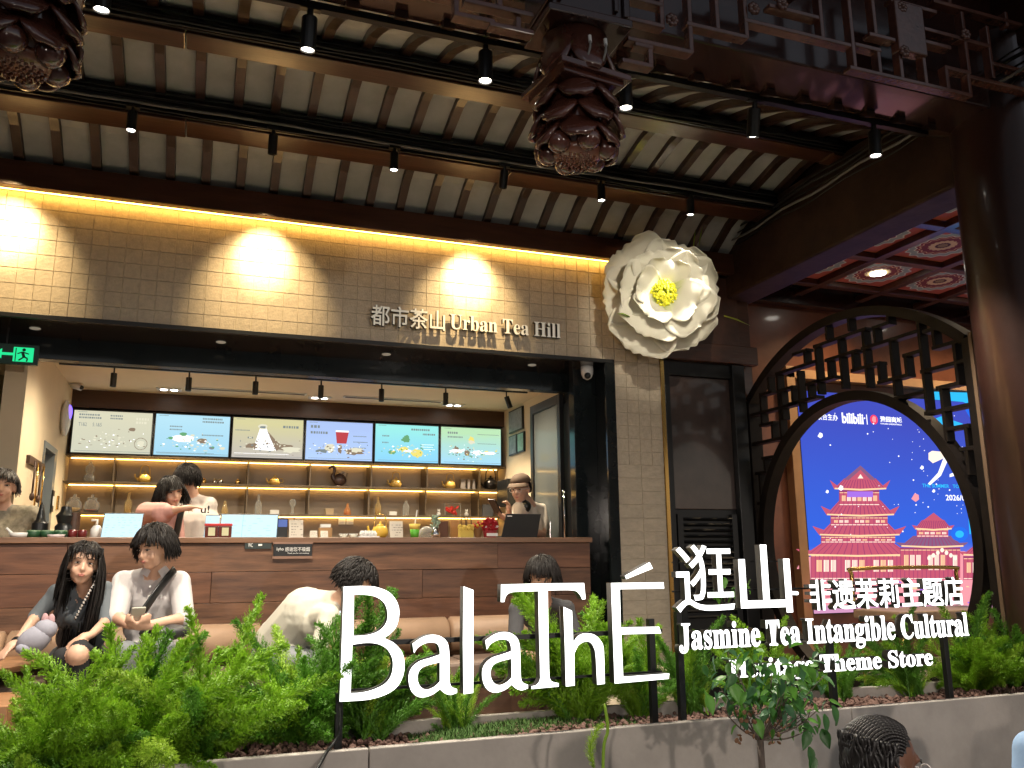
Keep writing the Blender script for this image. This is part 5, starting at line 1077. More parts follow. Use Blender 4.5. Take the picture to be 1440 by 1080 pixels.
# ------------------------------------------------------------------ moon gate (plane X = GX)
GX = 4.35; GY, GZ = 4.915, 1.70
gate = thing('moon_gate', 'black lattice arch screen with a round moon opening in front of the blue poster', 'gate', (GX, GY, .5))
gm = mat('gate_black_wood', (.010, .007, .006), .55, var=.4, vscale=8, bump=.08, spec=.25)
def arcband(r0, r1, a0, a1, xh, n, name, yc=GY, zc_=GZ, m=gm):
    b = MB(); vs = []
    for i in range(n + 1):
        a_ = a0 + (a1 - a0) * i / n
        for r_, x in ((r0, 0), (r1, 0), (r1, 2 * xh), (r0, 2 * xh)): vs.append((GX + x, yc + r_ * cos(a_), zc_ + r_ * sin(a_)))
    fs = [(i * 4 + j, i * 4 + (j + 1) % 4, i * 4 + 4 + (j + 1) % 4, i * 4 + 4 + j) for i in range(n) for j in range(4)] + [(3, 2, 1, 0), tuple(range(n * 4, n * 4 + 4))]
    adopt(b.add(vs, fs).build(name, m, auto=True), gate)
ca = math.acos(1.13 / 1.667)
arcband(1.60, 1.667, ca, pi - ca, .05, 40, 'outer_arch')
zspring = GZ + 1.667 * sin(ca)
for y in (GY - 1.13, GY + 1.13):
    adopt(MB().bx(GX, GX + .12, y - .035, y + .035, .5, zspring - .02).build('side_post', gm, bevel=.003), gate)
adopt(MB().bx(GX - .02, GX - .002, GY - 1.19, GY - 1.165, .5, zspring).build('edge_strip', mat('pale_wood_edge', (.20, .13, .085), .5), bevel=.002), gate)
arcband(1.01, 1.08, R(-60), R(240), .05, 72, 'moon_ring', GY, 1.69)
adopt(MB().bx(GX + .01, GX + .11, GY - 1.1, GY + 1.1, .5, .8).build('sill_panel', gm, bevel=.004), gate)
def lb(kind, x0, y0, x1, y1):
    c6 = lambda x, y: atX(1040 + x / 3.375, 400 + y / 3.375, GX)
    a, b_ = c6(x0, y0), c6(x1, y1); w_ = .025
    if kind == 'H': z = (a.z + b_.z) / 2; m_ = MB().bx(GX + .004, GX + .075, min(a.y, b_.y) - w_ / 2, max(a.y, b_.y) + w_ / 2, z - w_ / 2, z + w_ / 2)
    else: y = (a.y + b_.y) / 2; m_ = MB().bx(GX + .006, GX + .073, y - w_ / 2, y + w_ / 2, min(a.z, b_.z), max(a.z, b_.z))
    adopt(m_.build('lattice_bar', gm, bevel=.002), gate)
for q in (('V', 405, 200, 408, 262), ('V', 512, 152, 512, 222), ('H', 350, 290, 590, 215), ('V', 350, 290, 375, 520), ('V', 465, 260, 485, 495), ('V', 578, 215, 602, 490), ('H', 405, 355, 545, 320), ('V', 410, 350, 425, 445), ('H', 370, 458, 440, 440),
          ('V', 530, 320, 537, 410), ('H', 530, 410, 655, 372), ('V', 652, 370, 662, 465), ('H', 655, 465, 790, 430), ('V', 630, 205, 640, 280), ('H', 630, 205, 700, 182), ('V', 697, 130, 698, 185), ('H', 578, 300, 840, 225), ('V', 843, 160, 882, 620), ('V', 712, 262, 730, 530),
          ('H', 775, 335, 850, 318), ('V', 778, 335, 790, 432), ('V', 910, 200, 918, 300), ('H', 915, 300, 1020, 272), ('V', 1012, 270, 1028, 472), ('H', 935, 492, 1030, 468), ('V', 940, 490, 985, 745), ('H', 870, 225, 925, 207), ('H', 860, 415, 1075, 355), ('H', 735, 540, 870, 510), ('H', 880, 610, 1095, 570),
          ('H', 985, 690, 1075, 665), ('V', 1062, 668, 1082, 780), ('H', 1045, 785, 1120, 770), ('V', 1062, 780, 1090, 905), ('H', 170, 415, 352, 375), ('V', 265, 410, 290, 605), ('H', 250, 330, 310, 312), ('V', 300, 310, 307, 380), ('H', 180, 503, 245, 488), ('V', 187, 500, 205, 640), ('V', 243, 490, 247, 560), ('H', 230, 563, 362, 538),
          ('H', 312, 472, 375, 458), ('V', 318, 470, 330, 543), ('H', 50, 612, 265, 572), ('V', 95, 515, 100, 668), ('H', 95, 522, 145, 510), ('V', 130, 440, 135, 512), ('H', 95, 668, 152, 655), ('V', 146, 660, 155, 742), ('H', 60, 748, 205, 735), ('V', 175, 415, 190, 740), ('H', 105, 825, 150, 818), ('V', 112, 820, 117, 897), ('H', 75, 898, 118, 890), ('V', 86, 890, 100, 1040), ('H', 85, 1040, 115, 1035)): lb(*q)

# ------------------------------------------------------------------ hall beyond the gate
HY = 7.6
struct('hall_back_wall', MB().bx(4.4, 15, HY + .02, HY + .2, .5, 4.5), mat('hall_red_brown_wall', (.17, .06, .03), .35, var=.35, vscale=2.5, coat=.3, bump=.1))
tan = mat('tan_poster_frame', (.42, .24, .12), .45, var=.1, vscale=5)
ps = thing('poster_screen', 'huge lit blue festival poster with pagodas framed in tan wood', 'poster', (7.6, HY, .9))
PX0, PX1, PZ0, PZ1 = at(1132, 700, HY).x - .06, 10.6, 1.0, at(1215, 562, HY).z + .05
YP = HY - .06
adopt(MB().bx(PX0, PX1, YP, HY + .019, PZ0, PZ1).build('panel_body', black), ps)
adopt(MB().bx(PX0 - .14, PX0 - .03, HY - .10, HY + .018, .5, PZ1 + .25).bx(PX0 - .14, PX1, HY - .10, HY + .018, PZ1 + .12, PZ1 + .22).build('frame', tan, bevel=.004), ps)
bm_ = emi_grad('poster_print', (.10, .08, .62), (.02, .10, .72), .92, 'Z', .2, 2)
r_ = [n for n in bm_.node_tree.nodes if n.type == 'VALTORGB'][0]; r_.color_ramp.elements[0].color = (.62, .30, .50, 1); e2 = r_.color_ramp.elements.new(.42); e2.color = (.035, .13, .72, 1); r_.color_ramp.elements[0].position = .16; r_.color_ramp.elements[-1].color = (.055, .075, .48, 1)
y = YP - .003
adopt(MB().add([(PX0 + .01, y, PZ0 + .01), (PX1 - .01, y, PZ0 + .01), (PX1 - .01, y, PZ1 - .01), (PX0 + .01, y, PZ1 - .01)], [(0, 1, 2, 3)]).build('display', bm_), ps)
def pw(px, py): p = at(px, py, YP); return p.x, p.z
cols = [emi('p_red', (.50, .09, .15), 1), emi('p_pink', (.80, .30, .35), 1), emi('p_roof', (.22, .10, .20), 1), emi('p_gold', (.95, .62, .35), 1), emi('p_white', (.95, .95, 1), 1.1), emi('p_teal', (.03, .45, .85), 1), emi('p_deepred', (.30, .05, .14), 1), emi('p_blue', (.02, .14, .75), 1), emi('p_cream', (1.0, .80, .66), 1.05), emi('p_purple', (.35, .15, .70), 1), emi('p_logo', (.85, .05, .12), 1)]
g = MB(); lay = [YP - .005]
def poly(pts, m):
    lay[0] -= .00035; vs = [(pw(*p)[0], lay[0], pw(*p)[1]) for p in pts]; g.add(vs, [tuple(range(len(vs)))], m)
def roof(cx, yb, hw, hh, sl=0.02, m=0, tip=8):
    # swept Chinese roof: lower eave line at yb, half width hw
    poly([(cx - hw * 1.06, yb - tip), (cx - hw * .8, yb - hh * .30), (cx - hw * .55, yb - hh), (cx + hw * .55, yb - hh), (cx + hw * .8, yb - hh * .30), (cx + hw * 1.06, yb - tip), (cx + hw * .9, yb + 1), (cx, yb + 3), (cx - hw * .9, yb + 1)], m)
    lay[0] -= .0003
    for k in range(15):
        u = -0.85 + 1.7 * k / 14; poly([(cx + hw * u - .6, yb + 1), (cx + hw * u * .62 - .5, yb - hh), (cx + hw * u * .62 + .5, yb - hh), (cx + hw * u + .6, yb + 1)], 6)
    poly([(cx - hw * .9, yb + 1), (cx, yb + 3), (cx + hw * .9, yb + 1), (cx + hw * .9, yb - 1), (cx, yb + .5), (cx - hw * .9, yb - 1)], 3)
def storey(cx, y0, y1, hw, n=9):
    poly([(cx - hw, y0), (cx + hw, y0), (cx + hw, y1), (cx - hw, y1)], 0)
    poly([(cx - hw, y0), (cx + hw, y0), (cx + hw, y0 + 3), (cx - hw, y0 + 3)], 6)
    poly([(cx - hw, y1 - 2.2), (cx + hw, y1 - 2.2), (cx + hw, y1 - 1.2), (cx - hw, y1 - 1.2)], 8); poly([(cx - hw, y0 + 3.2), (cx + hw, y0 + 3.2), (cx + hw, y0 + 4.2), (cx - hw, y0 + 4.2)], 3)
    for k in range(int(hw / 3)): xq = cx - hw + k * 6; poly([(xq, y0 + 3), (xq + .8, y0 + 3), (xq + .8, y1), (xq, y1)], 6)
    for k in range(n):
        x = cx - hw * .9 + hw * 1.8 * (k + .1) / n; w_ = hw * 1.8 / n * .72
        ym = y0 + 5 + (y1 - y0) * .12; y1 = y1
        if n > 8 and k % 4 == 3: continue
        poly([(x, ym), (x + w_, ym), (x + w_, y1 - (y1 - y0) * .3), (x, y1 - (y1 - y0) * .3)], 8 if k % 3 else 3)
        for q_ in (.25, .5, .75): poly([(x + w_ * q_, ym), (x + w_ * (q_ + .08), ym), (x + w_ * (q_ + .08), y1 - (y1 - y0) * .3), (x + w_ * q_, y1 - (y1 - y0) * .3)], 0)
# soft cloud bands and distant roofs behind the pagodas
for k in range(14):
    x = 1140 + k * 26; h = 12 + 9 * sin(k * 1.7); poly([(x - 20, 800), (x - 14, 800 - h), (x - 6, 800 - h - 5), (x + 8, 800 - h - 5), (x + 15, 800 - h), (x + 20, 800)], 9 if k % 2 else 1)
# ground glow, low walls
poly([(1134, 850), (1500, 850), (1500, 790), (1134, 800)], 1)
# big pagoda
cx = 1202
storey(1205, 778, 815, 66, 12); roof(1203, 780, 82, 20, m=0); storey(1203, 752, 764, 52, 11); roof(1203, 752, 62, 22, m=0, tip=12); storey(1202, 725, 740, 40, 10); roof(1202, 724, 52, 20, m=0, tip=12); storey(1200, 690, 712, 28, 7)
poly([(1182, 692), (1218, 692), (1218, 700), (1182, 700)], 9); roof(1200, 688, 40, 14, m=0, tip=12)
poly([(1176, 676), (1200, 656), (1222, 676)], 2); poly([(1184, 676), (1200, 662), (1214, 676)], 0); poly([(1196, 674), (1200, 668), (1204, 674)], 8)
# small pagodas
storey(1297, 770, 815, 42, 9); roof(1298, 768, 48, 14, m=2, tip=5); storey(1298, 742, 756, 22, 5); roof(1298, 744, 28, 12, m=0, tip=5); poly([(1283, 733), (1298, 722), (1312, 733)], 0)
storey(1375, 782, 815, 36, 8); roof(1375, 780, 42, 12, m=0, tip=4); storey(1450, 780, 815, 36, 8); roof(1450, 778, 42, 14, m=0, tip=4)
# terrace band, light fans
poly([(1134, 815), (1500, 815), (1500, 850), (1134, 850)], 1)
rr = random.Random(11)
for k in range(110): x = rr.uniform(1136, 1480); yy = rr.uniform(812, 848); poly([(x, yy), (x + rr.uniform(2, 9), yy), (x + 5, yy + rr.uniform(1, 4)), (x, yy + 2)], rr.choice((3, 8, 9, 0, 4, 1)))
# lamp cluster, sparkle
for k in range(7): x = 1283 + k * 6; blobp = [(x + 2.6 * cos(a_), 774 + 6 * abs(k - 3) * .6 + 3.2 * sin(a_)) for a_ in [i * .785 for i in range(8)]]; poly(blobp, 8)
for k in range(3): poly([(1337 + 4 * k, 722 + k * 4), (1338.5 + 4 * k, 722 + k * 4), (1341 + 4 * k, 752), (1339 + 4 * k, 752)], 5)
poly([(1325 + 12 * cos(i * .4), 752 + 10 * sin(i * .4)) for i in range(16)], 7); poly([(1325 + 6 * cos(i * .4), 752 + 5 * sin(i * .4)) for i in range(16)], 5)
# teal swoosh top right, petals and stars
poly([(1286, 596), (1300, 590), (1330, 600), (1335, 606), (1310, 606), (1292, 603)], 5); poly([(1278, 566), (1330, 570), (1360, 580), (1440, 590), (1440, 560), (1290, 556)], 5); poly([(1330, 575), (1400, 588), (1440, 596), (1440, 640), (1380, 630), (1345, 600)], 7); poly([(1345, 590), (1400, 580), (1440, 585), (1440, 600), (1400, 596)], 5)
for k in range(90):
    x = rr.uniform(1130, 1430); yy = rr.uniform(570, 760); s_ = rr.choice((.6, .8, .8, 1.3)); poly([(x - s_, yy), (x, yy - s_), (x + s_, yy), (x, yy + s_)], 4)
for x, yy, s_ in ((1130, 617, 4), (1158, 689, 4), (1261, 702, 6), (1270, 661, 3), (1139, 694, 2.5), (1286, 693, 2.5)): poly([(x - s_, yy + s_ * .3), (x - s_ * .2, yy - s_), (x + s_ * .7, yy - s_ * .6), (x + s_ * .8, yy + s_ * .4), (x, yy + s_)], 4 if s_ < 5 else 1)
# brushed title strokes
poly([(1279, 641), (1284, 638), (1326, 642), (1325, 647), (1300, 648), (1285, 655), (1279, 650)], 8); poly([(1300, 647), (1307, 648), (1296, 672), (1281, 685), (1278, 683), (1292, 668)], 4); poly([(1310, 655), (1320, 652), (1316, 672), (1308, 674), (1308, 670), (1313, 668)], 4)
poly([(1330, 650), (1334, 650), (1334, 690), (1330, 690)], 4); poly([(1322, 660), (1345, 657), (1345, 661), (1322, 664)], 4); poly([(1345, 652), (1349, 653), (1340, 680), (1334, 682)], 4); poly([(1348, 660), (1360, 660), (1352, 685), (1346, 684)], 4); poly([(1366, 640), (1378, 640), (1376, 655), (1366, 655)], 4); poly([(1362, 662), (1392, 660), (1392, 666), (1362, 668)], 4); poly([(1374, 655), (1379, 655), (1376, 690), (1371, 688)], 4); poly([(1396, 640), (1402, 640), (1400, 690), (1394, 688)], 4)
adopt(g.build('printed_picture', cols), ps)['kind'] = 'stuff'
def ptxt(body, x0, x1, y0, y1, m, bold=0, ly=.025):
    yy = YP - ly; c_ = (y0 + y1) / 2; a, b_ = at(x0, c_, yy), at(x1, c_, yy); text_parts(body, (a.x, b_.x, at((x0 + x1) / 2, y1, yy).z, at((x0 + x1) / 2, y0, yy).z), yy, (m, m), .002, ps, 'lettering', bold=bold, sep=False)
ptxt('联合主办', 1149, 1178, 582, 591, cols[4], .01); ptxt('bilibili', 1184, 1214, 581, 596, cols[4], .03); ptxt('豫园商城', 1238, 1268, 586, 594, cols[4], .02); ptxt('YUYUAN GARDEN MALLS', 1238, 1268, 595.5, 597.5, cols[4])
ptxt('|', 1218.6, 1219.6, 583, 597, cols[4]); ptxt('THE SUMMER   TO-GO', 1297, 1360, 681, 686, cols[5], .01); ptxt('2026/07', 1330, 1362, 696, 704, cols[4], .01); ptxt('豫园灯彩', 1184, 1216, 693, 699, cols[4], .01)
g = MB(); q = at(1229, 590, YP - .024); blob(g, q.x, q.z, .055, .055, q.y, 20, 0); blob(g, q.x, q.z, .035, .035, q.y - .001, 7, 1, .3); adopt(g.build('round_logo', [cols[10], cols[1]]), ps)

# coffered ceiling
HZ = 4.5
cf = thing('coffered_ceiling', None, None, (7, 6, HZ), kind='structure')
adopt(MB().bx(4.46, 15, 1.5, HY, HZ + .06, HZ + .1).build('backing', lacq), cf)
cm = mat('coffer_paint', (.25, .06, .03), .7)
t_n = cm.node_tree; bsd = t_n.nodes['Principled BSDF']; tc = t_n.nodes.new('ShaderNodeTexCoord'); mp = t_n.nodes.new('ShaderNodeMapping'); mp.inputs['Location'].default_value = (-.5, -.5, 0); t_n.links.new(tc.outputs['Generated'], mp.inputs[0])
sp_ = t_n.nodes.new('ShaderNodeSeparateXYZ'); t_n.links.new(mp.outputs[0], sp_.inputs[0])
def mth(op, a=None, b=None, c=None):
    n = t_n.nodes.new('ShaderNodeMath'); n.operation = op
    for i, v in enumerate((a, b, c)):
        if v is None: continue
        if isinstance(v, (int, float)): n.inputs[i].default_value = v
        else: t_n.links.new(v, n.inputs[i])
    return n.outputs[0]
rad_ = mth('SQRT', mth('ADD', mth('POWER', sp_.outputs[0], 2), mth('POWER', sp_.outputs[1], 2)))
angl = mth('ARCTAN2', sp_.outputs[1], sp_.outputs[0]); rr2 = mth('ADD', rad_, mth('MULTIPLY', mth('SINE', mth('MULTIPLY', angl, 16)), mth('MULTIPLY', rad_, .05)))
rmp = t_n.nodes.new('ShaderNodeValToRGB'); rmp.color_ramp.interpolation = 'CONSTANT'; els = rmp.color_ramp.elements
els[0].position = 0; els[0].color = (.35, .25, .10, 1); els[1].position = .06; els[1].color = (.10, .02, .015, 1)
for p_, c_ in ((.09, (.42, .33, .16)), (.17, (.12, .02, .015)), (.26, (.45, .30, .14)), (.275, (.14, .025, .02)), (.31, (.40, .42, .30)), (.33, (.18, .24, .18)), (.41, (.35, .38, .28)), (.43, (.26, .06, .025))): e_ = els.new(p_); e_.color = (*[min(1, q_ * 1.9) for q_ in c_], 1)
t_n.links.new(rr2, rmp.inputs[0]); t_n.links.new(rmp.outputs[0], bsd.inputs['Base Color'])
CSX, CSY = .78, .80
# grid fitted to the photo: medallion centres at (6.60,6.72) and (7.45,6.74) on z = 4.5
px0 = 6.60; dxc = .85; py0 = 6.72; dyc = .85
for i in range(-3, 8):
    for j in range(-6, 2):
        xc, yc = px0 + i * dxc, py0 + j * dyc
        if xc < 4.8 or yc > HY - .3: continue
        tr = .385 if True else 0
        adopt(MB().bx(xc - .37, xc + .37, yc - .37, yc + .37, HZ + .03, HZ + .058).build('painted_panel', cm), cf)
for i in range(-3, 9):
    x = px0 + (i - .5) * dxc
    if x > 4.5: adopt(MB().bx(x - .05, x + .05, 1.6, HY - .02, HZ - .03, HZ + .03).build('coffer_rib', lacq2, bevel=.006), cf)
for j in range(-6, 2):
    y = py0 + (j - .5) * dyc; adopt(MB().bx(4.46, 15, y - .05, y + .05, HZ - .027, HZ + .027).build('coffer_rib', lacq2, bevel=.006), cf)
adopt(MB().bx(4.46, 15, HY - .12, HY + .01, HZ - .14, HZ + .05).build('cornice', lacq, bevel=.01), cf)
for i, j, lbl in ((0, 0, 'bright round downlight in the painted coffer nearest the moon gate'), (2, 0, 'round downlight in a coffer hidden behind the column'), (0, -2, 'round downlight in a coffer above the gate, out of view')):
    x, y_ = px0 + i * dxc, py0 + j * dyc
    t = thing('round_downlight', lbl, 'downlight', (x, y_, HZ + .02)); adopt(MB().lathe([(0, -.004), (.075, -.004), (.08, 0), (.08, .01), (0, .01)], (x, y_, HZ + .02), 24).build('lens', lampw), t)
    spot('lamp_light', (x, y_, HZ), (x, y_ + .25, 0), 150, 130, .7, (1, .74, .45), .07, t)

# ------------------------------------------------------------------ unseen fill lanterns added behind the camera to light the planter front
for k, (x, y, lbl) in enumerate(((-2.6, -4.2, 'added fill lantern out of view behind the camera at left'), (3.6, -4.6, 'added fill lantern out of view behind the camera at right'))):
    t = thing('fill_lantern', lbl, 'fill lamp', (x, y, 0), 'added fill lanterns')
    adopt(MB().lathe([(0, 0), (.12, 0), (.12, .1), (.05, .2), (.04, 2.3), (.06, 2.35), (0, 2.35)], (x, y, 0), 16).build('pole', black, auto=True), t)
    adopt(MB().lathe([(0, 2.36), (.14, 2.38), (.18, 2.5), (.16, 2.66), (0, 2.70)], (x, y, 0), 20).build('lamp_shade', emi('lantern_glow', (1, .88, .74), 14), smooth=True), t)
    spot('lamp_light', (x, y + .24, 2.45), (1.2 + .5 * k, 3.3, .35), 430, 52, .55, (1, .87, .76), .12, t)

# ------------------------------------------------------------------ people
import numpy as np
skin_l = mat('skin_light', (.56, .34, .24), .5, var=.06, vscale=12, bump=.03); skin_d = mat('skin_brown', (.16, .07, .042), .42, var=.08)
hair_m = mat('black_hair', (.008, .006, .0055), .5, var=.4, vscale=40, spec=.25); lipm = mat('lips', (.40, .14, .11), .45); eyew = mat('eye_white', (.38, .34, .31), .35); eyed = mat('eye_dark', (.012, .008, .006), .15)
def cap(p, q, r0, r1, tag_): return ('c', V(p), V(q), r0, r1, tag_)
def ell(c, r, tag_, rot=None): return ('e', V(c), V(r), rot or Matrix.Identity(3), 0, tag_)
def frame(f, tilt=0):
    f = V(f).normalized(); r = f.cross(V((0, 0, 1))).normalized(); u = r.cross(f).normalized()
    q = Matrix.Rotation(tilt, 3, f); return f, (q @ r), (q @ u)
def head_prims(c, f, tilt=0, s=1):
    f, r, u = frame(f, tilt); c = V(c); m = Matrix((r, f, u)).transposed()
    P = lambda a, b, d: c + (r * a + f * b + u * d) * s
    return [ell(P(0, -.012, .030), V((.074, .092, .082)) * s, 0, m), ell(P(0, .022, -.030), V((.058, .066, .070)) * s, 0, m), ell(P(0, .052, -.078), V((.030, .028, .024)) * s, 0, m), cap(P(0, .080, .012), P(0, .096, -.022), .008 * s, .0125 * s, 0), ell(P(0, .066, .036), V((.052, .018, .018)) * s, 0, m),
            ell(P(.032, .062, -.028), V((.022, .02, .022)) * s, 0, m), ell(P(-.032, .062, -.028), V((.022, .02, .022)) * s, 0, m), ell(P(0, .083, -.052), V((.024, .012, .012)) * s, 0, m),
            ell(P(.075, -.006, -.004), V((.010, .020, .032)) * s, 0, m), ell(P(-.075, -.006, -.004), V((.010, .020, .032)) * s, 0, m)]
def face_bits(c, f, tilt, s, par, brow=hair_m, look=0):
    f, r, u = frame(f, tilt); c = V(c); m = Matrix((r, f, u)).transposed(); P = lambda a, b, d: c + (r * a + f * b + u * d) * s
    for sg_ in (-1, 1):
        e = adopt(MB().ball(P(.030 * sg_, .080, .010), (.0135 * s, .005 * s, .0046 * s), 12, 8, 0, m).build('eye', eyew, smooth=True), par)
        ir = MB().ball(P(.030 * sg_ + look, .0838, .0095), (.0062 * s, .0030 * s, .0048 * s), 10, 6, 0, m).tube([P((.030 - .016) * sg_, .083, .012), P(.030 * sg_, .0865, .0165), P((.030 + .017) * sg_, .077, .012)], .0018 * s, 5).build('iris', eyed, smooth=True); ir.parent = e; ir.matrix_parent_inverse = Matrix.Translation(-par.location)
        ir.matrix_parent_inverse = Matrix.Identity(4)
        adopt(MB().tube([P(.014 * sg_, .086, .030), P(.032 * sg_, .085, .036), P(.050 * sg_, .074, .031)], [.002 * s, .0034 * s, .0015 * s], 5).build('eyebrow', brow, smooth=True), par)
    adopt(MB().ball(P(0, .0905, -.049), (.019 * s, .007 * s, .0036 * s), 12, 6, 0, m).ball(P(0, .089, -.056), (.015 * s, .007 * s, .0042 * s), 12, 6, 0, m).build('lips', lipm, smooth=True), par)
def hand_prims(w, d, n_, s=1, curl=.6, side=1, tg=0):
    """wrist w, finger direction d, palm normal n_ (fingers curl towards it)"""
    w = V(w); d = V(d).normalized(); n_ = (V(n_) - d * V(n_).dot(d)).normalized(); l = d.cross(n_) * side
    out = [cap(w, w + d * .045 * s, .022 * s, .028 * s, tg), cap(w + l * .018 * s + d * .02 * s, w + l * .022 * s + d * .075 * s, .016 * s, .013 * s, tg), cap(w - l * .016 * s + d * .02 * s, w - l * .022 * s + d * .07 * s, .015 * s, .012 * s, tg), cap(w + d * .02 * s, w + d * .078 * s, .017 * s, .013 * s, tg)]
    for k, (o, L) in enumerate(((.028, .9), (.010, 1.0), (-.009, .95), (-.027, .75))):
        b0 = w + l * o * s + d * .075 * s; d1 = (d * cos(curl * .6) + n_ * sin(curl * .6)); d2 = (d * cos(curl * 1.6) + n_ * sin(curl * 1.6))
        b1 = b0 + d1 * .038 * L * s; b2 = b1 + d2 * .036 * L * s
        out += [cap(b0, b1, .0092 * s, .0086 * s, tg), cap(b1, b2, .0086 * s, .007 * s, tg)]
    t0 = w + l * .026 * s + d * .018 * s; t1 = t0 + (l * .8 + d * .6 + n_ * .3).normalized() * .04 * s; t2 = t1 + (d * .9 + n_ * .4).normalized() * .028 * s
    return out + [cap(t0, t1, .013 * s, .010 * s, tg), cap(t1, t2, .010 * s, .008 * s, tg)]
def torso_prims(pel, neck, sl, sr, tg, g=1, fw=(0, -1, 0)):
    pel, neck, sl, sr = V(pel), V(neck), V(sl), V(sr); ax = (sr - sl).normalized(); sp = neck - pel; ch = pel + sp * .66; wa = pel + sp * .33
    return [cap(pel - ax * .075 * g, pel + ax * .075 * g, .105 * g, .105 * g, tg), cap(wa - ax * .055 * g, wa + ax * .055 * g, .095 * g, .095 * g, tg), cap(ch - ax * .075 * g, ch + ax * .075 * g, .105 * g, .105 * g, tg),
            cap(pel, wa, .13 * g, .115 * g, tg), cap(wa, ch, .115 * g, .125 * g, tg), cap(ch, neck - sp * .13, .125 * g, .07 * g, tg), cap(sl, neck - sp * .06, .055 * g, .05 * g, tg), cap(sr, neck - sp * .06, .055 * g, .05 * g, tg), cap(sl, ch, .06 * g, .10 * g, tg), cap(sr, ch, .06 * g, .10 * g, tg)]
def body(label, prims, mats, base, name='person', vox=.008, grp=None, sm=4):
    b = MB()
    for p in prims:
        if p[0] == 'c': 
            n_ = 12; d = p[2] - p[1]
            b.ball(p[1], p[3], n_, 8); b.ball(p[2], p[4], n_, 8)
            if d.length > 1e-5: b.tube([p[1], p[2]], [p[3], p[4]], n_)
        else: b.ball(p[1], p[2], 20, 14, 0, p[3])
    me = b.mesh('src', mats[0]); o = link('src', me)
    rm = o.modifiers.new('r', 'REMESH'); rm.mode = 'VOXEL'; rm.voxel_size = vox
    s_ = o.modifiers.new('s', 'SMOOTH'); s_.factor = .5; s_.iterations = sm
    bpy.context.view_layer.update()
    m2 = bpy.data.meshes.new_from_object(o.evaluated_get(bpy.context.evaluated_depsgraph_get())); bpy.data.objects.remove(o); m2.name = 'body'
    m2.materials.clear(); [m2.materials.append(m_) for m_ in mats]
    n = len(m2.polygons); C = np.empty(n * 3); m2.polygons.foreach_get('center', C); C = C.reshape(-1, 3); best = np.full(n, 1e9); idx = np.zeros(n, int)
    for p in prims:
        if p[0] == 'c':
            a, q = np.array(p[1]), np.array(p[2]); d = q - a; L = d.dot(d) + 1e-12; t = np.clip((C - a) @ d / L, 0, 1); dist = np.linalg.norm(C - a - t[:, None] * d, axis=1) - (p[3] + (p[4] - p[3]) * t)
        else:
            q = (C - np.array(p[1])) @ np.array(p[3]); r = np.array(p[2]); k = np.linalg.norm(q / r, axis=1); dist = (k - 1) * r.min()
        u = dist < best; best[u] = dist[u]; idx[u] = p[5]
    m2.polygons.foreach_set('material_index', idx.astype(np.int32)); m2.polygons.foreach_set('use_smooth', [True] * n)
    t = thing(name, label, 'person', tuple(base), grp); o = bpy.data.objects.new('body', m2); COL.objects.link(o); adopt(o, t); return t
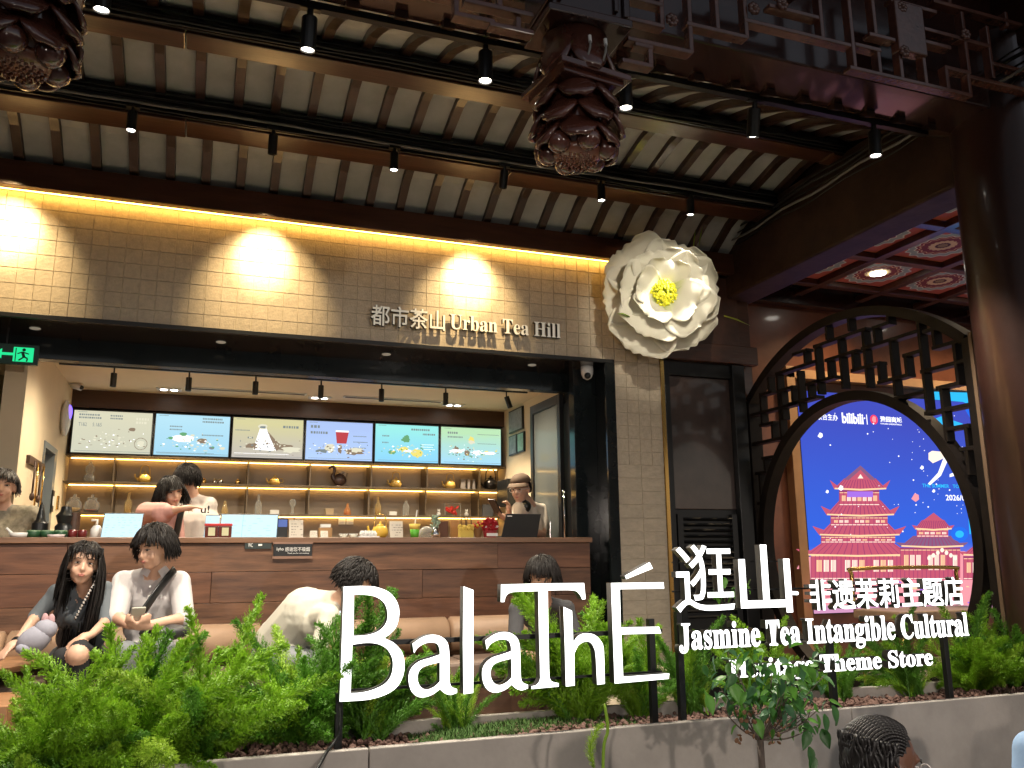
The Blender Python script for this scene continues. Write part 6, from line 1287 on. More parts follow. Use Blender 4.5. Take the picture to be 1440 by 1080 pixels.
def hair(c, f, tilt, s, par, L=.06, n=420, front=.30, vol=.012, seed=1, part=0, m=None, low=-.45, rad=.0065, gravity=1.0, name='hair', side=0):
    f, r, u = frame(f, tilt); c = V(c); mx = Matrix((r, f, u)).transposed(); rr = random.Random(seed); b = MB()
    cc = c + (u * .030 - f * .012) * s; R3 = V((.074 + vol * .6, .092 + vol * .6, .082 + vol * .7)) * s
    ok = lambda d: (d.z > low + .1 and d.y < front + .0) or (d.z > .50 and d.y < .75) if L < .2 else (d.y < front and d.z > low) or d.z > .55
    NU, NV = 28, 16; vs = []; keep = []
    for i in range(NV + 1):
        th = pi * i / NV
        for j in range(NU):
            a_ = 2 * pi * j / NU; d = V((sin(th) * cos(a_), sin(th) * sin(a_), cos(th))); vs.append(cc + mx @ V((d.x * R3.x, d.y * R3.y, d.z * R3.z)))
            keep.append(ok(d))
    fs = [(i * NU + j, (i + 1) * NU + j, (i + 1) * NU + (j + 1) % NU, i * NU + (j + 1) % NU) for i in range(NV) for j in range(NU)]
    fs = [q for q in fs if sum(keep[k] for k in q) >= 3]
    b.add(vs, fs)
    k = 0
    n = int(n * 1.9); rad *= .66
    while k < n:
        d = V((rr.gauss(0, 1), rr.gauss(0, 1), rr.gauss(0, 1))).normalized()
        if not ok(d): continue
        k += 1; pts = []; dd = d.copy(); rl = L * rr.uniform(.7, 1.15) * (.42 if side and d.x > .15 else 1); N = 6 if L < .2 else 12; extra = 1 + rr.random() * .10
        crown = V((part, -.25, 1)).normalized(); flow = (dd - crown); 
        pos = cc + mx @ V((d.x * R3.x, d.y * R3.y, d.z * R3.z)) * 1.0; vel = mx @ (flow + V((0, 0, -.5))).normalized()
        for i in range(N + 1):
            pts.append(pos.copy()); vel = (vel + V((0, 0, -1)) * gravity * .35 + V((rr.uniform(-.07, .07), rr.uniform(-.07, .07), 0)) + V((side, 0, 0)) * .06).normalized(); pos = pos + vel * rl / N
            q = mx.transposed() @ (pos - cc); e = math.sqrt((q.x / R3.x) ** 2 + (q.y / R3.y) ** 2 + (q.z / R3.z) ** 2)
            lim = extra
            if e < lim and q.z > -R3.z * .9: pos = cc + mx @ (q * (lim / e))
        for i_, pp_ in enumerate(pts):
            q = (mx.transposed() @ (pp_ - c)) / s
            hl = .050 if L < .2 else .078
            if q.y > .012 and q.z < hl + .02 * rr.random() and abs(q.x) < .074:
                nx_ = (.074 + .010 * rr.random()) * (1 if q.x + part > 0 else -1); q2 = V((nx_, min(q.y, .045), q.z)) if L >= .2 or q.z < hl - .025 else V((q.x, q.y, max(q.z, hl - .02)))
                if L < .2 and q.z < hl - .025: q2 = V((nx_ if abs(q.x) > .045 else q.x, min(q.y, .03) if abs(q.x) > .045 else q.y * .9 + .008, max(q.z, hl - .018) if abs(q.x) <= .045 else max(q.z, -.035)))
                pts[i_] = c + mx @ (q2 * s)
        b.tube(pts, [rad * s * (1 - .75 * (i / N) ** 2) for i in range(N + 1)], 4, flat=.5)
    return adopt(b.build(name, m or hair_m, smooth=True), par)
def legs_sit(pel, kl, kr, tg, shoe, r=.075, zf=.5):
    pel = V(pel); o = []
    for sg_, k in ((-1, kl), (1, kr)):
        k = V(k); h = pel + V((.08 * sg_, 0, -.03)); a = V((k.x, k.y + .05, zf + .09)); o += [cap(h, k, r + .012, r - .018, tg), cap(k, a, r - .02, .042, tg), cap(a, a + V((0, -.12, -.045)), .042, .034, shoe)]
    return o
def legs_stand(pel, tg, shoe, zf=.5):
    pel = V(pel); o = []
    for sg_ in (-1, 1):
        h = pel + V((.08 * sg_, 0, -.03)); k = V((h.x, h.y, (h.z + zf) / 2 + .02)); a = V((h.x, h.y + .02, zf + .08)); o += [cap(h, k, .088, .06, tg), cap(k, a, .06, .042, tg), cap(a, a + V((0, -.11, -.04)), .042, .034, shoe)]
    return o
cloth = lambda nm, c, **k: mat(nm, c, .85, var=.08, vscale=6, bump=.35, bscale=14, **k)
def arm(sh, el, wr, r, tg_u, tg_l, split=1.0):
    sh, el, wr = V(sh), V(el), V(wr); m_ = sh.lerp(el, split) if split <= 1 else el
    o = [cap(sh, m_, .052 * r, .046 * r, tg_u)]
    if split < 1: o.append(cap(m_, el, .040 * r, .034 * r, tg_l))
    if split > 1: q = el.lerp(wr, split - 1); o += [cap(el, q, .046 * r, .042 * r, tg_u), cap(q, wr, .032 * r, .024 * r, tg_l)]
    else: o += [cap(el, wr, .034 * r, .023 * r, tg_l)]
    return o
shoe_m = mat('dark_shoes', (.03, .03, .03), .5)

# seated woman, grey top, long black hair
Y = 5.2; hc = at(117, 795, Y); gs = cloth('grey_top', (.105, .12, .135)); sk = cloth('black_skirt', (.012, .012, .014))
pel = at(112, 905, 5.5); pel.z = 1.07; nk = at(124, 828, 5.3); sL = at(80, 834, 5.32); sR = at(147, 830, 5.32)
eL = at(50, 868, 5.30); wL = at(24, 902, 5.05); eR = at(150, 873, 5.2); wR = at(128, 893, 5.02)
pr = head_prims(hc, (.12, -1, .02), R(-6), 1.0) + [cap(hc + V((.01, .03, -.06)), nk + V((0, 0, -.02)), .046, .05, 0)] + torso_prims(pel, nk, sL, sR, 1, .88)
ch = at(122, 845, 5.2); pr += [ell(at(120, 846, 5.305), (.070, .028, .060), 0), ell(at(103, 866, 5.31), (.062, .05, .058), 1), ell(at(135, 866, 5.31), (.062, .05, .058), 1)]
pr += arm(sL, eL, wL, .9, 1, 0, 1.0) + arm(sR, eR, wR, .9, 1, 0, 1.0) + hand_prims(wL, (-.35, -.5, -.35), (0, -.2, -1), .9, .3, 1) + hand_prims(wR, (-.7, -.5, -.2), (0, 0, -1), .9, .5, -1)
pr += legs_sit(pel, at(88, 925, 4.98), at(112, 915, 4.95), 2, 3, .07); kn = at(110, 912, 4.93)
kn.z -= .03; pr += [cap(kn, kn + V((0, .10, .0)), .055, .055, 0)]
wo = body('young woman in a grey top with very long black hair sitting on the bench', pr, [skin_l, gs, sk, shoe_m], (pel.x, pel.y, .5))
face_bits(hc, (.12, -1, .02), R(-6), 1.0, wo)
hair(hc, (.12, -1, .02), R(-6), 1.0, wo, L=.46, n=520, front=.10, vol=.020, seed=4, low=-.75, rad=.008, gravity=1.5, side=-1.1)
f_, r_, u_ = frame((.12, -1, .02), R(-6)); b = MB(); rr = random.Random(8)
for k in range(46):
    xk = rr.uniform(-.062, .062); top = hc + r_ * xk * .7 + u_ * .112 + f_ * .045; mid = hc + r_ * xk + u_ * .082 + f_ * (.092 - abs(xk) * .35); end = hc + r_ * (xk * 1.05 + rr.uniform(-.006, .006)) + u_ * (rr.uniform(.024, .052) - abs(xk) * .5 * (abs(xk) > .045)) + f_ * (.099 - abs(xk) * .45)
    b.tube([top, mid, mid.lerp(end, .5) + f_ * .003, end], [.0034, .0034, .0022, .0008], 4, flat=.5)
adopt(b.build('bangs', hair_m, smooth=True), wo)
b = MB()
for k in range(26):
    t = k / 25; p = at(134 - 28 * t, 818 + 52 * t, 5.19); p.y -= .02 * sin(pi * t); b.ball(p, (.007, .006, .009), 6, 4, m=k % 2)
adopt(b.build('chain_strap', [mat('pearl', (.6, .55, .5), .2), chrome], smooth=True), wo)
p = at(24, 903, 5.04); adopt(MB().lathe([(.027, -.013), (.030, 0), (.027, .013)], tuple(p), 12, ax=Matrix.Rotation(R(70), 3, 'X')).build('watch', black, smooth=True), wo)
t = thing('plush_toy', 'pale grey plush rabbit with pink ears lying beside the seated woman', 'toy', tuple(at(52, 908, 5.0)))
pm = cloth('plush_grey', (.30, .30, .36)); q = at(48, 900, 5.0)
adopt(MB().ball(q, (.085, .06, .065), 16, 10, 0, Matrix.Rotation(R(-35), 3, 'Y')).ball(at(64, 885, 5.0), (.055, .045, .05), 14, 10).ball(at(34, 912, 4.97), (.04, .035, .028), 10, 8).build('toy_body', pm, smooth=True), t)
adopt(MB().ball(at(63, 872, 5.0), (.018, .012, .035), 8, 6).ball(at(72, 873, 5.0), (.018, .012, .035), 8, 6).build('toy_ear', mat('pink_plush', (.45, .28, .30), .9), smooth=True), t)

# seated man, white shirt, looking at her
hc = at(217, 771, 5.22); ff = (-.62, -.72, -.25); ws = cloth('white_shirt', (.52, .49, .49)); pants = cloth('grey_trousers', (.16, .17, .18)); dk = cloth('dark_trousers', (.02, .02, .025))
pel = at(212, 900, 5.5); pel.z = 1.08; nk = at(214, 801, 5.36); sL = at(174, 818, 5.36); sR = at(252, 818, 5.36)
eL = at(164, 868, 5.22); wL = at(182, 879, 5.0); eR = at(259, 870, 5.22); wR = at(207, 880, 4.98)
pr = head_prims(hc, ff, 0, 1.02) + [cap(hc + V((.01, .05, -.06)), nk + V((0, 0, -.03)), .054, .058, 0)] + torso_prims(pel, nk, sL, sR, 1, 1.0)
pr += arm(sL, eL, wL, 1.1, 1, 0, 1.0) + arm(sR, eR, wR, 1.1, 1, 0, 1.0) + [cap(sL, eL, .064, .058, 1), cap(sR, eR, .064, .058, 1)]
pr += hand_prims(wL, (.7, -.6, .05), (0, .1, 1), 1.0, .9, -1) + hand_prims(wR, (-.8, -.5, .1), (0, .2, 1), 1.0, 1.0, 1)
pr += legs_sit(pel, at(178, 918, 4.95), at(228, 912, 4.92), 2, 3, .08)
mn = body('young man in a white shirt with rolled sleeves and black cross strap sitting beside her', pr, [skin_l, ws, pants, shoe_m], (pel.x, pel.y, .5))
face_bits(hc, ff, 0, 1.02, mn); hair(hc, ff, 0, 1.03, mn, L=.085, n=700, front=.30, vol=.026, seed=6, low=-.35, rad=.009, gravity=.5)
adopt(MB().tube(bezier([at(246, 800, 5.29), at(222, 830, 5.19), at(205, 855, 5.15), at(192, 872, 5.12)], 5), [.024] * 16, 6, flat=.18).build('bag_strap', black, smooth=True), mn)
b = MB(); 
for k in range(4): b.ball(at(211 - k, 825 + k * 13, 5.205 - .015 * k), (.006, .003, .006), 8, 6)
adopt(b.build('shirt_buttons', white_p), mn)
adopt(MB().add([at(205, 797, 5.27), at(212, 803, 5.25), at(207, 812, 5.24), at(196, 805, 5.27)], [(0, 1, 2, 3)]).build('shirt_collar', ws), mn)
adopt(MB().add([at(233, 795, 5.27), at(222, 803, 5.25), at(228, 813, 5.24), at(240, 803, 5.28)], [(0, 1, 2, 3)]).build('shirt_collar', ws), mn)
q = at(193, 866, 4.93); tag(MB().box(q, (.07, .012, .10), rot=Euler((.5, 0, .3)).to_matrix()).build('phone', mat('phone_case', (.35, .33, .28), .3), bevel=.004), 'pale phone held between the seated man\'s hands', 'phone')
q = at(232, 889, 5.1); tag(MB().ball(q, (.13, .09, .045), 18, 10).build('black_bag', mat('black_nylon', (.015, .015, .017), .45, bump=.3, bscale=15), smooth=True), 'black crossbody bag on the seated man\'s lap', 'bag')

# old woman far left behind the counter
hc = at(3, 686, 6.5); fl_m = mat('floral_cloth', (.36, .32, .24), .85, col2=(.10, .09, .06), vscale=18)
nk = at(6, 712, 6.55); pel = V((nk.x, 6.6, 1.42)); sL = nk + V((-.17, 0, -.05)); sR = nk + V((.17, 0, -.05))
pr = head_prims(hc, (.15, -1, 0), 0, 1.0) + [cap(hc + V((0, .02, -.06)), nk + V((0, 0, -.03)), .048, .052, 0)] + torso_prims(pel, nk, sL, sR, 1, 1.0) + arm(sL, sL + V((-.05, 0, -.27)), sL + V((.05, -.15, -.38)), 1.1, 1, 0) + arm(sR, sR + V((.06, 0, -.27)), sR + V((-.05, -.18, -.40)), 1.1, 1, 0) + legs_stand(pel, 2, 3)
pr += hand_prims(sR + V((-.05, -.18, -.40)), (-.5, -.8, 0), (0, 0, -1), .95, .5, -1) + hand_prims(sL + V((.05, -.15, -.38)), (.5, -.8, 0), (0, 0, -1), .95, .5, 1)
pp = body('older woman in a cream floral shirt standing at the left edge behind the counter', pr, [skin_l, fl_m, dk, shoe_m], (pel.x, pel.y, .5)); face_bits(hc, (.15, -1, 0), 0, 1.0, pp)
hair(hc, (.15, -1, 0), 0, 1.0, pp, L=.07, n=420, front=.15, vol=.018, seed=9, low=-.3, rad=.008, gravity=.5, m=mat('greying_hair', (.035, .028, .025), .5))

# woman in pink pointing
hc = at(241, 692, 6.72); ff = (.35, -.9, -.18); pk = cloth('pink_blouse', (.50, .27, .24), ); nk = at(229, 714, 6.85); pel = V((at(222, 757, 6.9).x, 6.95, 1.50)); sL = at(207, 722, 6.85); sR = at(248, 724, 6.85)
eL = at(228, 722, 6.55); wL = at(257, 715, 6.40)
pr = head_prims(hc, ff, R(12), .96) + [cap(hc + V((-.01, .04, -.06)), nk, .042, .048, 0)] + torso_prims(pel, nk, sL, sR, 1, .9) + [cap(sL, eL, .085, .08, 1), cap(eL, eL.lerp(wL, .5), .062, .04, 1), cap(eL.lerp(wL, .4), wL, .032, .022, 0), cap(sL, pel + V((-.12, -.05, .05)), .08, .13, 1)]
pr += hand_prims(wL, (.95, -.1, .12), (0, 0, -1), .9, .25, 1) + arm(sR, sR + V((.04, -.03, -.24)), sR + V((-.02, -.28, -.25)), .95, 1, 0) + hand_prims(sR + V((-.02, -.28, -.25)), (0, -1, 0), (0, 0, -1), .9, .5, 1) + legs_stand(pel, 2, 3)
pp = body('woman in a puffy pink blouse leaning over the counter and pointing right', pr, [skin_l, pk, dk, shoe_m], (pel.x, pel.y, .5)); face_bits(hc, ff, R(12), .96, pp)
hair(hc, ff, R(12), .98, pp, L=.15, n=420, front=.25, vol=.012, seed=12, low=-.5, rad=.007, gravity=.6)
adopt(MB().tube(bezier([at(257, 712, 6.72), at(253, 728, 6.70), at(247, 757, 6.75)], 5), [.03] * 11, 6, flat=.25).build('apron_strap', black, smooth=True), pp)

# man in white tee seen from behind
hc = at(264, 676, 7.3); ff = (.35, 1, -.05); wt = cloth('white_tee', (.52, .46, .42)); nk = at(270, 696, 7.3); pel = V((at(283, 757, 7.3).x, 7.3, 1.50)); sL = at(250, 708, 7.3); sR = at(294, 710, 7.3)
pr = head_prims(hc, ff, 0, 1.05) + [cap(hc + V((.02, -.03, -.05)), nk + V((0, 0, -.02)), .055, .058, 0)] + torso_prims(pel, nk, sL, sR, 1, 1.12) + arm(sL, sL + V((-.04, .05, -.26)), sL + V((.03, .28, -.26)), 1.15, 1, 0, .7) + arm(sR, sR + V((.05, .05, -.26)), sR + V((.0, .28, -.28)), 1.15, 1, 0, .7) + legs_stand(pel, 2, 3)
pr += hand_prims(sL + V((.03, .28, -.26)), (0, 1, 0), (0, 0, -1), 1, .5, 1) + hand_prims(sR + V((0, .28, -.28)), (0, 1, 0), (0, 0, -1), 1, .5, -1)
pp = body('dark haired man in a white tee seen from behind near the shelves', pr, [skin_l, wt, dk, shoe_m], (pel.x, pel.y, .5)); face_bits(hc, ff, 0, 1.05, pp)
hair(hc, ff, 0, 1.07, pp, L=.05, n=700, front=.25, vol=.020, seed=15, low=-.55, rad=.008, gravity=.4)
q = at(288, 716, 7.12); text_parts('u!', (q.x - .03, q.x + .035, q.z - .03, q.z + .03), 7.135, (black, black), .004, pp, 'lettering', bold=.02, sep=False)

# man in brown cap with phone
hc = at(732, 689, 6.72); ff = (-.68, -.70, -.16); cs = cloth('cream_work_shirt', (.60, .53, .45)); nk = at(745, 706, 6.85); pel = V((at(748, 757, 6.9).x, 6.95, 1.50)); sL = at(729, 716, 6.7); sR = at(761, 718, 6.98)
eL = at(722, 744, 6.62); wL = at(716, 722, 6.5); wR = at(712, 730, 6.45); eR = at(763, 752, 6.8)
pr = head_prims(hc, ff, 0, 1.0) + [cap(hc + V((.03, .03, -.05)), nk + V((0, 0, -.03)), .05, .055, 0), ell(at(739, 712, 6.70), (.05, .05, .05), 3)] + torso_prims(pel, nk, sL, sR, 1, 1.0)
pr += arm(sL, eL, wL, 1.0, 1, 0, .75) + [cap(sR, at(763, 740, 6.9), .066, .062, 1)] + arm(sR, eR, at(735, 742, 6.45), 1.0, 1, 0, .75) + [cap(at(735, 742, 6.45), wR, .026, .022, 0)]
pr += hand_prims(wL, (-.1, -.05, 1), (-1, 0, 0), .95, 1.1, 1) + hand_prims(wR, (-.75, -.2, .45), (0, -.2, 1), .95, .7, -1) + legs_stand(pel, 2, 3)
pp = body('staff man in brown cap, clear glasses and cream shirt looking at a phone', pr, [skin_l, cs, dk, black], (pel.x, pel.y, .5)); face_bits(hc, ff, 0, 1.0, pp)
hair(hc, ff, 0, 1.0, pp, L=.03, n=260, front=.1, vol=.006, seed=17, low=-.5, rad=.006, gravity=.5)
f_, r_, u_ = frame(ff, 0); mx = Matrix((r_, f_, u_)).transposed(); capm = cloth('brown_cap', (.13, .085, .055))
cpv = MB(); vs = []
cc = hc + u_ * .072 - f_ * .016
for i in range(9):
    th = (pi / 2 + .1) * i / 8
    for j in range(24):
        a_ = 2 * pi * j / 24; k_ = 1.0 + .012 * cos(6 * a_); vs.append(cc + mx @ V((.086 * sin(th) * cos(a_) * k_, .102 * sin(th) * sin(a_) * k_, .070 * cos(th))))
cpv.add(vs, [(i * 24 + j, (i + 1) * 24 + j, (i + 1) * 24 + (j + 1) % 24, i * 24 + (j + 1) % 24) for i in range(8) for j in range(24)])
vs = []
for i in range(4):
    for j in range(11):
        a_ = R(-62 + 124 * j / 10); rr_ = .094 + .022 * i * cos(a_ * 1.1); vs.append(cc + mx @ V((.09 * sin(a_) * (1 + .08 * i), rr_ * cos(a_) + .02, -.006 - .010 * i + .012 * sin(a_) ** 2 * -1)))
cpv.add(vs, [(i * 11 + j, i * 11 + j + 1, (i + 1) * 11 + j + 1, (i + 1) * 11 + j) for i in range(3) for j in range(10)])
o = adopt(cpv.build('cap', capm, smooth=True), pp); so_ = o.modifiers.new('t', 'SOLIDIFY'); so_.thickness = .005
def glasses(c, f, tilt, s, par, m):
    f, r, u = frame(f, tilt); c = V(c); P = lambda a, b, d: c + (r * a + f * b + u * d) * s; b = MB()
    for sg_ in (-1, 1):
        b.tube([P(.032 * sg_ + .024 * cos(k * pi / 8), .104, .008 + .020 * sin(k * pi / 8)) for k in range(17)], .0022 * s, 5)
        b.tube([P(.056 * sg_, .103, .014), P(.078 * sg_, .07, .014), P(.080 * sg_, -.01, .008)], .0028 * s, 5)
    b.tube([P(-.009, .104, .012), P(0, .106, .015), P(.009, .104, .012)], .002 * s, 5)
    adopt(b.build('glasses', m, smooth=True), par)
glasses(hc, ff, 0, 1.0, pp, mat('clear_frame', (.65, .62, .58), .15))
tag(MB().box(at(696, 712, 6.4), (.012, .075, .15), rot=Euler((.1, -.75, .5)).to_matrix()).build('phone', mat('black_phone', (.02, .012, .012), .15), bevel=.005), 'dark phone held up by the man in the brown cap', 'phone')

# bent over man, cream shirt
hc = at(497, 822, 4.95); ff = (.75, -.25, -.75); cm_ = cloth('cream_shirt', (.46, .44, .37)); pel = at(395, 925, 5.45); pel.z = 1.08; nk = at(474, 850, 5.05); sL = at(455, 852, 5.20); sR = at(462, 866, 4.90)
pr = head_prims(hc, ff, 0, 1.12) + [cap(hc + V((-.03, .02, -.05)), nk, .056, .06, 0)] + torso_prims(pel, nk, sL, sR, 1, 1.06) + [cap(at(398, 905, 5.4), at(430, 862, 5.22), .17, .15, 1), cap(at(430, 862, 5.22), at(468, 850, 5.08), .15, .08, 1)]
eR = at(452, 905, 4.85); wR = at(500, 900, 4.82)
pr += arm(sR, eR, wR, 1.15, 1, 0) + arm(sL, at(470, 900, 5.1), at(505, 893, 4.95), 1.1, 1, 0) + hand_prims(wR, (.9, 0, .1), (0, 0, 1), 1, .8, -1) + hand_prims(at(505, 893, 4.95), (.9, 0, .1), (0, 0, 1), 1, .8, 1) + legs_sit(pel, at(430, 935, 4.95), at(460, 940, 4.9), 2, 3, .085)
pp = body('man in a cream shirt bent forward over his phone behind the letter B', pr, [skin_l, cm_, pants, shoe_m], (pel.x, pel.y, .5)); face_bits(hc, ff, 0, 1.12, pp)
hair(hc, ff, 0, 1.14, pp, L=.05, n=800, front=.35, vol=.020, seed=19, low=-.6, rad=.009, gravity=.3)
adopt(MB().tube([at(460, 857, 5.0), at(470, 868, 4.92), at(482, 862, 4.9)], .022, 8, flat=.5).build('blue_collar', cloth('pale_blue', (.40, .50, .62)), smooth=True), pp)
tag(MB().box(at(512, 892, 4.85), (.08, .16, .01), rot=Euler((.4, -.5, .2)).to_matrix()).build('phone', mat('black_phone', (.02, .012, .012), .15), bevel=.004), 'dark phone in the bent man\'s hands behind the letter B', 'phone')

# person behind the letter T
hc = at(762, 812, 5.1); ff = (-.75, -.55, -.3); pel = at(775, 930, 5.5); pel.z = 1.08; nk = hc + V((.03, .06, -.15)); sL = nk + V((-.17, .02, -.05)); sR = nk + V((.17, .02, -.05))
pr = head_prims(hc, ff, 0, 1.02) + [cap(hc + V((.02, .03, -.06)), nk, .05, .055, 0)] + torso_prims(pel, nk, sL, sR, 1, .95) + arm(sL, sL + V((-.05, -.08, -.26)), sL + V((.08, -.32, -.25)), 1, 1, 0) + arm(sR, sR + V((.05, -.08, -.26)), sR + V((-.08, -.32, -.25)), 1, 1, 0)
pr += hand_prims(sL + V((.08, -.32, -.25)), (.6, -.7, 0), (0, 0, 1), 1, .7, -1) + hand_prims(sR + V((-.08, -.32, -.25)), (-.6, -.7, 0), (0, 0, 1), 1, .7, 1) + legs_sit(pel, pel + V((-.13, -.5, -.02)), pel + V((.13, -.5, -.02)), 2, 3)
pp = body('dark haired person seated on the bench, mostly hidden by the letter T', pr, [skin_l, cloth('dark_tee', (.05, .05, .055)), dk, shoe_m], (pel.x, pel.y, .5)); face_bits(hc, ff, 0, 1.02, pp)
hair(hc, ff, 0, 1.05, pp, L=.10, n=600, front=.3, vol=.024, seed=23, low=-.5, rad=.009, gravity=.8)

# foreground woman with braids
hc = at(1240, 1078, 2.0); ff = (.90, -.10, -.20); fs_ = 1.08; nk = hc + V((-.03, .0, -.17)); pel = V((nk.x - .02, 2.0, .55)); sL = nk + V((-.10, .14, -.06)); sR = nk + V((.08, -.16, -.06))
pr = head_prims(hc, ff, 0, fs_) + [cap(hc + V((-.02, 0, -.06)), nk, .05, .055, 0)] + torso_prims(pel, nk, sL, sR, 1, .95) + arm(sL, sL + V((0, .03, -.27)), sL + V((.22, .05, -.30)), 1, 1, 0, .6) + arm(sR, sR + V((0, -.03, -.27)), sR + V((.22, -.02, -.30)), 1, 1, 0, .6)
pr += hand_prims(sL + V((.22, .05, -.30)), (1, 0, 0), (0, 0, -1), .95, .5, 1) + hand_prims(sR + V((.22, -.02, -.30)), (1, 0, 0), (0, 0, -1), .95, .5, -1)
for dy in (-.09, .09): k_ = pel + V((.45, dy, .0)); a_ = V((k_.x, k_.y, .09)); pr += [cap(pel + V((0, dy, -.02)), k_, .085, .058, 2), cap(k_, a_, .058, .042, 2), cap(a_, a_ + V((.12, 0, -.045)), .042, .034, 3)]
pp = body('seated woman with braided black hair and clear glasses at the bottom right', pr, [skin_d, cloth('dark_top', (.05, .04, .05)), dk, shoe_m], (pel.x, pel.y, 0), vox=.007); face_bits(hc, ff, 0, fs_, pp)
# cornrow braids: beaded ridges running back over the scalp
f_, r_, u_ = frame(ff, 0); mx = Matrix((r_, f_, u_)).transposed(); b = MB(); cc = hc + (u_ * .030 - f_ * .012) * fs_; rr = random.Random(2)
cap_r = V((.079, .097, .088)) * fs_; vs = []; keep = []
NU, NV = 28, 16
for i in range(NV + 1):
    th = pi * i / NV
    for j in range(NU):
        a_ = 2 * pi * j / NU; d = V((sin(th) * cos(a_), sin(th) * sin(a_), cos(th))); vs.append(cc + mx @ V((d.x * cap_r.x, d.y * cap_r.y, d.z * cap_r.z))); keep.append((d.y < .50 and d.z > .25) or (d.y < .12 and d.z > -.6))
b.add(vs, [q for q in [(i * NU + j, (i + 1) * NU + j, (i + 1) * NU + (j + 1) % NU, i * NU + (j + 1) % NU) for i in range(NV) for j in range(NU)] if sum(keep[k] for k in q) >= 3])
for k in range(31):
    v_ = -1.42 + 2.84 * k / 30; pts = []
    for i in range(46):
        t_3 = i / 45; al = R(62) + t_3 * R(118)
        d = V((sin(v_), cos(v_) * cos(al), cos(v_) * sin(al))) if al < pi else V((0, 0, 0))
        q = cc + mx @ V((d.x * cap_r.x, d.y * cap_r.y, d.z * cap_r.z)) * 1.02; pts.append(q)
    last = pts[-1]; 
    for i in range(26): pts.append(last + V((-.004 * i * .4 + .004 * sin(i), .003 * sin(i * 1.7 + k), -.011 * i)))
    rad = [.0042 + .0010 * sin(i * 1.9) for i in range(len(pts))]
    b.tube(pts, rad, 6)
for k in range(34):
    v_ = -1.5 + 3.0 * k / 33; d = V((sin(v_) * .98, -abs(cos(v_)) * .9, -.1)); q = cc + mx @ V((d.x * cap_r.x, d.y * cap_r.y, d.z * cap_r.z)) * 1.06
    pts = [q + V((.004 * sin(i * .9 + k), .004 * cos(i * .8 + k * 2), -.010 * i + .05)) for i in range(26)]; b.tube(pts, [.0048 + .0012 * sin(i * 1.7) for i in range(26)], 6)
adopt(b.build('braids', mat('braid_black', (.013, .011, .011), .42, var=.4, vscale=60), smooth=True), pp)
glasses(hc, ff, 0, fs_, pp, mat('clear_acetate', (.75, .68, .66), .12, trans=.3))

# light blue shirt at the right edge
hc = at(1514, 960, 2.3); nk = hc + V((-.01, .02, -.16)); ff = (.5, -.6, -.1); sL = nk + V((-.18, .03, -.06)); sR = nk + V((.18, -.03, -.06)); pel = V((nk.x, 2.35, .62))
pr = head_prims(hc, ff, 0, 1) + [cap(hc + V((0, .02, -.06)), nk, .05, .055, 0)] + torso_prims(pel, nk, sL, sR, 1, 1.1) + arm(sL, sL + V((-.07, .0, -.28)), sL + V((.05, -.2, -.36)), 1.25, 1, 0) + arm(sR, sR + V((.05, 0, -.28)), sR + V((0, -.2, -.36)), 1.25, 1, 0)
pr += hand_prims(sL + V((.05, -.2, -.36)), (.4, -.8, 0), (0, 0, -1), 1, .5, 1) + hand_prims(sR + V((0, -.2, -.36)), (0, -1, 0), (0, 0, -1), 1, .5, -1)
for dx in (-.09, .09): k_ = pel + V((dx, -.42, -.02)); a_ = V((k_.x, k_.y, .09)); pr += [cap(pel + V((dx, 0, -.02)), k_, .085, .06, 2), cap(k_, a_, .058, .042, 2), cap(a_, a_ + V((0, -.12, -.045)), .042, .034, 3)]
pp = body('person in a light blue shirt cut off by the right picture edge', pr, [skin_l, cloth('light_blue_shirt', (.30, .45, .68)), dk, shoe_m], (pel.x, pel.y, 0), vox=.01); face_bits(hc, ff, 0, 1, pp)
hair(hc, ff, 0, 1.03, pp, L=.06, n=350, front=.25, vol=.016, seed=29, low=-.5, rad=.009, gravity=.5)
for x, y, lb_, in ((hc.x, 2.35, 'plain stool under the person in light blue'), (at(1243, 1066, 2.0).x - .03, 2.0, 'plain stool under the woman with braids')):
    zt_ = .50 if 'blue' in lb_ else .45
    t = thing('street_stool', lb_, 'stool', (x, y, 0)); adopt(MB().lathe([(0, zt_ - .04), (.17, zt_ - .04), (.17, zt_), (0, zt_)], (x, y, 0), 24).build('seat', tw, auto=True), t)
    for k in range(4): a_ = pi / 4 + k * pi / 2; adopt(MB().tube([(x + .13 * cos(a_), y + .13 * sin(a_), 0), (x + .11 * cos(a_), y + .11 * sin(a_), zt_ - .04)], .014, 8).build('leg', black), t)

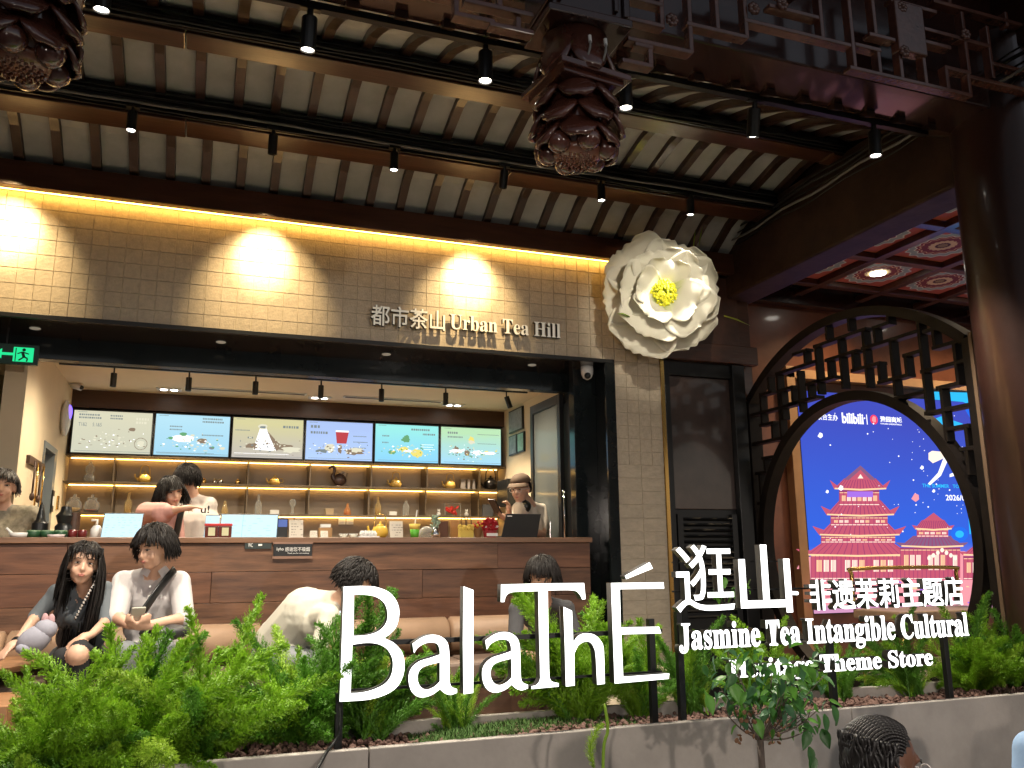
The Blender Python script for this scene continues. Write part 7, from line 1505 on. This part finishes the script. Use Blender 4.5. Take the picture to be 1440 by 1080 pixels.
# ------------------------------------------------------------------ small leafy tree in front of the planter
TY = 2.75; base = at(1071, 1080, TY)
tr = thing('small_standard_tree', 'slim small tree with drooping broad leaves in front of the sign', 'tree', (base.x, TY, 0), None)
barkm = mat('thin_bark', (.10, .075, .06), .8, var=.3, vscale=20, bump=.3)
fk = at(1069, 1040, TY)
tr_b = MB().tube([(base.x, TY, 0), (base.x + .004, TY, .5), tuple(fk)], [.016, .014, .012], 8)
rr = random.Random(21); tips = []
for k in range(22):
    ex = rr.uniform(1008, 1160); ey = 914 + 84 * rr.random() ** 1.2
    if k < 4: ex, ey = ((1150, 1020), (1140, 990), (1010, 990), (1165, 985))[k]
    ez = at(ex, ey, TY + rr.uniform(-.22, .22)); mid = fk.lerp(ez, .45) + V((rr.uniform(-.02, .02), rr.uniform(-.02, .02), -.015))
    pts = bezier([fk, mid, ez], 6); tr_b.tube(pts, [.0045 * (1 - .7 * i / 12) for i in range(13)], 5); tips.append(pts)
    for j in range(3):
        s0 = pts[rr.randint(5, 11)]; e2_ = s0 + V((rr.uniform(-.06, .06), rr.uniform(-.06, .06), rr.uniform(-.02, .07))); tr_b.tube([s0, (s0 + e2_) / 2 + V((0, 0, .008)), e2_], [.002, .0016, .001], 4); tips.append([s0, s0.lerp(e2_, .5), e2_])
adopt(tr_b.build('trunk', barkm, smooth=True), tr)
lms = [mat('leaf_deep', (.035, .12, .025), .38, var=.25, vscale=30, trl=.25), mat('leaf_mid', (.08, .22, .03), .4, var=.25, vscale=30, trl=.3), mat('leaf_bluish', (.05, .14, .06), .4, var=.2, vscale=30, trl=.2)]
def leafmesh(m, L=.055, w_=.034):
    b = MB(); N = 5; vs = []
    for i in range(N + 1):
        v = i / N; ww = w_ / 2 * sin(pi * min(.97, v ** .75 * .95 + .03)); z = -.012 * v * v * 1.5
        vs += [(-ww, L * v, z + .004), (0, L * v, z - .002), (ww, L * v, z + .004)]
    return b.add(vs, [f for i in range(N) for f in ((i * 3, i * 3 + 1, i * 3 + 4, i * 3 + 3), (i * 3 + 1, i * 3 + 2, i * 3 + 5, i * 3 + 4))]).mesh('leaf', m, True)
LMs = [leafmesh(m) for m in lms]
nl = 0
for k in range(560):
    p = rr.choice(tips); q = V(p[rr.randint(len(p) // 2, len(p) - 1)]); 
    if k < 300:
        q = q + V((rr.gauss(0, .035), rr.gauss(0, .04), rr.gauss(0, .03) + .012))
    if q.z < at(1070, 992, TY).z and rr.random() < .85: continue
    if nl >= 295: break
    o = link('leaf', rr.choice(LMs)); o.location = q; o.rotation_euler = (rr.uniform(-1.5, .2), rr.uniform(-.6, .6), rr.random() * 6.28); s_ = rr.uniform(.55, 1.1); o.scale = (s_,) * 3; adopt(o, tr); nl += 1
for px, py in ((1136, 1035), (1155, 1033), (1137, 1058), (1143, 1070), (1030, 968), (993, 985), (1158, 1012), (1170, 1000), (1062, 1018)):
    o = link('leaf', LMs[0] if px > 1100 else LMs[1]); o.location = at(px, py - 8, TY - .05); o.rotation_euler = (-1.2, rr.uniform(-.4, .4), rr.uniform(-.4, .4) + 3.1); o.scale = (1.25,) * 3; adopt(o, tr)
# curled dead leaves round the fork
b = MB()
for k in range(60):
    q = at(rr.uniform(1035, 1110), rr.uniform(1000, 1045), TY + rr.uniform(-.06, .06)); b.ball(q, (.010, .004, .008), 6, 4, 0, Euler((rr.random() * 3, rr.random() * 3, 0)).to_matrix())
o = adopt(b.build('dry_leaves', mat('dry_leaf', (.16, .08, .04), .8)), tr); o['kind'] = 'stuff'
# thin leafy sprigs seen between the characters, standing in the planter back row
t = thing('leafy_sprig', 'thin yellow green leafy sprig between the two big Chinese characters', 'plant', (at(1020, 840, 3.6).x, 3.6, .88))
for k, (px, py) in enumerate(((1010, 835), (1016, 822), (1024, 830), (1032, 826), (1048, 820), (1056, 815), (1018, 812), (1030, 838), (1005, 828))):
    q = at(px, py, 3.6); o = link('leaf', LMs[1]); o.location = q; o.rotation_euler = (-.9, 0, rr.uniform(0, 6)); adopt(o, t)
    adopt(MB().tube([(at(1020, 900, 3.6).x, 3.6, .88), tuple(at(1022, 860, 3.6)), tuple(q)], .0018, 4).build('stem', barkm), t)
